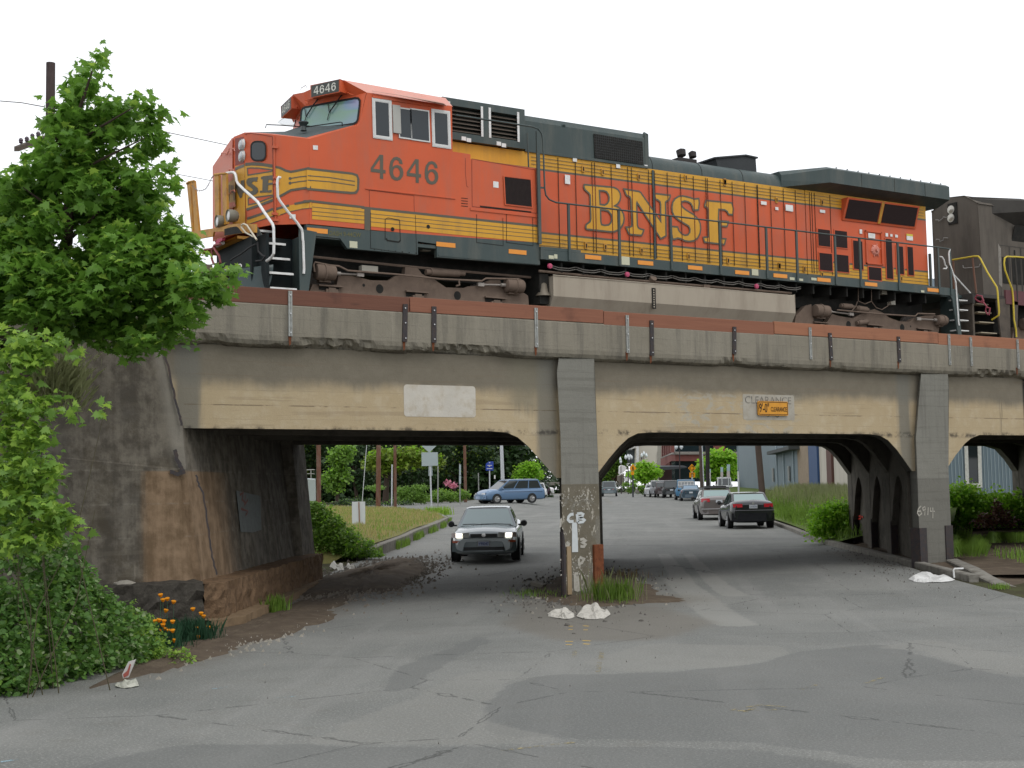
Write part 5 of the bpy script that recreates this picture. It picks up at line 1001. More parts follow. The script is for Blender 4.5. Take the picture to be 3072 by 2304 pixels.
# ---- trucks ----
def truck(f, outline, holes, slots, cyls, pipes, shocks, nudge):
    t = MB(); yt = 25.98; t.prism([oY(f,x,y,yt) for x, y in outline], (0,.16,0)); tr = t.build('truck', M_TRK, loco, bevel=.015)
    m = MB()
    for x, y, r in holes: c = oY(f,x,y,yt-.004); m = MB(); m.poly([[c+Vector((r*.9*cos(t),0,r*sin(t))) for t in np.linspace(0,2*pi,17)[:-1]]]); m.build('frame_opening', M_DARK, tr)
    for x0, y0, x1, y1 in slots: a, b = oY(f,x0,y0,yt-.004), oY(f,x1,y1,yt-.004); m = MB(); m.box(a.x,b.x,yt-.006,yt-.002,b.z,a.z); m.build('frame_opening', M_DARK, tr)
    m = MB()
    for x0, y0, x1, y1 in slots: a, b = oY(f,x0-12,y0-8,yt-.0), oY(f,x1+25,y0+8,yt-.0); m.prism([a,b,b+Vector((0,0,-.03)),a+Vector((0,0,-.03))], (0,-.09,0))
    for x0, y0, x1, y1 in slots:
        c = oY(f,(x0+x1)/2+25,y1-8,yt-.03); m.box(c.x-.14,c.x+.14,yt-.06,yt,c.z-.12,c.z+.02); m.box(c.x-.08,c.x+.08,yt-.07,yt,c.z-.1,c.z+.05)
    m.build('journal_box', M_TRK, tr)
    for x0, y0, x1, y1, r, rod in cyls:
        a, b = oY(f,x0,y0,yt-.10), oY(f,x1,y1,yt-.10); b.z = a.z; m = MB(); dX = (b-a)
        m.lathe([(r*.55,0),(r*.9,.01),(r,.05),(r,.38*dX.length),(r*1.12,.40*dX.length),(r*1.12,.46*dX.length),(r*.97,.5*dX.length),(r*.93,.95*dX.length),(r*.7,dX.length)], a, (dX.x,0,0), 22); m.box(min(a.x,b.x)+.1,max(a.x,b.x)-.1,yt-.1,yt+.05,a.z-r*1.2,a.z); cc = m.build('brake_cylinder', M_TRK, tr, smooth=True)
        if rod: e_ = oY(f,*rod,yt-.10); s_ = 1 if e_.x > a.x else -1; st = max(a.x,b.x) if s_ > 0 else min(a.x,b.x); m = MB(); m.cyl((st,yt-.1,a.z),(st+s_*.12,yt-.1,a.z),.045,n=12); m.cyl((st+s_*.1,yt-.1,a.z),(e_.x,yt-.1,e_.z),.022,n=8); m.box(e_.x-.08,e_.x+.08,yt-.13,yt-.07,e_.z-.04,e_.z+.04); m.build('piston_rod', mat('worn_bright_rod', (.30,.27,.24), .5, .2, 9, metal=.4), cc)
    for pts in pipes: m = MB(); m.tube([oY(f,x,y,yt-.16) for x, y in pts], .022, 7); m.build('brake_pipe', M_TRK, tr, smooth=True)
    for x0, y0, x1, y1, r in shocks: a, b = oY(f,x0,y0,yt-.05), oY(f,x1,y1,yt-.05); m = MB(); d = b-a; m.tube([a, a+d*.12, a+d*.121, a+d*.85, a+d*.851, b], [r*.8, r*.8, r*1.05, r*1.05, r*.7, r*.7], 14); m.build('damper', M_TRK, tr, smooth=True)
    for x0, y0, x1, y1 in slots:
        X = oY(f,(x0+x1)/2+20,y1,yt).x
        m = MB(); m.lathe([(.0,-.02),(.12,-.02),(.46,.03),(.48,.06),(.52,.07),(.525,.10),(.545,.11),(.545,.13),(0,.13)], (X,26.33,6.335), (0,1,0), 28); m.build('wheel', mat('wheel_steel', (.07,.055,.045), .7), tr, smooth=True)
        m = MB(); m.lathe([(0,0),(.545,0),(.525,.03),(.5,.13),(0,.13)], (X,27.87,6.335), (0,1,0), 24); m.cyl((X,26.4,6.335),(X,27.9,6.335),.1); m.build('wheel', M_DARK, tr)
    return tr
truck('T', [(20,620),(28,400),(55,335),(120,345),(270,340),(285,255),(400,262),(540,292),(570,300),(735,305),(795,262),(880,255),(885,180),(985,180),(1035,245),(1140,290),(1190,325),(1250,365),(1410,370),(1445,357),(1540,352),(1640,300),(1735,302),(1750,360),(1800,420),(1950,415),(1985,440),(1996,560),(1996,700),(20,700)],
  [(655,378,.10),(1352,438,.10),(512,345,.035)], [(110,350,290,398),(890,403,1055,455),(1600,455,1752,508)],
  [(75,225,255,232,.17,(480,252)),(1938,358,1780,345,.16,(1560,340))], [[(72,225),(62,160),(75,140),(210,168),(290,175),(370,215),(800,248),(1200,290),(1570,308),(1605,285),(1900,290),(1930,305),(1935,340)],[(1365,300),(1370,345),(1340,352)]], [(1068,228,1415,242,.08)], 0)
truck('U', [(95,560),(110,440),(230,320),(300,300),(330,420),(330,520),(480,540),(560,420),(640,440),(820,470),(900,420),(1000,380),(1080,360),(1180,400),(1260,460),(1380,505),(1500,512),(1560,470),(1700,440),(1830,430),(1880,520),(1860,700),(80,720)],
  [(760,548,.10),(1420,585,.10),(1522,570,.03)], [(330,520,480,575),(985,550,1140,610),(1600,598,1750,650)],
  [(340,375,510,400,.17,(790,420)),(1950,500,1840,478,.15,(1620,478))], [[(620,368),(1180,420),(1580,445),(1610,412),(1820,418)]], [(660,315,820,330,.07),(850,345,1000,370,.08),(860,530,1000,510,.07)], 0)
m = MB()
for f, pts in (('U',[(880,95),(880,260)]),('U',[(1042,100),(1042,260)]),('U',[(1045,265),(1100,340),(1170,365),(1240,320),(1275,270)]),('U',[(885,262),(960,295),(1042,262)]),('U',[(870,265),(850,320),(800,380)])): m.tube([oY(f,x,y,25.85) for x, y in pts], .013, 5)
m.build('safety_chain', M_TRK, loco)
for f, x0, y0, x1, y1 in (('U',1170,122,1235,178),('U',1283,243,1338,305),('A',1465,1080,1515,1112),('T',495,165,640,230)):
    a, b = oY(f,x0,y0,25.9), oY(f,x1,y1,25.9); m = MB(); m.box(a.x,b.x,25.9,26.05,b.z,a.z); m.build('junction_box', mat('pale_box', (.33,.31,.26), .7, .2), loco)
# ---- front end ----
XF = 9.98
def fx_(pts, X=XF): return [oX('F', x, y, X) for x, y in pts]
m = MB(); m.prism(fx_([(165,395),(430,355),(560,338),(690,312),(770,282),(900,270),(1190,275),(1190,408),(985,415),(700,460),(692,390),(530,400),(515,470),(240,520),(160,570)]), (.04,0,0)); m.add([(XF+.042,YS+.95,7.42),(11.2,YS+.95,7.42),(11.2,2*YC-YS,7.42),(XF+.042,2*YC-YS,7.42),(XF+.042,YS+.95,7.36),(11.2,YS+.95,7.36),(11.2,2*YC-YS,7.36),(XF+.042,2*YC-YS,7.36)], [(0,1,2,3),(4,7,6,5),(0,4,5,1),(2,6,7,3)]); fplt = m.build('front_platform', M_YELF, loco)
m = MB(); m.poly([fx_([(700,352),(800,325),(890,312),(920,330),(985,412),(700,458)], XF-.004)]); m.build('beam_shade', M_DARK, fplt)  # flat dark sheet painting the shade under the bent plate
m = MB(); m.box(XF+.34, XF+.40, YS+.1, 2*YC-YS-.1, 6.1, 7.36); m.box(XF+.2,11.1,YS+.55,2*YC-YS-.55,6.3,7.36); pil = m.build('pilot', mat('pilot_shaded_green', (.009,.014,.015), .7, .3, 2, dirt=(.02,.02,.018), dirt_amt=.5, spec=.2), loco)  # green darkened to hold the shadow under the platform
# plough with curved mouldboard
m = MB(); nn = 10; V_ = []
for i in range(nn+1):
    t = i/nn; ang = t*1.35; zz = 6.72-.85*t; dx = -.34*sin(ang)**1.0*(t) + .10
    for (X, Y, kx) in ((10.52, 25.72, 1), (10.08, 26.5, 1), (9.80, 27.16, 1), (10.08, 27.82, 1), (10.52, 28.60, 1)): V_.append((X-.05-.38*(1-cos(ang))*1.0, Y, zz))
m.add(V_, [(i*5+j, i*5+j+1, (i+1)*5+j+1, (i+1)*5+j) for i in range(nn) for j in range(4)]); pw = m.build('snow_plough', mat('plough_green', (.028,.05,.05), .4, .2, 2, dirt=(.06,.07,.065), dirt_amt=.4), pil, smooth=True, auto=60)
sm = pw.modifiers.new('sol', 'SOLIDIFY'); sm.thickness = .02
# coupler, hoses
m = MB(); m.box(9.6, 10.2, YC-.11, YC+.11, 6.6, 6.8); m.box(9.45,9.65,YC-.18,YC+.12,6.52,6.85); m.build('coupler', M_TRK, pil, bevel=.03)
for nm, lst, mt, r in (('air_hose', [[(640,590),(540,610),(505,700),(500,820),(530,900),(600,940),(640,880),(620,780),(560,690),(535,640)], [(480,670),(400,680),(330,720),(290,800)]], mat('faded_red_hose', (.26,.07,.07), .7), .025), ('jumper_cable', [[(1200,590),(1090,650),(960,750),(850,810),(800,850)], [(1225,560),(1235,700),(1300,770),(1350,790)], [(1340,800),(1300,850),(1200,860)]], M_BLK, .018)):
    for pts in lst: m = MB(); m.tube(fx_(pts, XF-.05), r, 8); m.build(nm, mt, pil, smooth=True)
m = MB(); c = fx_([(610,580)])[0]; m.cyl(fx_([(590,620)])[0], fx_([(680,570)])[0], .04); m.build('glad_hand', mat('grey_fitting', (.35,.33,.30), .6), pil)
m = MB(); m.prism(fx_([(560,560),(590,510),(670,495),(665,530),(610,575),(555,590)], XF-.06), (.06,0,0)); m.build('hose_flag', mat('crimson_flag', (.38,.03,.07), .6), pil)
bars('uncoupling_lever', [fx_([(670,1020),(800,960),(950,908),(968,920),(970,950)], XF-.12)], M_WHT, .012, pil); bars('uncoupling_lever', [fx_([(290,960),(400,940),(560,900),(620,880)], XF-.08)], M_TRK, .012, pil)
# ditch light
for (cx, cy, X) in ((765,140,XF-.05),):
    for sg in (0, 1):
        c = oX('F', cx, cy, X); c = Vector(mir(c)) if sg else c
        m = MB(); m.lathe([(.085,0),(.125,.0),(.13,.02),(.135,-.05),(.13,-.14),(.09,-.2),(0,-.22)], c, (-1,0,0), 24); dl = m.build('ditch_light', M_ALU if 0 else mat('lamp_housing', (.20,.19,.15), .6), loco, smooth=True); m = MB(); m.lathe([(0,.012),(.05,.01),(.09,.0)], c, (-1,0,0), 20); m.build('lens', glass('ditch_lens', (.62,.63,.62), .15), dl)
# yellow posts, chain and handrails on the front
def nx_(pts, X): return [oX('N', x, y, X) for x, y in pts]
for pts in ([(383,748),(440,738),(448,1470),(392,1490)], [(490,735),(543,735),(560,1435),(500,1450)], [(0,870),(45,848),(85,1540),(70,1560)], [(70,850),(102,838),(165,1530),(108,1550)]):
    m = MB(); m.prism(nx_(pts, XF+.06), (.05,0,0)); m.build('front_post', M_YELF, loco)
bars('front_rail', [nx_([(385,755),(480,742),(540,738)], XF+.05), nx_([(0,880),(30,855),(102,842)], XF+.05)], M_YELF, .022, loco)
ch = [Vector(p) for p in nx_([(70,900),(110,940),(160,980),(210,975),(265,950),(310,880),(345,800),(375,770)], XF+.06)]
for i in range(len(ch)-1):
    for k in range(4):
        p = ch[i].lerp(ch[i+1], k/4); q_ = ch[i].lerp(ch[i+1], (k+.95)/4); d = (q_-p); s_ = Vector((0, .0, .018)) if k % 2 else Vector((.018, 0, 0)); m = MB() if (i == 0 and k == 0) else m; m.tube([p, p.lerp(q_,.5)+s_, q_, p.lerp(q_,.5)-s_], .005, 5, closed=True)
m.build('chain', mat('chain_steel', (.25,.22,.22), .5, .1, metal=.5), loco)
bars('front_handrail', [nx_([(545,735),(600,728),(640,722),(665,735),(680,770),(690,840),(710,880),(800,970),(980,1130),(1070,1270),(1190,1440),(1203,1500),(1207,1740)], 10.12)[:12] + [oX('F',1480,380,10.12), oX('F',1485,560,10.12), oX('F',1480,740,10.12), oX('F',1440,810,10.12), oX('F',1370,858,10.12)]], M_WHT, .029, loco)
bars('front_handrail', [[oY('N',x,y,25.6) for x, y in ((1300,800),(1275,790),(1258,815),(1252,870),(1260,1060),(1290,1120),(1400,1270),(1520,1410),(1590,1510),(1600,1560),(1605,1660))] + [oY('F',x,y,25.6) for x, y in ((1945,540),(1952,760),(1960,980),(1955,1060))]], M_WHT, .029, loco)
bars('front_handrail', [fx_([(1210,520),(1130,400),(1060,295),(1010,270),(975,285),(970,320),(1040,410),(1160,475)], XF-.04)], mat('cream_paint', (.55,.50,.38), .5), .018, loco)
# steps
for (xl, yl, xr, yr_) in ((1220,365,1505,382),(1360,562,1672,590),(1368,795,1740,825),(1420,1030,1795,1062),(1430,1272,1848,1302)):
    a = oX('F', xl, yl, 10.38); b = oY('F', xr, yr_, a.y); m = MB(); m.box(a.x, b.x, a.y, a.y+.03, a.z-.035, a.z+.01, 0); m.box(a.x, b.x, a.y+.03, a.y+.26, a.z-.02, a.z, 1); m.build('step', [M_WHT, M_DARK], loco)
m = MB(); m.prism([oY('F',x,y,YS+.02) for x, y in ((1885,345),(2165,400),(2150,460),(2032,1345),(1893,1330),(1880,460))], (0,.03,0)); m.add([(11.08,YS+.05,6.2),(11.08,26.5,6.2),(11.08,26.5,7.36),(11.08,YS+.05,7.36)], [(0,1,2,3)]); m.box(10.42,11.08,26.5,26.53,6.55,7.36); m.prism([oX('F',x,y,10.36) for x, y in ((1190,290),(1225,540),(1225,880),(1360,880),(1355,550),(1340,530))], (.03,0,0)); m.build('step_well', M_GRN, loco)
# rear platform and steps of the orange locomotive
m = MB(); m.prism([oY('E',x,y,YS+.01) for x, y in ((200,1060),(290,1110),(355,1060),(365,1130),(360,1530),(320,1530),(285,1130))], (0,.04,0)) if 0 else m.prism([(30.93,YS,7.5),(31.2,YS,7.5),(31.33,YS,6.2),(31.18,YS,6.2),(31.0,YS,7.2),(30.93,YS,7.3)], (0,.05,0)); m.box(30.93,31.9,YS+.4,2*YC-YS-.4,7.34,7.42); m.box(31.3,31.34,YS+.05,26.3,6.1,7.4)
m.build('rear_step_well', M_GRN, loco)
for z in (6.32, 6.62, 6.92, 7.2): m = MB(); m.box(31.2, 31.75, YS+.08, YS+.3, z, z+.03); m.build('step', M_WHT, loco)
bars('rear_handrail', [[oY('E',x,y,YS-.02) for x, y in ((310,650),(298,690),(305,790),(340,890),(370,990),(382,1150),(400,1410),(405,1440))], [oY('E',x,y,YS+.5) for x, y in ((205,725),(230,730),(248,760),(260,810),(280,835),(270,850),(240,850))], [oY('E',x,y,26.0) for x, y in ((310,865),(360,925),(545,1130),(552,1180),(550,1320))], [oY('E',x,y,26.0) for x, y in ((490,1215),(480,1180),(500,1140),(540,1132),(525,1180),(495,1215))]], M_WHT, .022, loco)
m = MB(); m.box(30.84,30.9,26.2,26.26,7.42,8.6); m.box(30.86,31.9,28.0,28.05,7.42,8.3); m.build('rear_post', M_GRN, loco)
# ---------------- the grey locomotive behind ----------------
M_GD = mat('grimy_grey_paint', (.115,.10,.083), .75, .2, 1.0, dirt=(.055,.048,.04), dirt_amt=.7, spec=.2, streak=True)
M_GD2 = mat('grimy_dark_grey_paint', (.06,.056,.05), .75, .2, 1.0, dirt=(.03,.028,.025), dirt_amt=.6, spec=.2)
M_YR = mat('yellow_handrail_paint', (.55,.42,.03), .5, .1, 5)
l2 = thing('locomotive', 'grimy dark grey locomotive with yellow handrails coupled behind the orange one', 'locomotive', (42, YC, 5.8))
XE = 33.1; y0h, y1h = 26.22, 27.95
m = MB(); m.prism([(XE,y0h,7.42),(XE,y1h,7.42),(XE,y1h,10.36),(XE,27.4,10.66),(XE,26.7,10.62),(XE,y0h,10.30)], (18,0,0)); hd2 = m.build('hood', M_GD, l2, bevel=.04)
m = MB()
a = [(25.82,10.12),(25.82,10.46),(25.95,10.54),(YC,10.66),(2*YC-25.95,10.54),(2*YC-25.82,10.46),(2*YC-25.82,10.12),(y1h,9.9),(y0h,9.78)]
n = len(a); vs = [(XE+.03, max(26.45, min(27.45, y)), min(z, 10.62) if z > 10.2 else 10.0) for y, z in a]+[(XE+1.6, y, z) for y, z in a]+[(XE+8, y, z) for y, z in a]
fs = [tuple(reversed(range(n))), tuple(range(2*n,3*n))]+[(k*n+i, k*n+(i+1)%n, (k+1)*n+(i+1)%n, (k+1)*n+i) for k in (0,1) for i in range(n)]
m.add(vs, fs); m.build('radiator_wing', M_GD2, l2)
m = MB(); m.prism([(XE+1.5,y0h-.12,9.75),(XE+6,y0h-.12,9.75),(XE+6,y0h+.02,9.2),(XE+1.45,y0h+.02,9.2)], (0,.02,0)); m.build('radiator_screen', M_DARK, l2)
c0, c1 = (oX('E',x,y,XE-.01) for x, y in ((325,240),(325,325)))
m = MB(); m.box(XE-.03,XE,c0.y-.22,c0.y+.12,c1.z-.2,c0.z+.2); hs = m.build('headlight_housing', M_DARK, l2)
for c in (c0, c1): m = MB(); m.lathe([(0,.06),(.06,.055),(.11,.03),(.13,.03),(.13,0)], c, (-1,0,0), 20); m.build('headlight', mat('lamp_silver', (.45,.43,.38), .3, .1, metal=.5), hs, smooth=True)
m = MB(); 
for x0, x1 in ((34.05,34.35),(34.5,34.9),(35.0,35.4)): m.box(x0,x1,y0h-.012,y0h,7.95,8.75)
m.build('ventilation_grille', M_DARK, l2)
m = MB()
for x0, x1 in ((33.95,34.4),(34.43,34.93),(34.96,35.6)): m.ribbon([(x0,y0h-.006,7.5),(x1,y0h-.006,7.5),(x1,y0h-.006,9.1),(x0,y0h-.006,9.1)], .02, (0,-1,0))
m.build('door_seam', M_GD2, l2)
m = MB(); m.poly([[(33.86,y0h-.008,7.9),(34.0,y0h-.008,7.8),(34.02,y0h-.008,9.0),(33.9,y0h-.008,9.15)]]) ; m.build('pale_edge', mat('pale_grey_brown', (.24,.22,.19), .8, .2, 5, dirt=(.1,.09,.08), dirt_amt=.6), l2)  # paler strip along the door edge
m = MB(); m.box(31.95,50,YS+.05,2*YC-YS-.05,7.34,7.44); m.box(33.35,50,YS,YS+.06,7.20,7.62,1); m.box(31.9,32.0,YS+.02,2*YC-YS-.02,7.15,7.44); m.build('deck', [M_GD2, mat('dull_maroon_sill', (.10,.03,.035), .7)], l2)
m = MB(); m.box(31.98,32.06,YS+.12,2*YC-YS-.1,6.1,7.3); m.prism([(32.95,YS+.02,7.3),(33.55,YS+.02,7.4),(33.5,YS+.02,6.1),(33.1,YS+.02,6.1)], (0,.05,0)); m.prism([(33.65,YS+.0,7.3),(33.9,YS+.0,7.3),(33.8,YS+.0,6.4),(33.7,YS+.0,6.2)], (0,.05,0)); m.box(33.5,50,26.2,28.1,6.4,7.34,1); pl2 = m.build('pilot', [mat('grimy_brown_pilot', (.085,.068,.052), .85, .25, 2, dirt=(.03,.025,.02), dirt_amt=.6), M_DARK], l2)
for i, z in enumerate((6.30,6.62,6.92,7.18)): m = MB(); m.box(32.25+.05*i,32.95,YS+.06+.08*i,YS+.35+.08*i,z,z+.03); m.build('step', mat('worn_step_edge', (.33,.28,.2), .8, .2, 9), l2)
bars('handrail', [[oX('E',x,y,32.02) for x, y in ((335,760),(480,735),(560,722),(605,722),(625,745),(700,890),(795,1040),(803,1080),(820,1300),(815,1335),(745,1380))], [oY('E',x,y,YS-.02) for x, y in ((1078,735),(1000,728),(900,725),(878,740),(872,790),(880,860),(920,970),(955,1060),(965,1150),(975,1380),(995,1480),(1000,1560))]], M_YR, .026, l2)
bars('handrail', [[oX('E',x,y,32.02) for x, y in ((345,765),(350,1060))], [oX('E',x,y,32.02) for x, y in ((545,735),(560,900),(585,1110))]], mat('rust_brown_post', (.13,.06,.035), .7), .03, l2)
bars('handrail', [[oY('E',x,y,YS) for x, y in ((985,740),(1000,900),(1010,1180))], [(34.6,YS,8.6),(34.6,YS,7.4)], [(36.2,YS,8.6),(36.2,YS,7.4)], [(33.9,YS,8.62),(40,YS,8.6)]], M_GD2, .025, l2)
bars('grab_iron', [[oX('E',x,y,XE-.06) for x, y in p] for p in (((445,815),(450,840),(465,845),(610,832),(625,800)), ((165,555),(170,545),(205,548),(205,570),(240,555),(245,530),(290,532)), ((160,345),(190,345),(195,360),(235,330),(240,315),(275,320)))], mat('grey_grab', (.28,.27,.25), .6), .013, l2)
bars('air_hose', [[oX('E',x,y,31.9) for x, y in ((570,1160),(590,1125),(640,1135),(660,1190),(650,1205),(600,1185),(575,1165))], [oX('E',x,y,31.9) for x, y in ((640,1180),(690,1240),(680,1290),(700,1325),(715,1330),(725,1260),(690,1250))]], mat('crimson_hose', (.25,.04,.06), .6), .025, pl2)
m = MB(); m.box(31.3,32.1,YC-.13,YC+.13,6.5,6.8); m.box(31.1,31.7,YC-.2,YC+.2,6.4,6.9); m.build('coupler', M_TRK, pl2)
c = oY('E',1055,1420,25.9); m = MB(); m.lathe([(.1,0),(.17,.02),(.17,.3),(.1,.33)], c, (1,0,0), 18); m.prism([(34,26,6.1),(38,26,6.1),(38,26,6.7),(36.5,26,6.9),(35,26,6.6),(34.2,26,6.6)], (0,.15,0)); m.build('truck', M_TRK, l2)
for X in (34.9, 36.9): m = MB(); m.lathe([(0,0),(.52,0),(.54,.12),(0,.12)], (X,26.33,6.335), (0,1,0), 24); m.build('wheel', M_DARK, l2)
m = MB(); text_on(m, '16', (34.6,y0h-.014,8.88), (34.75,y0h-.014,8.88), (34.6,y0h-.014,9.0)) if 0 else m.box(34.62,34.68,y0h-.014,y0h-.01,8.85,9.0); m.build('door_latch', M_DARK, l2)
# ---------------- foliage ----------------
def leafmat(name, c0, c1, trans=.35, rough=.5):
    m = bpy.data.materials.new(name); m.use_nodes = True; nt = m.node_tree; x = NX(nt); b = nt.nodes['Principled BSDF']; o = nt.nodes['Material Output']
    gm = nt.nodes.new('ShaderNodeNewGeometry'); p = gm.outputs['Position']; f = x.m('ADD', x.m('MULTIPLY', gm.outputs['Random Per Island'], .6), x.m('MULTIPLY', x.noise(p, 1.4, 3), .5))
    c = x.mix(f, c0, c1); nt.links.new(c, b.inputs['Base Color']); b.inputs['Roughness'].default_value = rough; b.inputs['Specular IOR Level'].default_value = .35
    t = nt.nodes.new('ShaderNodeBsdfTranslucent'); c2 = x.mix(.5, c, sc3(c1, 1.6)); nt.links.new(c2, t.inputs[0]); mx = nt.nodes.new('ShaderNodeMixShader'); mx.inputs[0].default_value = trans
    nt.links.new(b.outputs[0], mx.inputs[1]); nt.links.new(t.outputs[0], mx.inputs[2]); nt.links.new(mx.outputs[0], o.inputs[0]); return m
MAPLE = [(0,0),(.16,.05),(.42,-.02),(.30,.18),(.50,.34),(.28,.36),(.26,.50),(.14,.46),(.17,.70),(.07,.68),(0,1.0),(-.07,.68),(-.17,.70),(-.14,.46),(-.26,.50),(-.28,.36),(-.50,.34),(-.30,.18),(-.42,-.02),(-.16,.05)]
OVAL = [(0,0),(.24,.18),(.33,.45),(.22,.75),(0,1),(-.22,.75),(-.33,.45),(-.24,.18)]
SPRAY = [(0,0),(.14,.2),(.34,.22),(.2,.42),(.30,.6),(.1,.62),(0,1),(-.1,.62),(-.3,.6),(-.2,.42),(-.34,.22),(-.14,.2)]
BLADE = [(-.5,0),(.5,0),(.28,.55),(0,1),(-.28,.55)]
def leaves(name, P, size, shape, mtl, parent=None, up=.35, droop=.35, seed=1, out=None, aspect=1.0, kind=None):
    """P: (n,3) leaf base points; every leaf one n-gon, bent slightly along its midrib"""
    r = np.random.default_rng(seed); n = len(P); k = len(shape); sh = np.array(shape)*[aspect, 1]
    a = r.uniform(0, 2*pi, n); d = np.stack([np.cos(a), np.sin(a), -droop+r.normal(0, .35, n)], 1); 
    if out is not None: d += out*.5
    d /= np.linalg.norm(d, axis=1)[:, None]
    nr = r.normal(0, .55, (n, 3)); nr[:, 2] += up+.5; nr -= d*np.sum(nr*d, 1)[:, None]; nr /= np.linalg.norm(nr, axis=1)[:, None]; s = np.cross(d, nr)
    sz = size*r.uniform(.45, 1.35, n)
    V = P[:, None, :] + (s[:, None, :]*sh[None, :, 0:1] + d[:, None, :]*sh[None, :, 1:2] - nr[:, None, :]*(np.abs(sh[None, :, 0:1])*.35+sh[None, :, 1:2]**2*.18))*sz[:, None, None]
    V = V.reshape(-1, 3); off = Vector((0, 0, 0)); q_ = parent
    while q_ is not None: off += q_.location; q_ = q_.parent
    V = V-np.array(off)
    me = bpy.data.meshes.new(name); me.vertices.add(len(V)); me.vertices.foreach_set('co', V.ravel().astype(np.float32)); me.loops.add(n*k); me.loops.foreach_set('vertex_index', np.arange(n*k, dtype=np.int32))
    me.polygons.add(n); me.polygons.foreach_set('loop_start', np.arange(0, n*k, k, dtype=np.int32)); me.polygons.foreach_set('loop_total', np.full(n, k, dtype=np.int32)); me.update(calc_edges=True)
    me.materials.append(mtl); o = bpy.data.objects.new(name, me); COL.objects.link(o)
    if parent is not None: o.parent = parent
    return o
def clump_points(cl, per, spray=(8, .09), seed=1, shell=.5):
    """cl: (centre, rx, ry, rz, weight); leaves come in sprays of k around random points of each ellipsoid"""
    r = np.random.default_rng(seed); out = []
    for c, rx, ry, rz, w in cl:
        ns = max(1, int(per*w/spray[0])); v = r.normal(0, 1, (ns, 3)); v /= np.linalg.norm(v, axis=1)[:, None]; v *= (shell+(1-shell)*r.random(ns))[:, None]**.6
        q_ = np.array(c)+v*[rx, ry, rz]
        for _ in range(spray[0]): out.append(q_+r.normal(0, spray[1], (ns, 3))*[1, 1, .7])
    return np.concatenate(out)
def tube_obj(name, paths, mtl, parent, n=7):
    m = MB()
    for pts, r0, r1 in paths: m.tube(pts, r0, n, 0, r1)
    return m.build(name, mtl, parent, smooth=True)
M_BARK = mat('grey_brown_bark', (.06,.045,.035), .95, .3, 8, bump=.02, bs=30, spec=.1)
L_MAP = leafmat('maple_leaf', (.045,.12,.014), (.17,.33,.045), .42)
L_YNG = leafmat('young_maple_leaf', (.15,.28,.03), (.34,.50,.08), .45)
L_BRM = leafmat('bramble_leaf', (.035,.10,.018), (.15,.29,.06), .3)
L_BRL = leafmat('pale_bramble_leaf', (.18,.26,.11), (.34,.42,.22), .3)
L_DRK = leafmat('evergreen_leaf', (.012,.03,.01), (.035,.075,.018), .2)
L_MID = leafmat('mid_green_leaf', (.065,.145,.026), (.20,.34,.055), .35)
L_BRT = leafmat('bright_green_leaf', (0.117,0.286,0.016), (0.286,0.520,0.039), .45)
L_CED = leafmat('yellow_green_cedar', (.07,.12,.012), (.20,.28,.03), .3)
# --- big maple, left ---
DM = 17.4
def mp(f, x, y, z): return dep(f, x, y, z)
mapl = [(510,35,26),(488,70,24),(470,110,42),(440,175,52),(505,175,36),(400,230,55),(350,215,30),(330,320,75),(290,400,60),(440,340,70),(560,262,38),(590,320,60),(690,285,50),(745,240,26),(800,325,40),(860,345,20),(650,400,80),(765,430,62),(840,490,42),(765,530,45),(560,440,70),(460,450,85),(350,480,95),(250,540,70),(150,600,50),(300,620,105),(430,600,95),(560,610,60),(715,560,40),(180,700,100),(60,750,75),(25,655,30),(330,760,95),(470,740,110),(600,720,105),(720,690,80),(825,650,42),(890,710,38),(790,775,70),(100,860,120),(250,880,100),(455,880,75),(560,860,105),(700,860,100),(800,850,50),(60,1000,120),(190,1020,85),(520,1010,95),(650,1000,105),(780,980,85),(900,960,80),(975,1000,50),(100,1150,120),(250,1150,100),(430,1120,105),(600,1130,115),(760,1120,110),(900,1090,100),(1000,1090,50),(150,1300,120),(320,1290,125),(500,1280,120),(670,1270,120),(840,1250,115),(980,1220,100),(1100,1200,65),(1190,1190,36),(1245,1160,16),(1120,1290,55),(380,1430,100),(550,1430,110),(720,1410,110),(880,1390,90),(1020,1370,60),(620,1540,60),(760,1520,75),(900,1500,45),(1000,1480,25),(700,1600,28),(200,1400,80),(60,1350,110),(-80,900,130),(-80,1150,140),(-90,1350,120),(-60,760,70)]
mt = thing('maple_tree', 'big leafy green maple in front of the left end of the bridge', 'tree', tuple(mp('Q', 60, 1950, DM-.3).to_2d())+(0,))
cl = []; R_ = random.Random(4)
for x, y, r in mapl:
    k = r*.00247; low = max(0, (y-900)/700)
    for s_ in range(2): cl.append((mp('Q', x, y, DM+R_.uniform(-.5, .5)-.5*low-(.35 if x > 900 else 0)+.35*s_), k*.95, k*1.3, k*.85, r*r/10000*(1 if s_ == 0 else .7)))
P = clump_points(cl, 150, (7, .075), 3, .35)
leaves('crown', P, .15, MAPLE, L_MAP, mt, seed=5)
sel = P[np.random.default_rng(9).random(len(P)) < .10]; leaves('crown_young_leaves', sel+[0,-.03,.05], .12, MAPLE, L_YNG, mt, seed=8)  # a random few leaves in the young-leaf colour, set slightly higher
tb = [([mp('Q',60,1950,DM-.3),mp('Q',130,1600,DM-.2),mp('Q',280,1280,DM),mp('Q',350,1000,DM+.2),mp('Q',365,750,DM),mp('Q',375,500,DM),mp('Q',420,300,DM),mp('Q',500,60,DM)],.13,.008)]
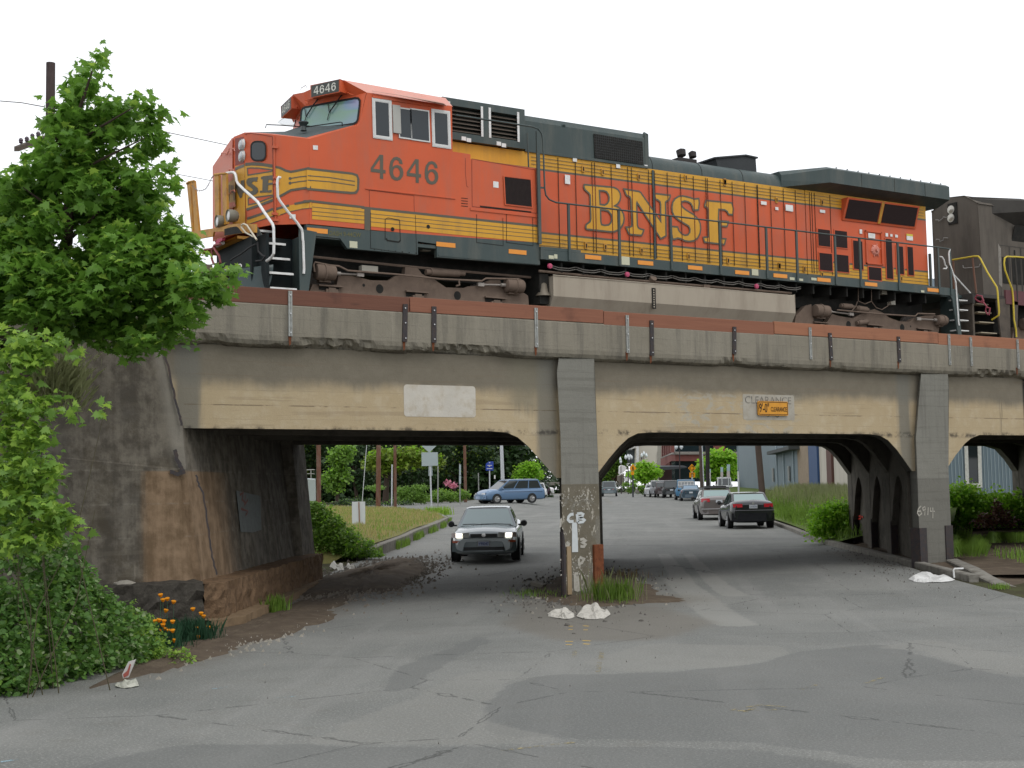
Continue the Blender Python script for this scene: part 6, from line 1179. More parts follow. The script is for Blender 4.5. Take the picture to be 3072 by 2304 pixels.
for a, b, c in (((350,1000),(470,900),(650,700)),((355,900),(230,800),(120,720)),((365,750),(480,600),(760,460)),((320,1180),(500,1100),(800,1000)),((280,1280),(560,1300),(1100,1220)),((372,560),(300,480),(280,400)),((375,500),(500,420),(700,300)),((340,1150),(200,1050),(60,1000)),((345,1100),(290,1090),(200,1180)),((800,1000),(900,960),(960,950)),((1100,1220),(1190,1190),(1245,1160))):
    tb.append(([mp('Q',*a,DM+.1),mp('Q',*b,DM-.1),mp('Q',*c,DM-.3)],.035,.006))
tube_obj('trunk', tb, M_BARK, mt)
# --- bushes lower left ---
def bush(name, label, cat, lst, f, dfun, per, size, shape, mts, seed, sp=(6,.05), k0=None, aspect=1.0, stems=True):
    c0 = dfun(*lst[0][:2]); base = oG('D', 100, 1560); t = thing(name, label, cat, (base.x, base.y, g(base.x, base.y))); cl = []
    for x, y, r in lst:
        z = dfun(x, y); k = r/FR[f][2]*z/F; cl.append((dep(f, x, y, z), k, k*1.4, k*.9, (r/100)**2))
    P = clump_points(cl, per, sp, seed, .45); P = P[P[:, 2] > .02]
    rr_ = np.random.default_rng(seed).random(len(P)); lo = 0
    for i, (mtl, fr_) in enumerate(mts): s_ = P[(rr_ >= lo) & (rr_ < lo+fr_)]; lo += fr_; leaves('foliage' if i == 0 else 'pale_foliage', s_, size, shape, mtl, t, seed=seed+i, aspect=aspect)
    if stems:
        tb = []; R2 = random.Random(seed)
        for _ in range(9):
            c, a, b_, d, w_ = R2.choice(cl); c = Vector(c); gz = max(0, g(c.x, c.y)); tb.append(([Vector((c.x+R2.uniform(-.3,.3), c.y+R2.uniform(0,.4), gz)), Vector((c.x+R2.uniform(-.2,.2), c.y+.1, (c.z+gz)/2+.1)), c+Vector((R2.uniform(-.2,.3), -.05, R2.uniform(0,.2)))], .007, .003))
        tube_obj('stems', tb, mat('bramble_stem', (.07,.06,.03), .8, .3), t, 5)
    return t
up_ = [(50,40,70),(150,55,55),(235,40,36),(320,85,24),(55,150,75),(130,110,50),(50,300,85),(140,330,70),(225,285,30),(300,335,24),(345,345,20),(395,325,16),(455,295,17),(60,450,80),(165,450,60),(205,560,40),(50,600,80),(150,620,75),(230,610,35),(60,740,80),(165,760,75),(255,780,55),(305,820,38),(325,880,20),(60,880,80),(170,890,65),(225,890,35)]
bush('maple_sapling', 'bright yellow-green young maple shoots at the left edge below the big maple', 'tree', up_, 'S', lambda x, y: 14.6-.0008*y, 260, .12, MAPLE, [(L_MID,.55),(L_YNG,.45)], 21, (5,.06))
lo_ = [(255,930,60),(300,985,55),(350,1060,60),(300,1080,80),(430,1120,45),(120,560,70),(215,690,40),(240,850,55),(20,700,80),(470,1190,50),(390,1090,38),(535,1205,42),(450,1150,30),(40,620,70),(120,700,50),(30,820,80),(60,960,90),(180,1000,85),(265,1060,60),(340,1055,42),(375,1010,18),(60,1130,95),(180,1130,95),(300,1140,80),(395,1130,48),(60,1260,100),(190,1260,105),(320,1260,100),(440,1250,80),(535,1265,60),(610,1245,38),(60,1390,100),(190,1400,100),(330,1385,100),(450,1380,90),(555,1370,70),(630,1350,55),(60,1500,85),(180,1490,75),(300,1470,60),(415,1450,50),(515,1435,38),(100,1555,45),(30,1580,38),(-60,1200,120),(-60,1450,120)]
bush('bramble_bush', 'large dark green bramble thicket at the roadside in the lower left corner', 'bush', lo_, 'S', lambda x, y: 14.9+max(0, x-60)*.0042-.0011*max(0, y-900), 620, .072, OVAL, [(L_BRM,.72),(L_MID,.16),(L_BRL,.12)], 31, (5,.045))
lw = [(600,1340,60),(665,1360,58),(725,1385,46),(785,1395,42),(560,1290,52),(640,1290,42),(585,1250,36),(520,1330,60),(560,1400,50),(740,1440,26),(600,1300,50),(660,1310,40),(620,1400,45),(690,1400,40),(760,1400,36),(810,1420,25),(830,1430,16),(640,1240,32),(600,1200,24),(560,1180,28),(700,1345,30)]
bush('leafy_weeds', 'low yellow-green weeds around the orange poppies by the footing', 'weeds', lw, 'S', lambda x, y: 18.6-(y-1180)*.0085, 700, .05, OVAL, [(L_MID,.6),(L_YNG,.4)], 41, (5,.03))
# --- grass tufts ---
def blades(name, pts, h, wd, mtl, seed, parent=None, lean=.35, hv=.4):
    """pts (n,3) roots"""
    r = np.random.default_rng(seed); n = len(pts); k = 5; a = r.uniform(0, 2*pi, n); hh = h*r.uniform(1-hv, 1+hv, n); dirv = np.stack([np.cos(a), np.sin(a), np.zeros(n)], 1); side = np.stack([-np.sin(a), np.cos(a), np.zeros(n)], 1); ln = lean*r.random(n)
    V = np.zeros((n, k, 3))
    for i, (s_, t) in enumerate(((-.5,0),(.5,0),(.35,.6),(0,1),(-.35,.6))):
        V[:, i] = pts+side*(s_*wd)+dirv*(ln*hh*t*t)[:, None]+np.array([0,0,1])*(hh*t*(1-.2*ln))[:, None]
    V = V.reshape(-1, 3); off = np.array(parent.location) if parent else 0; V = V-off
    me = bpy.data.meshes.new(name); me.vertices.add(len(V)); me.vertices.foreach_set('co', V.ravel().astype(np.float32)); me.loops.add(n*k); me.loops.foreach_set('vertex_index', np.arange(n*k, dtype=np.int32)); me.polygons.add(n); me.polygons.foreach_set('loop_start', np.arange(0, n*k, k, dtype=np.int32)); me.polygons.foreach_set('loop_total', np.full(n, k, dtype=np.int32)); me.update(calc_edges=True)
    me.materials.append(mtl); o = bpy.data.objects.new(name, me); COL.objects.link(o)
    if parent is not None: o.parent = parent
    return o
def rs_scatter(n, r0, r1, smin, smax, zf, seed, dens=None):
    r = np.random.default_rng(seed); out = []
    while len(out) < n:
        a = r.uniform(r0, r1); s0, s1 = smin(a), smax(a); s = r.uniform(s0, s1)
        if dens and r.random() > dens(a, s): continue
        X, Y = RS(a, s); out.append((X, Y, zf(a, s)))
    return np.array(out)
G_GRN = leafmat('green_grass_blade', (.09,.18,.022), (.24,.38,.06), .3); G_DRY = leafmat('dry_grass_blade', (0.260,0.234,0.078), (0.468,0.390,0.169), .3); G_PALE = leafmat('seeding_grass_blade', (.22,.26,.10), (.38,.40,.20), .3)
CLr = [r for r, _ in CL]; CLs = [s for _, s in CL]
isl_s = lambda r: float(np.interp(r, CLr, CLs))-.3
def isl_z(r, s): L, R2 = -26, isl_s(r); t = (s-L)/(R2-L); return zr(r)+.30+.35*(1-t)*min(1, (r-33)/8)
struct(blades('grass', rs_scatter(13000, 35, 90, lambda r: max(-24, isl_s(r)-9), isl_s, isl_z, 3), .17, .022, G_DRY, 3), 'stuff'); struct(blades('grass', rs_scatter(9000, 35, 90, lambda r: max(-24, isl_s(r)-9), isl_s, isl_z, 4, lambda r, s: .25+.75*(sin(r*.9)*cos(s*1.3+r*.3) > .1)), .16, .02, G_GRN, 4), 'stuff')
struct(blades('grass', rs_scatter(2600, 36, 88, isl_s, lambda r: isl_s(r)+.45, lambda r, s: zr(r), 5, lambda r, s: float(sin(r*1.1) > -.1)), .25, .025, G_GRN, 5), 'stuff')
bk = lambda r: float(np.interp(r, [30,33,36,40,46,52,60,75,100,150], [6.4,5.95,5.6,5.35,5.4,5.45,5.5,5.65,6.05,6.35]))+.1
bz = lambda r, s: zr(r)+.10+bank(r, s, 0)
struct(blades('grass', rs_scatter(15000, 38.5, 85, bk, lambda r: float(np.interp(r,[33,38,44,50],[7.2,7.8,9,10.8])), bz, 6), .30, .022, G_GRN, 6, lean=.5), 'stuff')
struct(blades('grass', rs_scatter(6000, 44, 85, lambda r: bk(r)+.8, lambda r: 10.8, bz, 7, lambda r, s: min(1, max(0, (s-6)/3))), .55, .016, G_PALE, 7, lean=.25), 'stuff')
struct(blades('grass', rs_scatter(1500, 27.5, 33, lambda r: 8.0, lambda r: 12, lambda r, s: .28, 8), .22, .02, G_GRN, 8), 'stuff')
def tuft(name, label, f, x, y, rad, n, h, wd, mtl, seed, cat='grass'):
    c = oG(f, x, y); r = np.random.default_rng(seed); P = np.stack([c.x+r.normal(0, rad, n), c.y+r.normal(0, rad, n), np.full(n, c.z)], 1); P = P[np.hypot(P[:,0]-c.x, P[:,1]-c.y) < 2.2*rad]
    return tag(blades(name, P, h, wd, mtl, seed), label, cat)
tt = tuft('grass_tuft', 'tall green grass clump beside the right foot of the middle pier', 'M', 615, 1385, .26, 330, .36, .009, G_GRN, 61)
tuft('dry_weed', 'thin dry yellowish stems standing in the grass clump by the middle pier', 'M', 640, 1380, .35, 60, .48, .007, G_PALE, 66, 'weeds')
tuft('weed_tuft', 'low scrubby weeds on the dirt just left of the middle pier', 'M', 120, 1330, .45, 220, .10, .012, G_GRN, 67, 'weeds')
tuft('weed_tuft', 'straggly weeds at the back of the dirt mound behind the middle pier', 'M', 640, 1190, .5, 200, .14, .012, leafmat('reddish_weed', (.10,.07,.03), (.20,.13,.06), .2), 68, 'weeds')
tuft('grass_tuft', 'small green weed clump against the abutment footing slab', 'S', 1195, 1215, .12, 200, .28, .014, G_GRN, 62)
tuft('grass_tuft', 'low grass clump at the edge of the right corner pavement', 'D', 2160, 1272, .10, 110, .10, .014, G_GRN, 63)
tuft('grass_tuft', 'yellow-green weeds at the foot of the yield sign post', 'VB', 370, 1290, .5, 500, .45, .04, L_YNG, 64)
tuft('grass_tuft', 'grass growing behind the second pier by its right side', 'K', 1400, 1230, .25, 400, .3, .015, G_GRN, 65)
# pale grass on top of the wing wall
r = np.random.default_rng(12); P = np.array([tuple(dep('S', a, b, 19.6)) for a, b in zip(r.uniform(60, 330, 1800), r.uniform(120, 300, 1800))]); P = P+r.normal(0,.12,P.shape); P = P[(P[:,2] > 2.6)]
tag(blades('grass_tuft', P, .20, .008, G_PALE, 12, lean=.9), 'pale seeding grass on the slope at the top of the wing wall', 'grass')
def px_scatter(f, x0, x1, y0, y1, n, seed, up=0.0):
    r = np.random.default_rng(seed); return np.array([tuple(oG(f, a, b)+Vector((0,0,up))) for a, b in zip(r.uniform(x0, x1, n), y0+(y1-y0)*r.random(n))])
struct(blades('grass', px_scatter('K', 1375, 1640, 1255, 1405, 1300, 201, .16), .22, .012, G_GRN, 201, lean=.6), 'stuff')
struct(blades('grass', px_scatter('K', 1640, 1960, 1235, 1300, 900, 202, .16), .20, .012, G_GRN, 202, lean=.6), 'stuff')
# poppies
pp = [[(1690,520),(1800,540),(1720,630),(1665,470),(1735,510)], [(1610,740),(1650,730),(1700,740),(1790,745),(1690,780),(1710,820),(1750,840),(1790,840),(1615,850),(1660,840),(1485,875),(1700,925),(1810,940)], [(2000,615),(2085,660),(2110,690),(2050,810),(2165,800),(2055,900)]]
FR['P'] = (0, 1650, 3.456)
M_POP = leafmat('orange_petal', (.75,.25,.01), (.85,.38,.01), .3); L_BLU = leafmat('feathery_blue_green_leaf', (.03,.10,.05), (.08,.19,.10), .3)
for i, (fl, (bx_, by_), lab) in enumerate(zip(pp, ((1640,1010),(1690,1060),(2030,960)), ('orange poppies in front of the blackened footing','densest clump of bright orange poppies beside the brambles','sparse orange poppies beside the ochre footing slab'))):
    c = oG('P', bx_, by_); dz = (c-O).dot(FWD); t = thing('poppy_plant', lab, 'flower', tuple(c), 'poppies by the bridge footing')
    r = np.random.default_rng(70+i); n = 420; P = np.stack([c.x+r.normal(0,.14,n), c.y+r.normal(0,.12,n), np.full(n, c.z)], 1); blades('feathery_leaves', P, .30, .006, L_BLU, 70+i, t, lean=.5)
    for x, y in fl:
        p = dep('P', x, y, dz-.05+R_.uniform(-.1,.1)); m = MB(); m.lathe([(.006,-.03),(.022,-.012),(.034,.018)], p, (R_.uniform(-.2,.2), -.3, 1), 9); fo = m.build('flower', M_POP, t, smooth=True)
        m = MB(); m.tube([(c.x+(p.x-c.x)*.4, c.y, c.z), (p.x, p.y, (p.z+c.z)/2), p], .003, 4); m.build('stem', L_BLU, fo)
# bushes beyond the bridge
def crown_thing(name, label, cat, f, ells, depth, n, leaf, shape, mtl, seed, trunk=None, sp=(6,.18), group=None, hi=None, barkr=.18):
    """ells: (x, y, rx_px, ry_px) in photo frame f at the given depth"""
    c = dep(f, ells[0][0], ells[0][1], depth); gz = g(c.x, c.y); t = thing(name, label, cat, (c.x, c.y, gz), group); cl = []; tot = sum(e[2]*e[3] for e in ells)
    for x, y, rx, ry in ells:
        k = depth/F/FR[f][2]; cl.append((dep(f, x, y, depth), rx*k, rx*k*.9, ry*k, rx*ry/tot))
    P = clump_points(cl, n, sp, seed, .5); P = P[P[:, 2] > gz+.1]; leaves('crown' if trunk else 'foliage', P, leaf, shape, mtl, t, seed=seed)
    if hi: s_ = P[np.random.default_rng(seed).random(len(P)) < .18]; leaves('new_growth', s_+[0,0,leaf*.3], leaf*.9, shape, hi, t, seed=seed+1)
    if trunk:
        b = dep(f, trunk[0], trunk[1], depth); tp = cl[0][0]; tube_obj('trunk', [([(b.x, b.y, g(b.x, b.y)-.1), ((b.x+tp[0])/2, (b.y+tp[1])/2, (gz+tp[2])/2), tuple(tp)], barkr, barkr*.5)]+[([((b.x+tp[0])/2, (b.y+tp[1])/2, (gz+tp[2])/2), tuple(q_[0])], barkr*.4, .03) for q_ in cl[1:5]], M_BARK, t)
    return t
c_ = oG('V', 480, 1090); 
crown_thing('shrub', 'bright green bush spilling over the verge just beyond the left abutment', 'bush', 'V', [(250,700,90,110),(330,780,130,110),(430,870,150,110),(540,960,150,100),(660,1060,120,90),(230,840,90,130),(330,960,140,110),(470,1040,150,80),(200,640,50,60),(710,1120,60,50)], 35.5, 9000, .085, OVAL, L_MID, 81, sp=(5,.06), hi=L_BRT)
crown_thing('shrub', 'leafy green bush on the grass bank beside the far pier columns', 'bush', 'VD', [(1560,1250,160,150),(1700,1150,150,120),(1500,1400,120,120),(1780,1300,110,140),(1820,1100,60,90)], 39, 3600, .10, OVAL, L_BRT, 82, sp=(5,.16), hi=L_YNG)
crown_thing('shrub', 'broad green bramble hedge in front of the blue house on the right', 'bush', 'K', [(1420,930,90,80),(1520,970,110,70),(1640,990,110,80),(1760,990,110,80),(1860,980,90,80),(1420,1050,90,70),(1550,1060,120,60),(1700,1070,100,50),(1860,1070,80,50),(1480,890,60,35),(1360,950,50,90),(1950,1000,90,90)], 42, 8000, .12, OVAL, L_BRT, 83, sp=(5,.2), hi=L_YNG)
crown_thing('shrub', 'dead rusty brown branches heaped against the green hedge on the right', 'bush', 'K', [(1600,1090,60,50),(1680,1080,60,50),(1740,1060,50,60),(1705,990,30,40),(1790,1100,60,40)], 40.5, 1100, .09, OVAL, leafmat('dead_leaf', (.07,.035,.02), (.15,.075,.04), .1), 84, sp=(5,.06))
# trees beyond the bridge, left opening
TG = 'trees beyond the left opening'
crown_thing('evergreen_tree', 'dark evergreen furthest left in the left opening behind the brown pole', 'tree', 'V', [(170,180,140,150),(60,230,110,160),(260,120,150,120),(140,330,90,80)], 124.8, 2600, .42, SPRAY, L_DRK, 101, (180,600), (6,.3), TG, L_CED)
crown_thing('evergreen_tree', 'dark evergreen between the two left brown poles', 'tree', 'V', [(500,150,190,150),(560,300,150,130),(420,60,200,120),(620,420,90,60)], 122.4, 3000, .42, SPRAY, L_DRK, 102, (560,560), (6,.3), TG)
crown_thing('cedar_tree', 'drooping yellow-green cedar behind the two middle poles', 'tree', 'V', [(800,230,150,60),(960,220,120,60),(700,280,80,60),(900,290,120,50),(1080,240,80,60),(1190,270,50,40),(780,330,60,30)], 114, 2600, .42, SPRAY, L_CED, 103, (780,600), (6,.25), TG, L_BRT, .3)
crown_thing('deciduous_tree', 'light green leafy tree between the first two brown poles', 'tree', 'V', [(400,340,70,60),(420,230,90,60),(440,400,60,50),(350,400,70,60),(470,180,70,40),(380,470,60,50)], 108, 2600, .28, OVAL, L_MID, 104, (400,560), (6,.2), TG, L_BRT)
crown_thing('evergreen_tree', 'tall dark evergreen behind the yield sign', 'tree', 'V', [(980,110,200,120),(1000,380,150,90),(1180,120,160,120),(860,420,120,80)], 129.6, 3200, .45, SPRAY, L_DRK, 105, (990,600), (6,.3), TG)
crown_thing('evergreen_tree', 'dark spreading evergreen over the wooden pole behind the blue van', 'tree', 'V', [(1320,200,170,110),(1480,180,150,120),(1280,330,110,80),(1440,300,110,70),(1580,220,90,100),(1360,90,160,90)], 146.4, 3600, .42, SPRAY, L_DRK, 106, (1330,520), (6,.3), TG, L_CED)
crown_thing('deciduous_tree', 'mid green tree right of the pair of steel poles', 'tree', 'V', [(1720,230,70,90),(1780,180,80,100),(1740,340,60,60),(1820,250,60,80),(1660,180,60,60)], 168, 2400, .4, OVAL, L_MID, 107, (1750,480), (6,.3), TG, L_BRT)
crown_thing('deciduous_tree', 'small round bright green tree above the blue van roof', 'tree', 'V', [(1900,340,90,50),(1860,390,70,35),(1960,380,60,40),(1930,310,60,30)], 158.4, 2200, .32, OVAL, L_BRT, 108, (1910,460), (6,.25), TG, L_YNG)
crown_thing('deciduous_tree', 'bright green tree at the far left of the right opening', 'tree', 'M', [(660,250,80,70),(720,210,60,50),(600,330,60,60),(560,400,60,40),(30,330,60,50)], 235, 2600, .6, OVAL, L_MID, 109, (640,420), (6,.4), TG, L_BRT)
crown_thing('deciduous_tree', 'spreading light green tree right of the pedestrian crossing sign', 'tree', 'M', [(880,310,60,30),(900,350,95,28),(840,380,80,26),(950,375,60,24),(880,400,60,20)], 192, 2400, .45, OVAL, L_BRT, 110, (890,460), (6,.3), 'street trees in the right opening', L_YNG)
crown_thing('deciduous_tree', 'broad yellow-green tree behind the parking signs', 'tree', 'M', [(1460,230,90,50),(1540,250,60,60),(1400,290,80,50),(1500,330,90,50),(1340,330,50,40),(1560,350,40,50),(1430,380,60,40),(1320,360,30,30)], 165, 3200, .42, OVAL, L_BRT, 111, (1470,460), (6,.3), 'street trees in the right opening', L_YNG)
crown_thing('hedge', 'long clipped green hedge behind the yield sign', 'hedge', 'V', [(1000,530,90,60),(920,510,60,40),(1060,560,60,50),(1060,480,70,25),(700,480,80,20),(900,570,80,30)], 103.2, 4200, .13, OVAL, L_MID, 120, sp=(6,.1))
crown_thing('shrub', 'green garden shrubs behind the short grey posts', 'bush', 'V', [(1230,540,90,45),(1320,560,70,40),(1180,570,60,40),(1400,530,40,40)], 110.4, 2600, .15, OVAL, L_MID, 121, sp=(6,.12), hi=L_YNG)
crown_thing('flowering_shrub', 'rhododendron with pink blossom beside the wooden pole', 'bush', 'V', [(1290,450,40,12),(1330,465,30,10),(1265,430,20,8)], 114, 160, .2, OVAL, leafmat('pink_blossom', (.50,.14,.22), (.70,.30,.38), .3), 122, sp=(6,.12))
crown_thing('shrub', 'dark low ground ivy along the verge behind the poles', 'bush', 'V', [(700,620,160,25),(430,620,120,28),(900,610,120,22),(560,590,160,25)], 100.8, 3000, .14, OVAL, L_DRK, 123, sp=(6,.12), hi=L_MID)
crown_thing('shrub', 'row of round shrubs on the traffic island at the far end of the road', 'bush', 'VC', [(540,720,50,40),(590,650,50,30),(700,700,60,45),(740,740,40,30),(470,640,40,25),(40,680,40,25),(640,750,40,20)], 172, 2200, .18, OVAL, L_MID, 124, sp=(6,.12), hi=L_YNG)
# a wood closing the view far behind both openings
w_ = clump_points([(dep('V', x, y, 165), 9, 6, 6, 1) for x in range(-200, 1700, 140) for y in (60, 260, 420, 540)], 900, (6,.8), 130, .2); w_ = w_[w_[:,2] > 0]
w2_ = clump_points([(dep('V', x, y, 255), 13, 8, 8, 1) for x in range(1560, 2500, 150) for y in (430, 520)], 700, (6,1), 131, .2); w2_ = w2_[w2_[:,2] > 0]; w_ = np.concatenate([w_, w2_])
o = leaves('far_wood', w_, .95, SPRAY, L_DRK, None, seed=131); struct(o, 'stuff')
# ---------------- cars ----------------
def paint(name, c, rough=.25): 
    m, nt, b = newmat(name); b.inputs['Base Color'].default_value = (*c, 1); b.inputs['Roughness'].default_value = rough; b.inputs['Metallic'].default_value = .1; b.inputs['Coat Weight'].default_value = .35; b.inputs['Coat Roughness'].default_value = .06; return m
M_TYRE = mat('tyre_rubber', (.014,.014,.014), .8, .2, 20); M_RIM = mat('wheel_rim', (.36,.36,.36), .35, .1, 30, metal=.6); M_TL = mat('tail_lamp_red', (.40,.012,.02), .25, .1, spec=.8); M_PLATE = mat('plate_white', (.50,.53,.56), .5, .05)
M_TRIMB = mat('black_trim', (.016,.017,.018), .5, .1); M_GLR = glass('car_glass_dark', (.02,.03,.032), .05, .9); M_GLT = glass('car_glass_pale', (.21,.30,.29), .12, .8)
def loft(sec, closed=True):
    """sec: list of (x, [(y,z)...]) half sections from bottom to centre; mirrored"""
    m = MB(); k = None; rows = []
    for x, hs in sec:
        full = [(x, y, z) for y, z in hs]+[(x, -y, z) for y, z in reversed(hs)]; k = len(full); rows.append(full)
    for r in rows: m.v += r
    n = len(rows)
    for i in range(n-1):
        for j in range(k): a = i*k+j; b = i*k+(j+1) % k; m.f.append((a, b, b+k, a+k)); m.m.append(0)
    m.f += [tuple(range(k)), tuple(reversed(range((n-1)*k, n*k)))]; m.m += [0, 0]; return m
def car(name, label, group, X, Y, yaw, P):
    """P: L W H hood belt trunk zb; ws0 (windscreen foot x), r0 r1 (roof ends), bl (rear glass foot x)  -- x forward, origin at centre of the footprint"""
    L, W, H = P['L'], P['W'], P['H']; hb, bt, tk, zb = P['hood'], P['belt'], P['trunk'], P.get('zb', .22)
    z0 = g(X, Y); t = thing(name, label, P['cat'], (X, Y, z0), group); t.rotation_euler = (0, 0, yaw); loc = Vector((X, Y, z0))
    def put(m, nm, mt, par=None, **kw):
        par = par or t; m.v = [tuple(Vector(v)) for v in m.v]; me = bpy.data.meshes.new(nm); me.from_pydata(m.v, [], m.f)
        mt = mt if isinstance(mt, (list, tuple)) else [mt]
        for q_ in mt: me.materials.append(q_)
        if len(mt) > 1: me.polygons.foreach_set('material_index', m.m)
        if kw.get('smooth'): me.polygons.foreach_set('use_smooth', [True]*len(me.polygons)); me.set_sharp_from_angle(angle=radians(kw.get('auto', 45)))
        o = bpy.data.objects.new(nm, me); COL.objects.link(o); o.parent = par; 
        if kw.get('sub'): s_ = o.modifiers.new('s', 'SUBSURF'); s_.levels = s_.render_levels = kw['sub']
        return o
    h = W/2; bodym = P['paint']; ws0, r0, r1, bl = P['ws0'], P['r0'], P['r1'], P['bl']
    def sec(x, ww, zt, zl, cr=.04): return (x, [(ww*.80, zl), (ww*.965, zl+.06), (ww*1.0, zl+(zt-zl)*.42), (ww*.985, zl+(zt-zl)*.72), (ww*.93, zt-.05), (ww*.80, zt), (ww*.4, zt+cr), (.001, zt+cr*1.2)])
    f, rr_ = L/2, -L/2; nz = P.get('nose', hb-.12); tz = P.get('tailz', tk-.04)
    S_ = [sec(rr_, h*.80, tz-.10, zb+.12, .01), sec(rr_+.07, h*.92, tz, zb+.03, .01), sec(rr_+.35, h*.985, tk, zb), sec(min(bl-.02, rr_+.9), h, tk+.005, zb-.02), sec((bl+ws0)/2, h*1.0, bt, zb-.02, .02), sec(ws0, h*.995, bt-.005, zb-.02), sec((ws0+f)/2, h*.985, (hb+bt)/2-.01, zb-.02), sec(f-.45, h*.955, hb-.02, zb-.01, .05), sec(f-.12, h*.90, nz, zb+.02, .03), sec(f, h*.76, nz-.16, zb+.10, .01)]
    S_.sort(key=lambda s: s[0]); body = put(loft(S_), 'body', bodym, smooth=True, sub=1)
    # greenhouse: painted frame with glass panes
    yt = h*P.get('tuck', .72); yb_ = h*.90; zt = H; b2 = bt-.03; tk2 = min(tk, bt)-.02
    fl, ft, rt_, rb = (ws0, yb_, b2), (r0, yt, zt-.03), (r1, yt, zt-.03), (bl, yb_*.96, tk2)
    gh = MB(); roofz = zt
    def M_(p): return (p[0], -p[1], p[2])
    gh.add([fl, ft, rt_, rb, M_(fl), M_(ft), M_(rt_), M_(rb)], [(0,1,2,3), (4,7,6,5), (0,4,5,1), (3,2,6,7)])
    xr = [r0+.0, r0-.15, (r0+r1)/2, r1+.15, r1]; rv = []
    for x, z in ((r0, zt-.03), (r0-.12, zt-.008), ((r0+r1)/2, zt), (r1+.12, zt-.008), (r1, zt-.03)):
        rv += [(x, yt, z-.01), (x, yt*.85, z+.015), (x, 0, z+.025), (x, -yt*.85, z+.015), (x, -yt, z-.01)]
    gh.add(rv, [(i*5+j, i*5+j+1, (i+1)*5+j+1, (i+1)*5+j) for i in range(4) for j in range(4)]); cabn = put(gh, 'cabin', bodym, smooth=True, auto=30)
    def pane(nm, a, b, c, d, i0=.08, i1=.08, j0=.08, j1=.08, off=.012, mt=None, par=None):
        a, b, c, d = map(Vector, (a, b, c, d)); n_ = (b-a).cross(d-a).normalized(); cen = Vector(((ws0+bl)/2, 0, (b2+zt)/2)); 
        if n_.dot((a+b+c+d)/4-cen) < 0: n_ = -n_
        def q_(u, v): return a.lerp(b, u).lerp(d.lerp(c, u), v)+n_*off
        m = MB(); m.add([q_(i0, j0), q_(1-i1, j0), q_(1-i1, 1-j1), q_(i0, 1-j1)], [(0,1,2,3)]); return put(m, nm, mt or M_GLR, par)
    wsm = P.get('wsm', M_GLR); pane('windscreen', fl, M_(fl), M_(ft), ft, .05, .05, .05, .07, mt=wsm); pane('rear_window', rb, M_(rb), M_(rt_), rt_, .07, .07, .07, .10, mt=P.get('rwm', M_GLR))
    for sg in (1, -1):
        s_ = (lambda p: p) if sg == 1 else M_
        nw = P.get('nwin', 2); ed = np.linspace(0, 1, nw+1)
        for i in range(nw):
            u0, u1 = ed[i], ed[i+1]; lo = Vector(fl).lerp(Vector(rb), u0), Vector(fl).lerp(Vector(rb), u1); hi_ = Vector(ft).lerp(Vector(rt_), u0), Vector(ft).lerp(Vector(rt_), u1)
            pane('side_window', s_(lo[0]), s_(lo[1]), s_(hi_[1]), s_(hi_[0]), .12 if i == 0 else .04, .12 if i == nw-1 else .04, .12, .10, mt=P.get('swm', M_GLR))
    # wheels and arches
    wr, wx = P.get('wr', .30), P.get('wb', L*.58)/2; xo = P.get('wo', .05)
    for sx in (wx+xo, -wx+xo):
        for sg in (1, -1):
            m = MB(); m.lathe([(0,0),(wr+.05,0)], (sx, sg*(h*1.003), wr+.02), (0,sg,0), 24); m.lathe([(wr+.05,0),(wr+.05,.012),(wr+.02,.012)], (sx, sg*(h*1.0), wr+.02), (0,sg,0), 24); put(m, 'wheel_arch', M_TRIMB, body)
            m = MB(); m.lathe([(0,.0),(wr*.62,.0),(wr*.66,.014),(wr*.9,.02),(wr,-.02),(wr,-.17),(wr*.9,-.20),(0,-.2)], (sx, sg*(h*.99), wr), (0,sg,0), 26); w_ = put(m, 'wheel', M_TYRE, smooth=True)
            m = MB(); m.lathe([(0,.012),(wr*.15,.014),(wr*.18,.004),(wr*.50,.004),(wr*.60,.020),(wr*.64,.018)], (sx, sg*(h*.99+.006), wr), (0,sg,0), 26)
            for k in range(5):
                a_ = k*2*pi/5+.3; m.box(0,0,0,0,0,0) if 0 else None; m.tube([(sx+wr*.1*cos(a_), sg*(h*.99+.022), wr+wr*.1*sin(a_)), (sx+wr*.58*cos(a_), sg*(h*.99+.022), wr+wr*.58*sin(a_))], wr*.08, 5)
            put(m, 'rim', M_RIM, w_, smooth=True)
    # lamps, bumpers, plate
    fx, rx = f, rr_
    def q4(nm, x, y0, y1, zz0, zz1, mt, dx=.012, both=True, sl=.10, bow=.0, par=None):
        for sg in ((1, -1) if both else (1,)):
            s1 = 1 if x > 0 else -1; m = MB(); k = 5; vs = []
            for i in range(k+1):
                y = y0+(y1-y0)*i/k; xx = x-s1*((abs(y)/h)**3*P.get('bow', .17)) + s1*dx
                vs += [(xx, sg*y, zz0), (xx-s1*(zz1-zz0)*sl, sg*y, zz1)]
            m.add(vs, [(2*i, 2*i+2, 2*i+3, 2*i+1) for i in range(k)]); m.add([(a-s1*.09, b, c) for a, b, c in vs], [(2*i+1, 2*i+3, 2*i+2, 2*i) for i in range(k)])
            m.f += [tuple([2*i+1 for i in range(k+1)]+[2*(k+1)+2*i+1 for i in reversed(range(k+1))]), tuple([2*i for i in reversed(range(k+1))]+[2*(k+1)+2*i for i in range(k+1)])]; m.m += [0, 0]
            put(m, nm, mt, par)
    for fn in P.get('extras', []): fn(locals())
    q4('front_bumper', fx, -h*.93, h*.93, zb+.10, zb+.34, P.get('bump', bodym), .05, False); q4('rear_bumper', rx, -h*.93, h*.93, zb+.06, zb+.36, P.get('bump', bodym), .06, False)
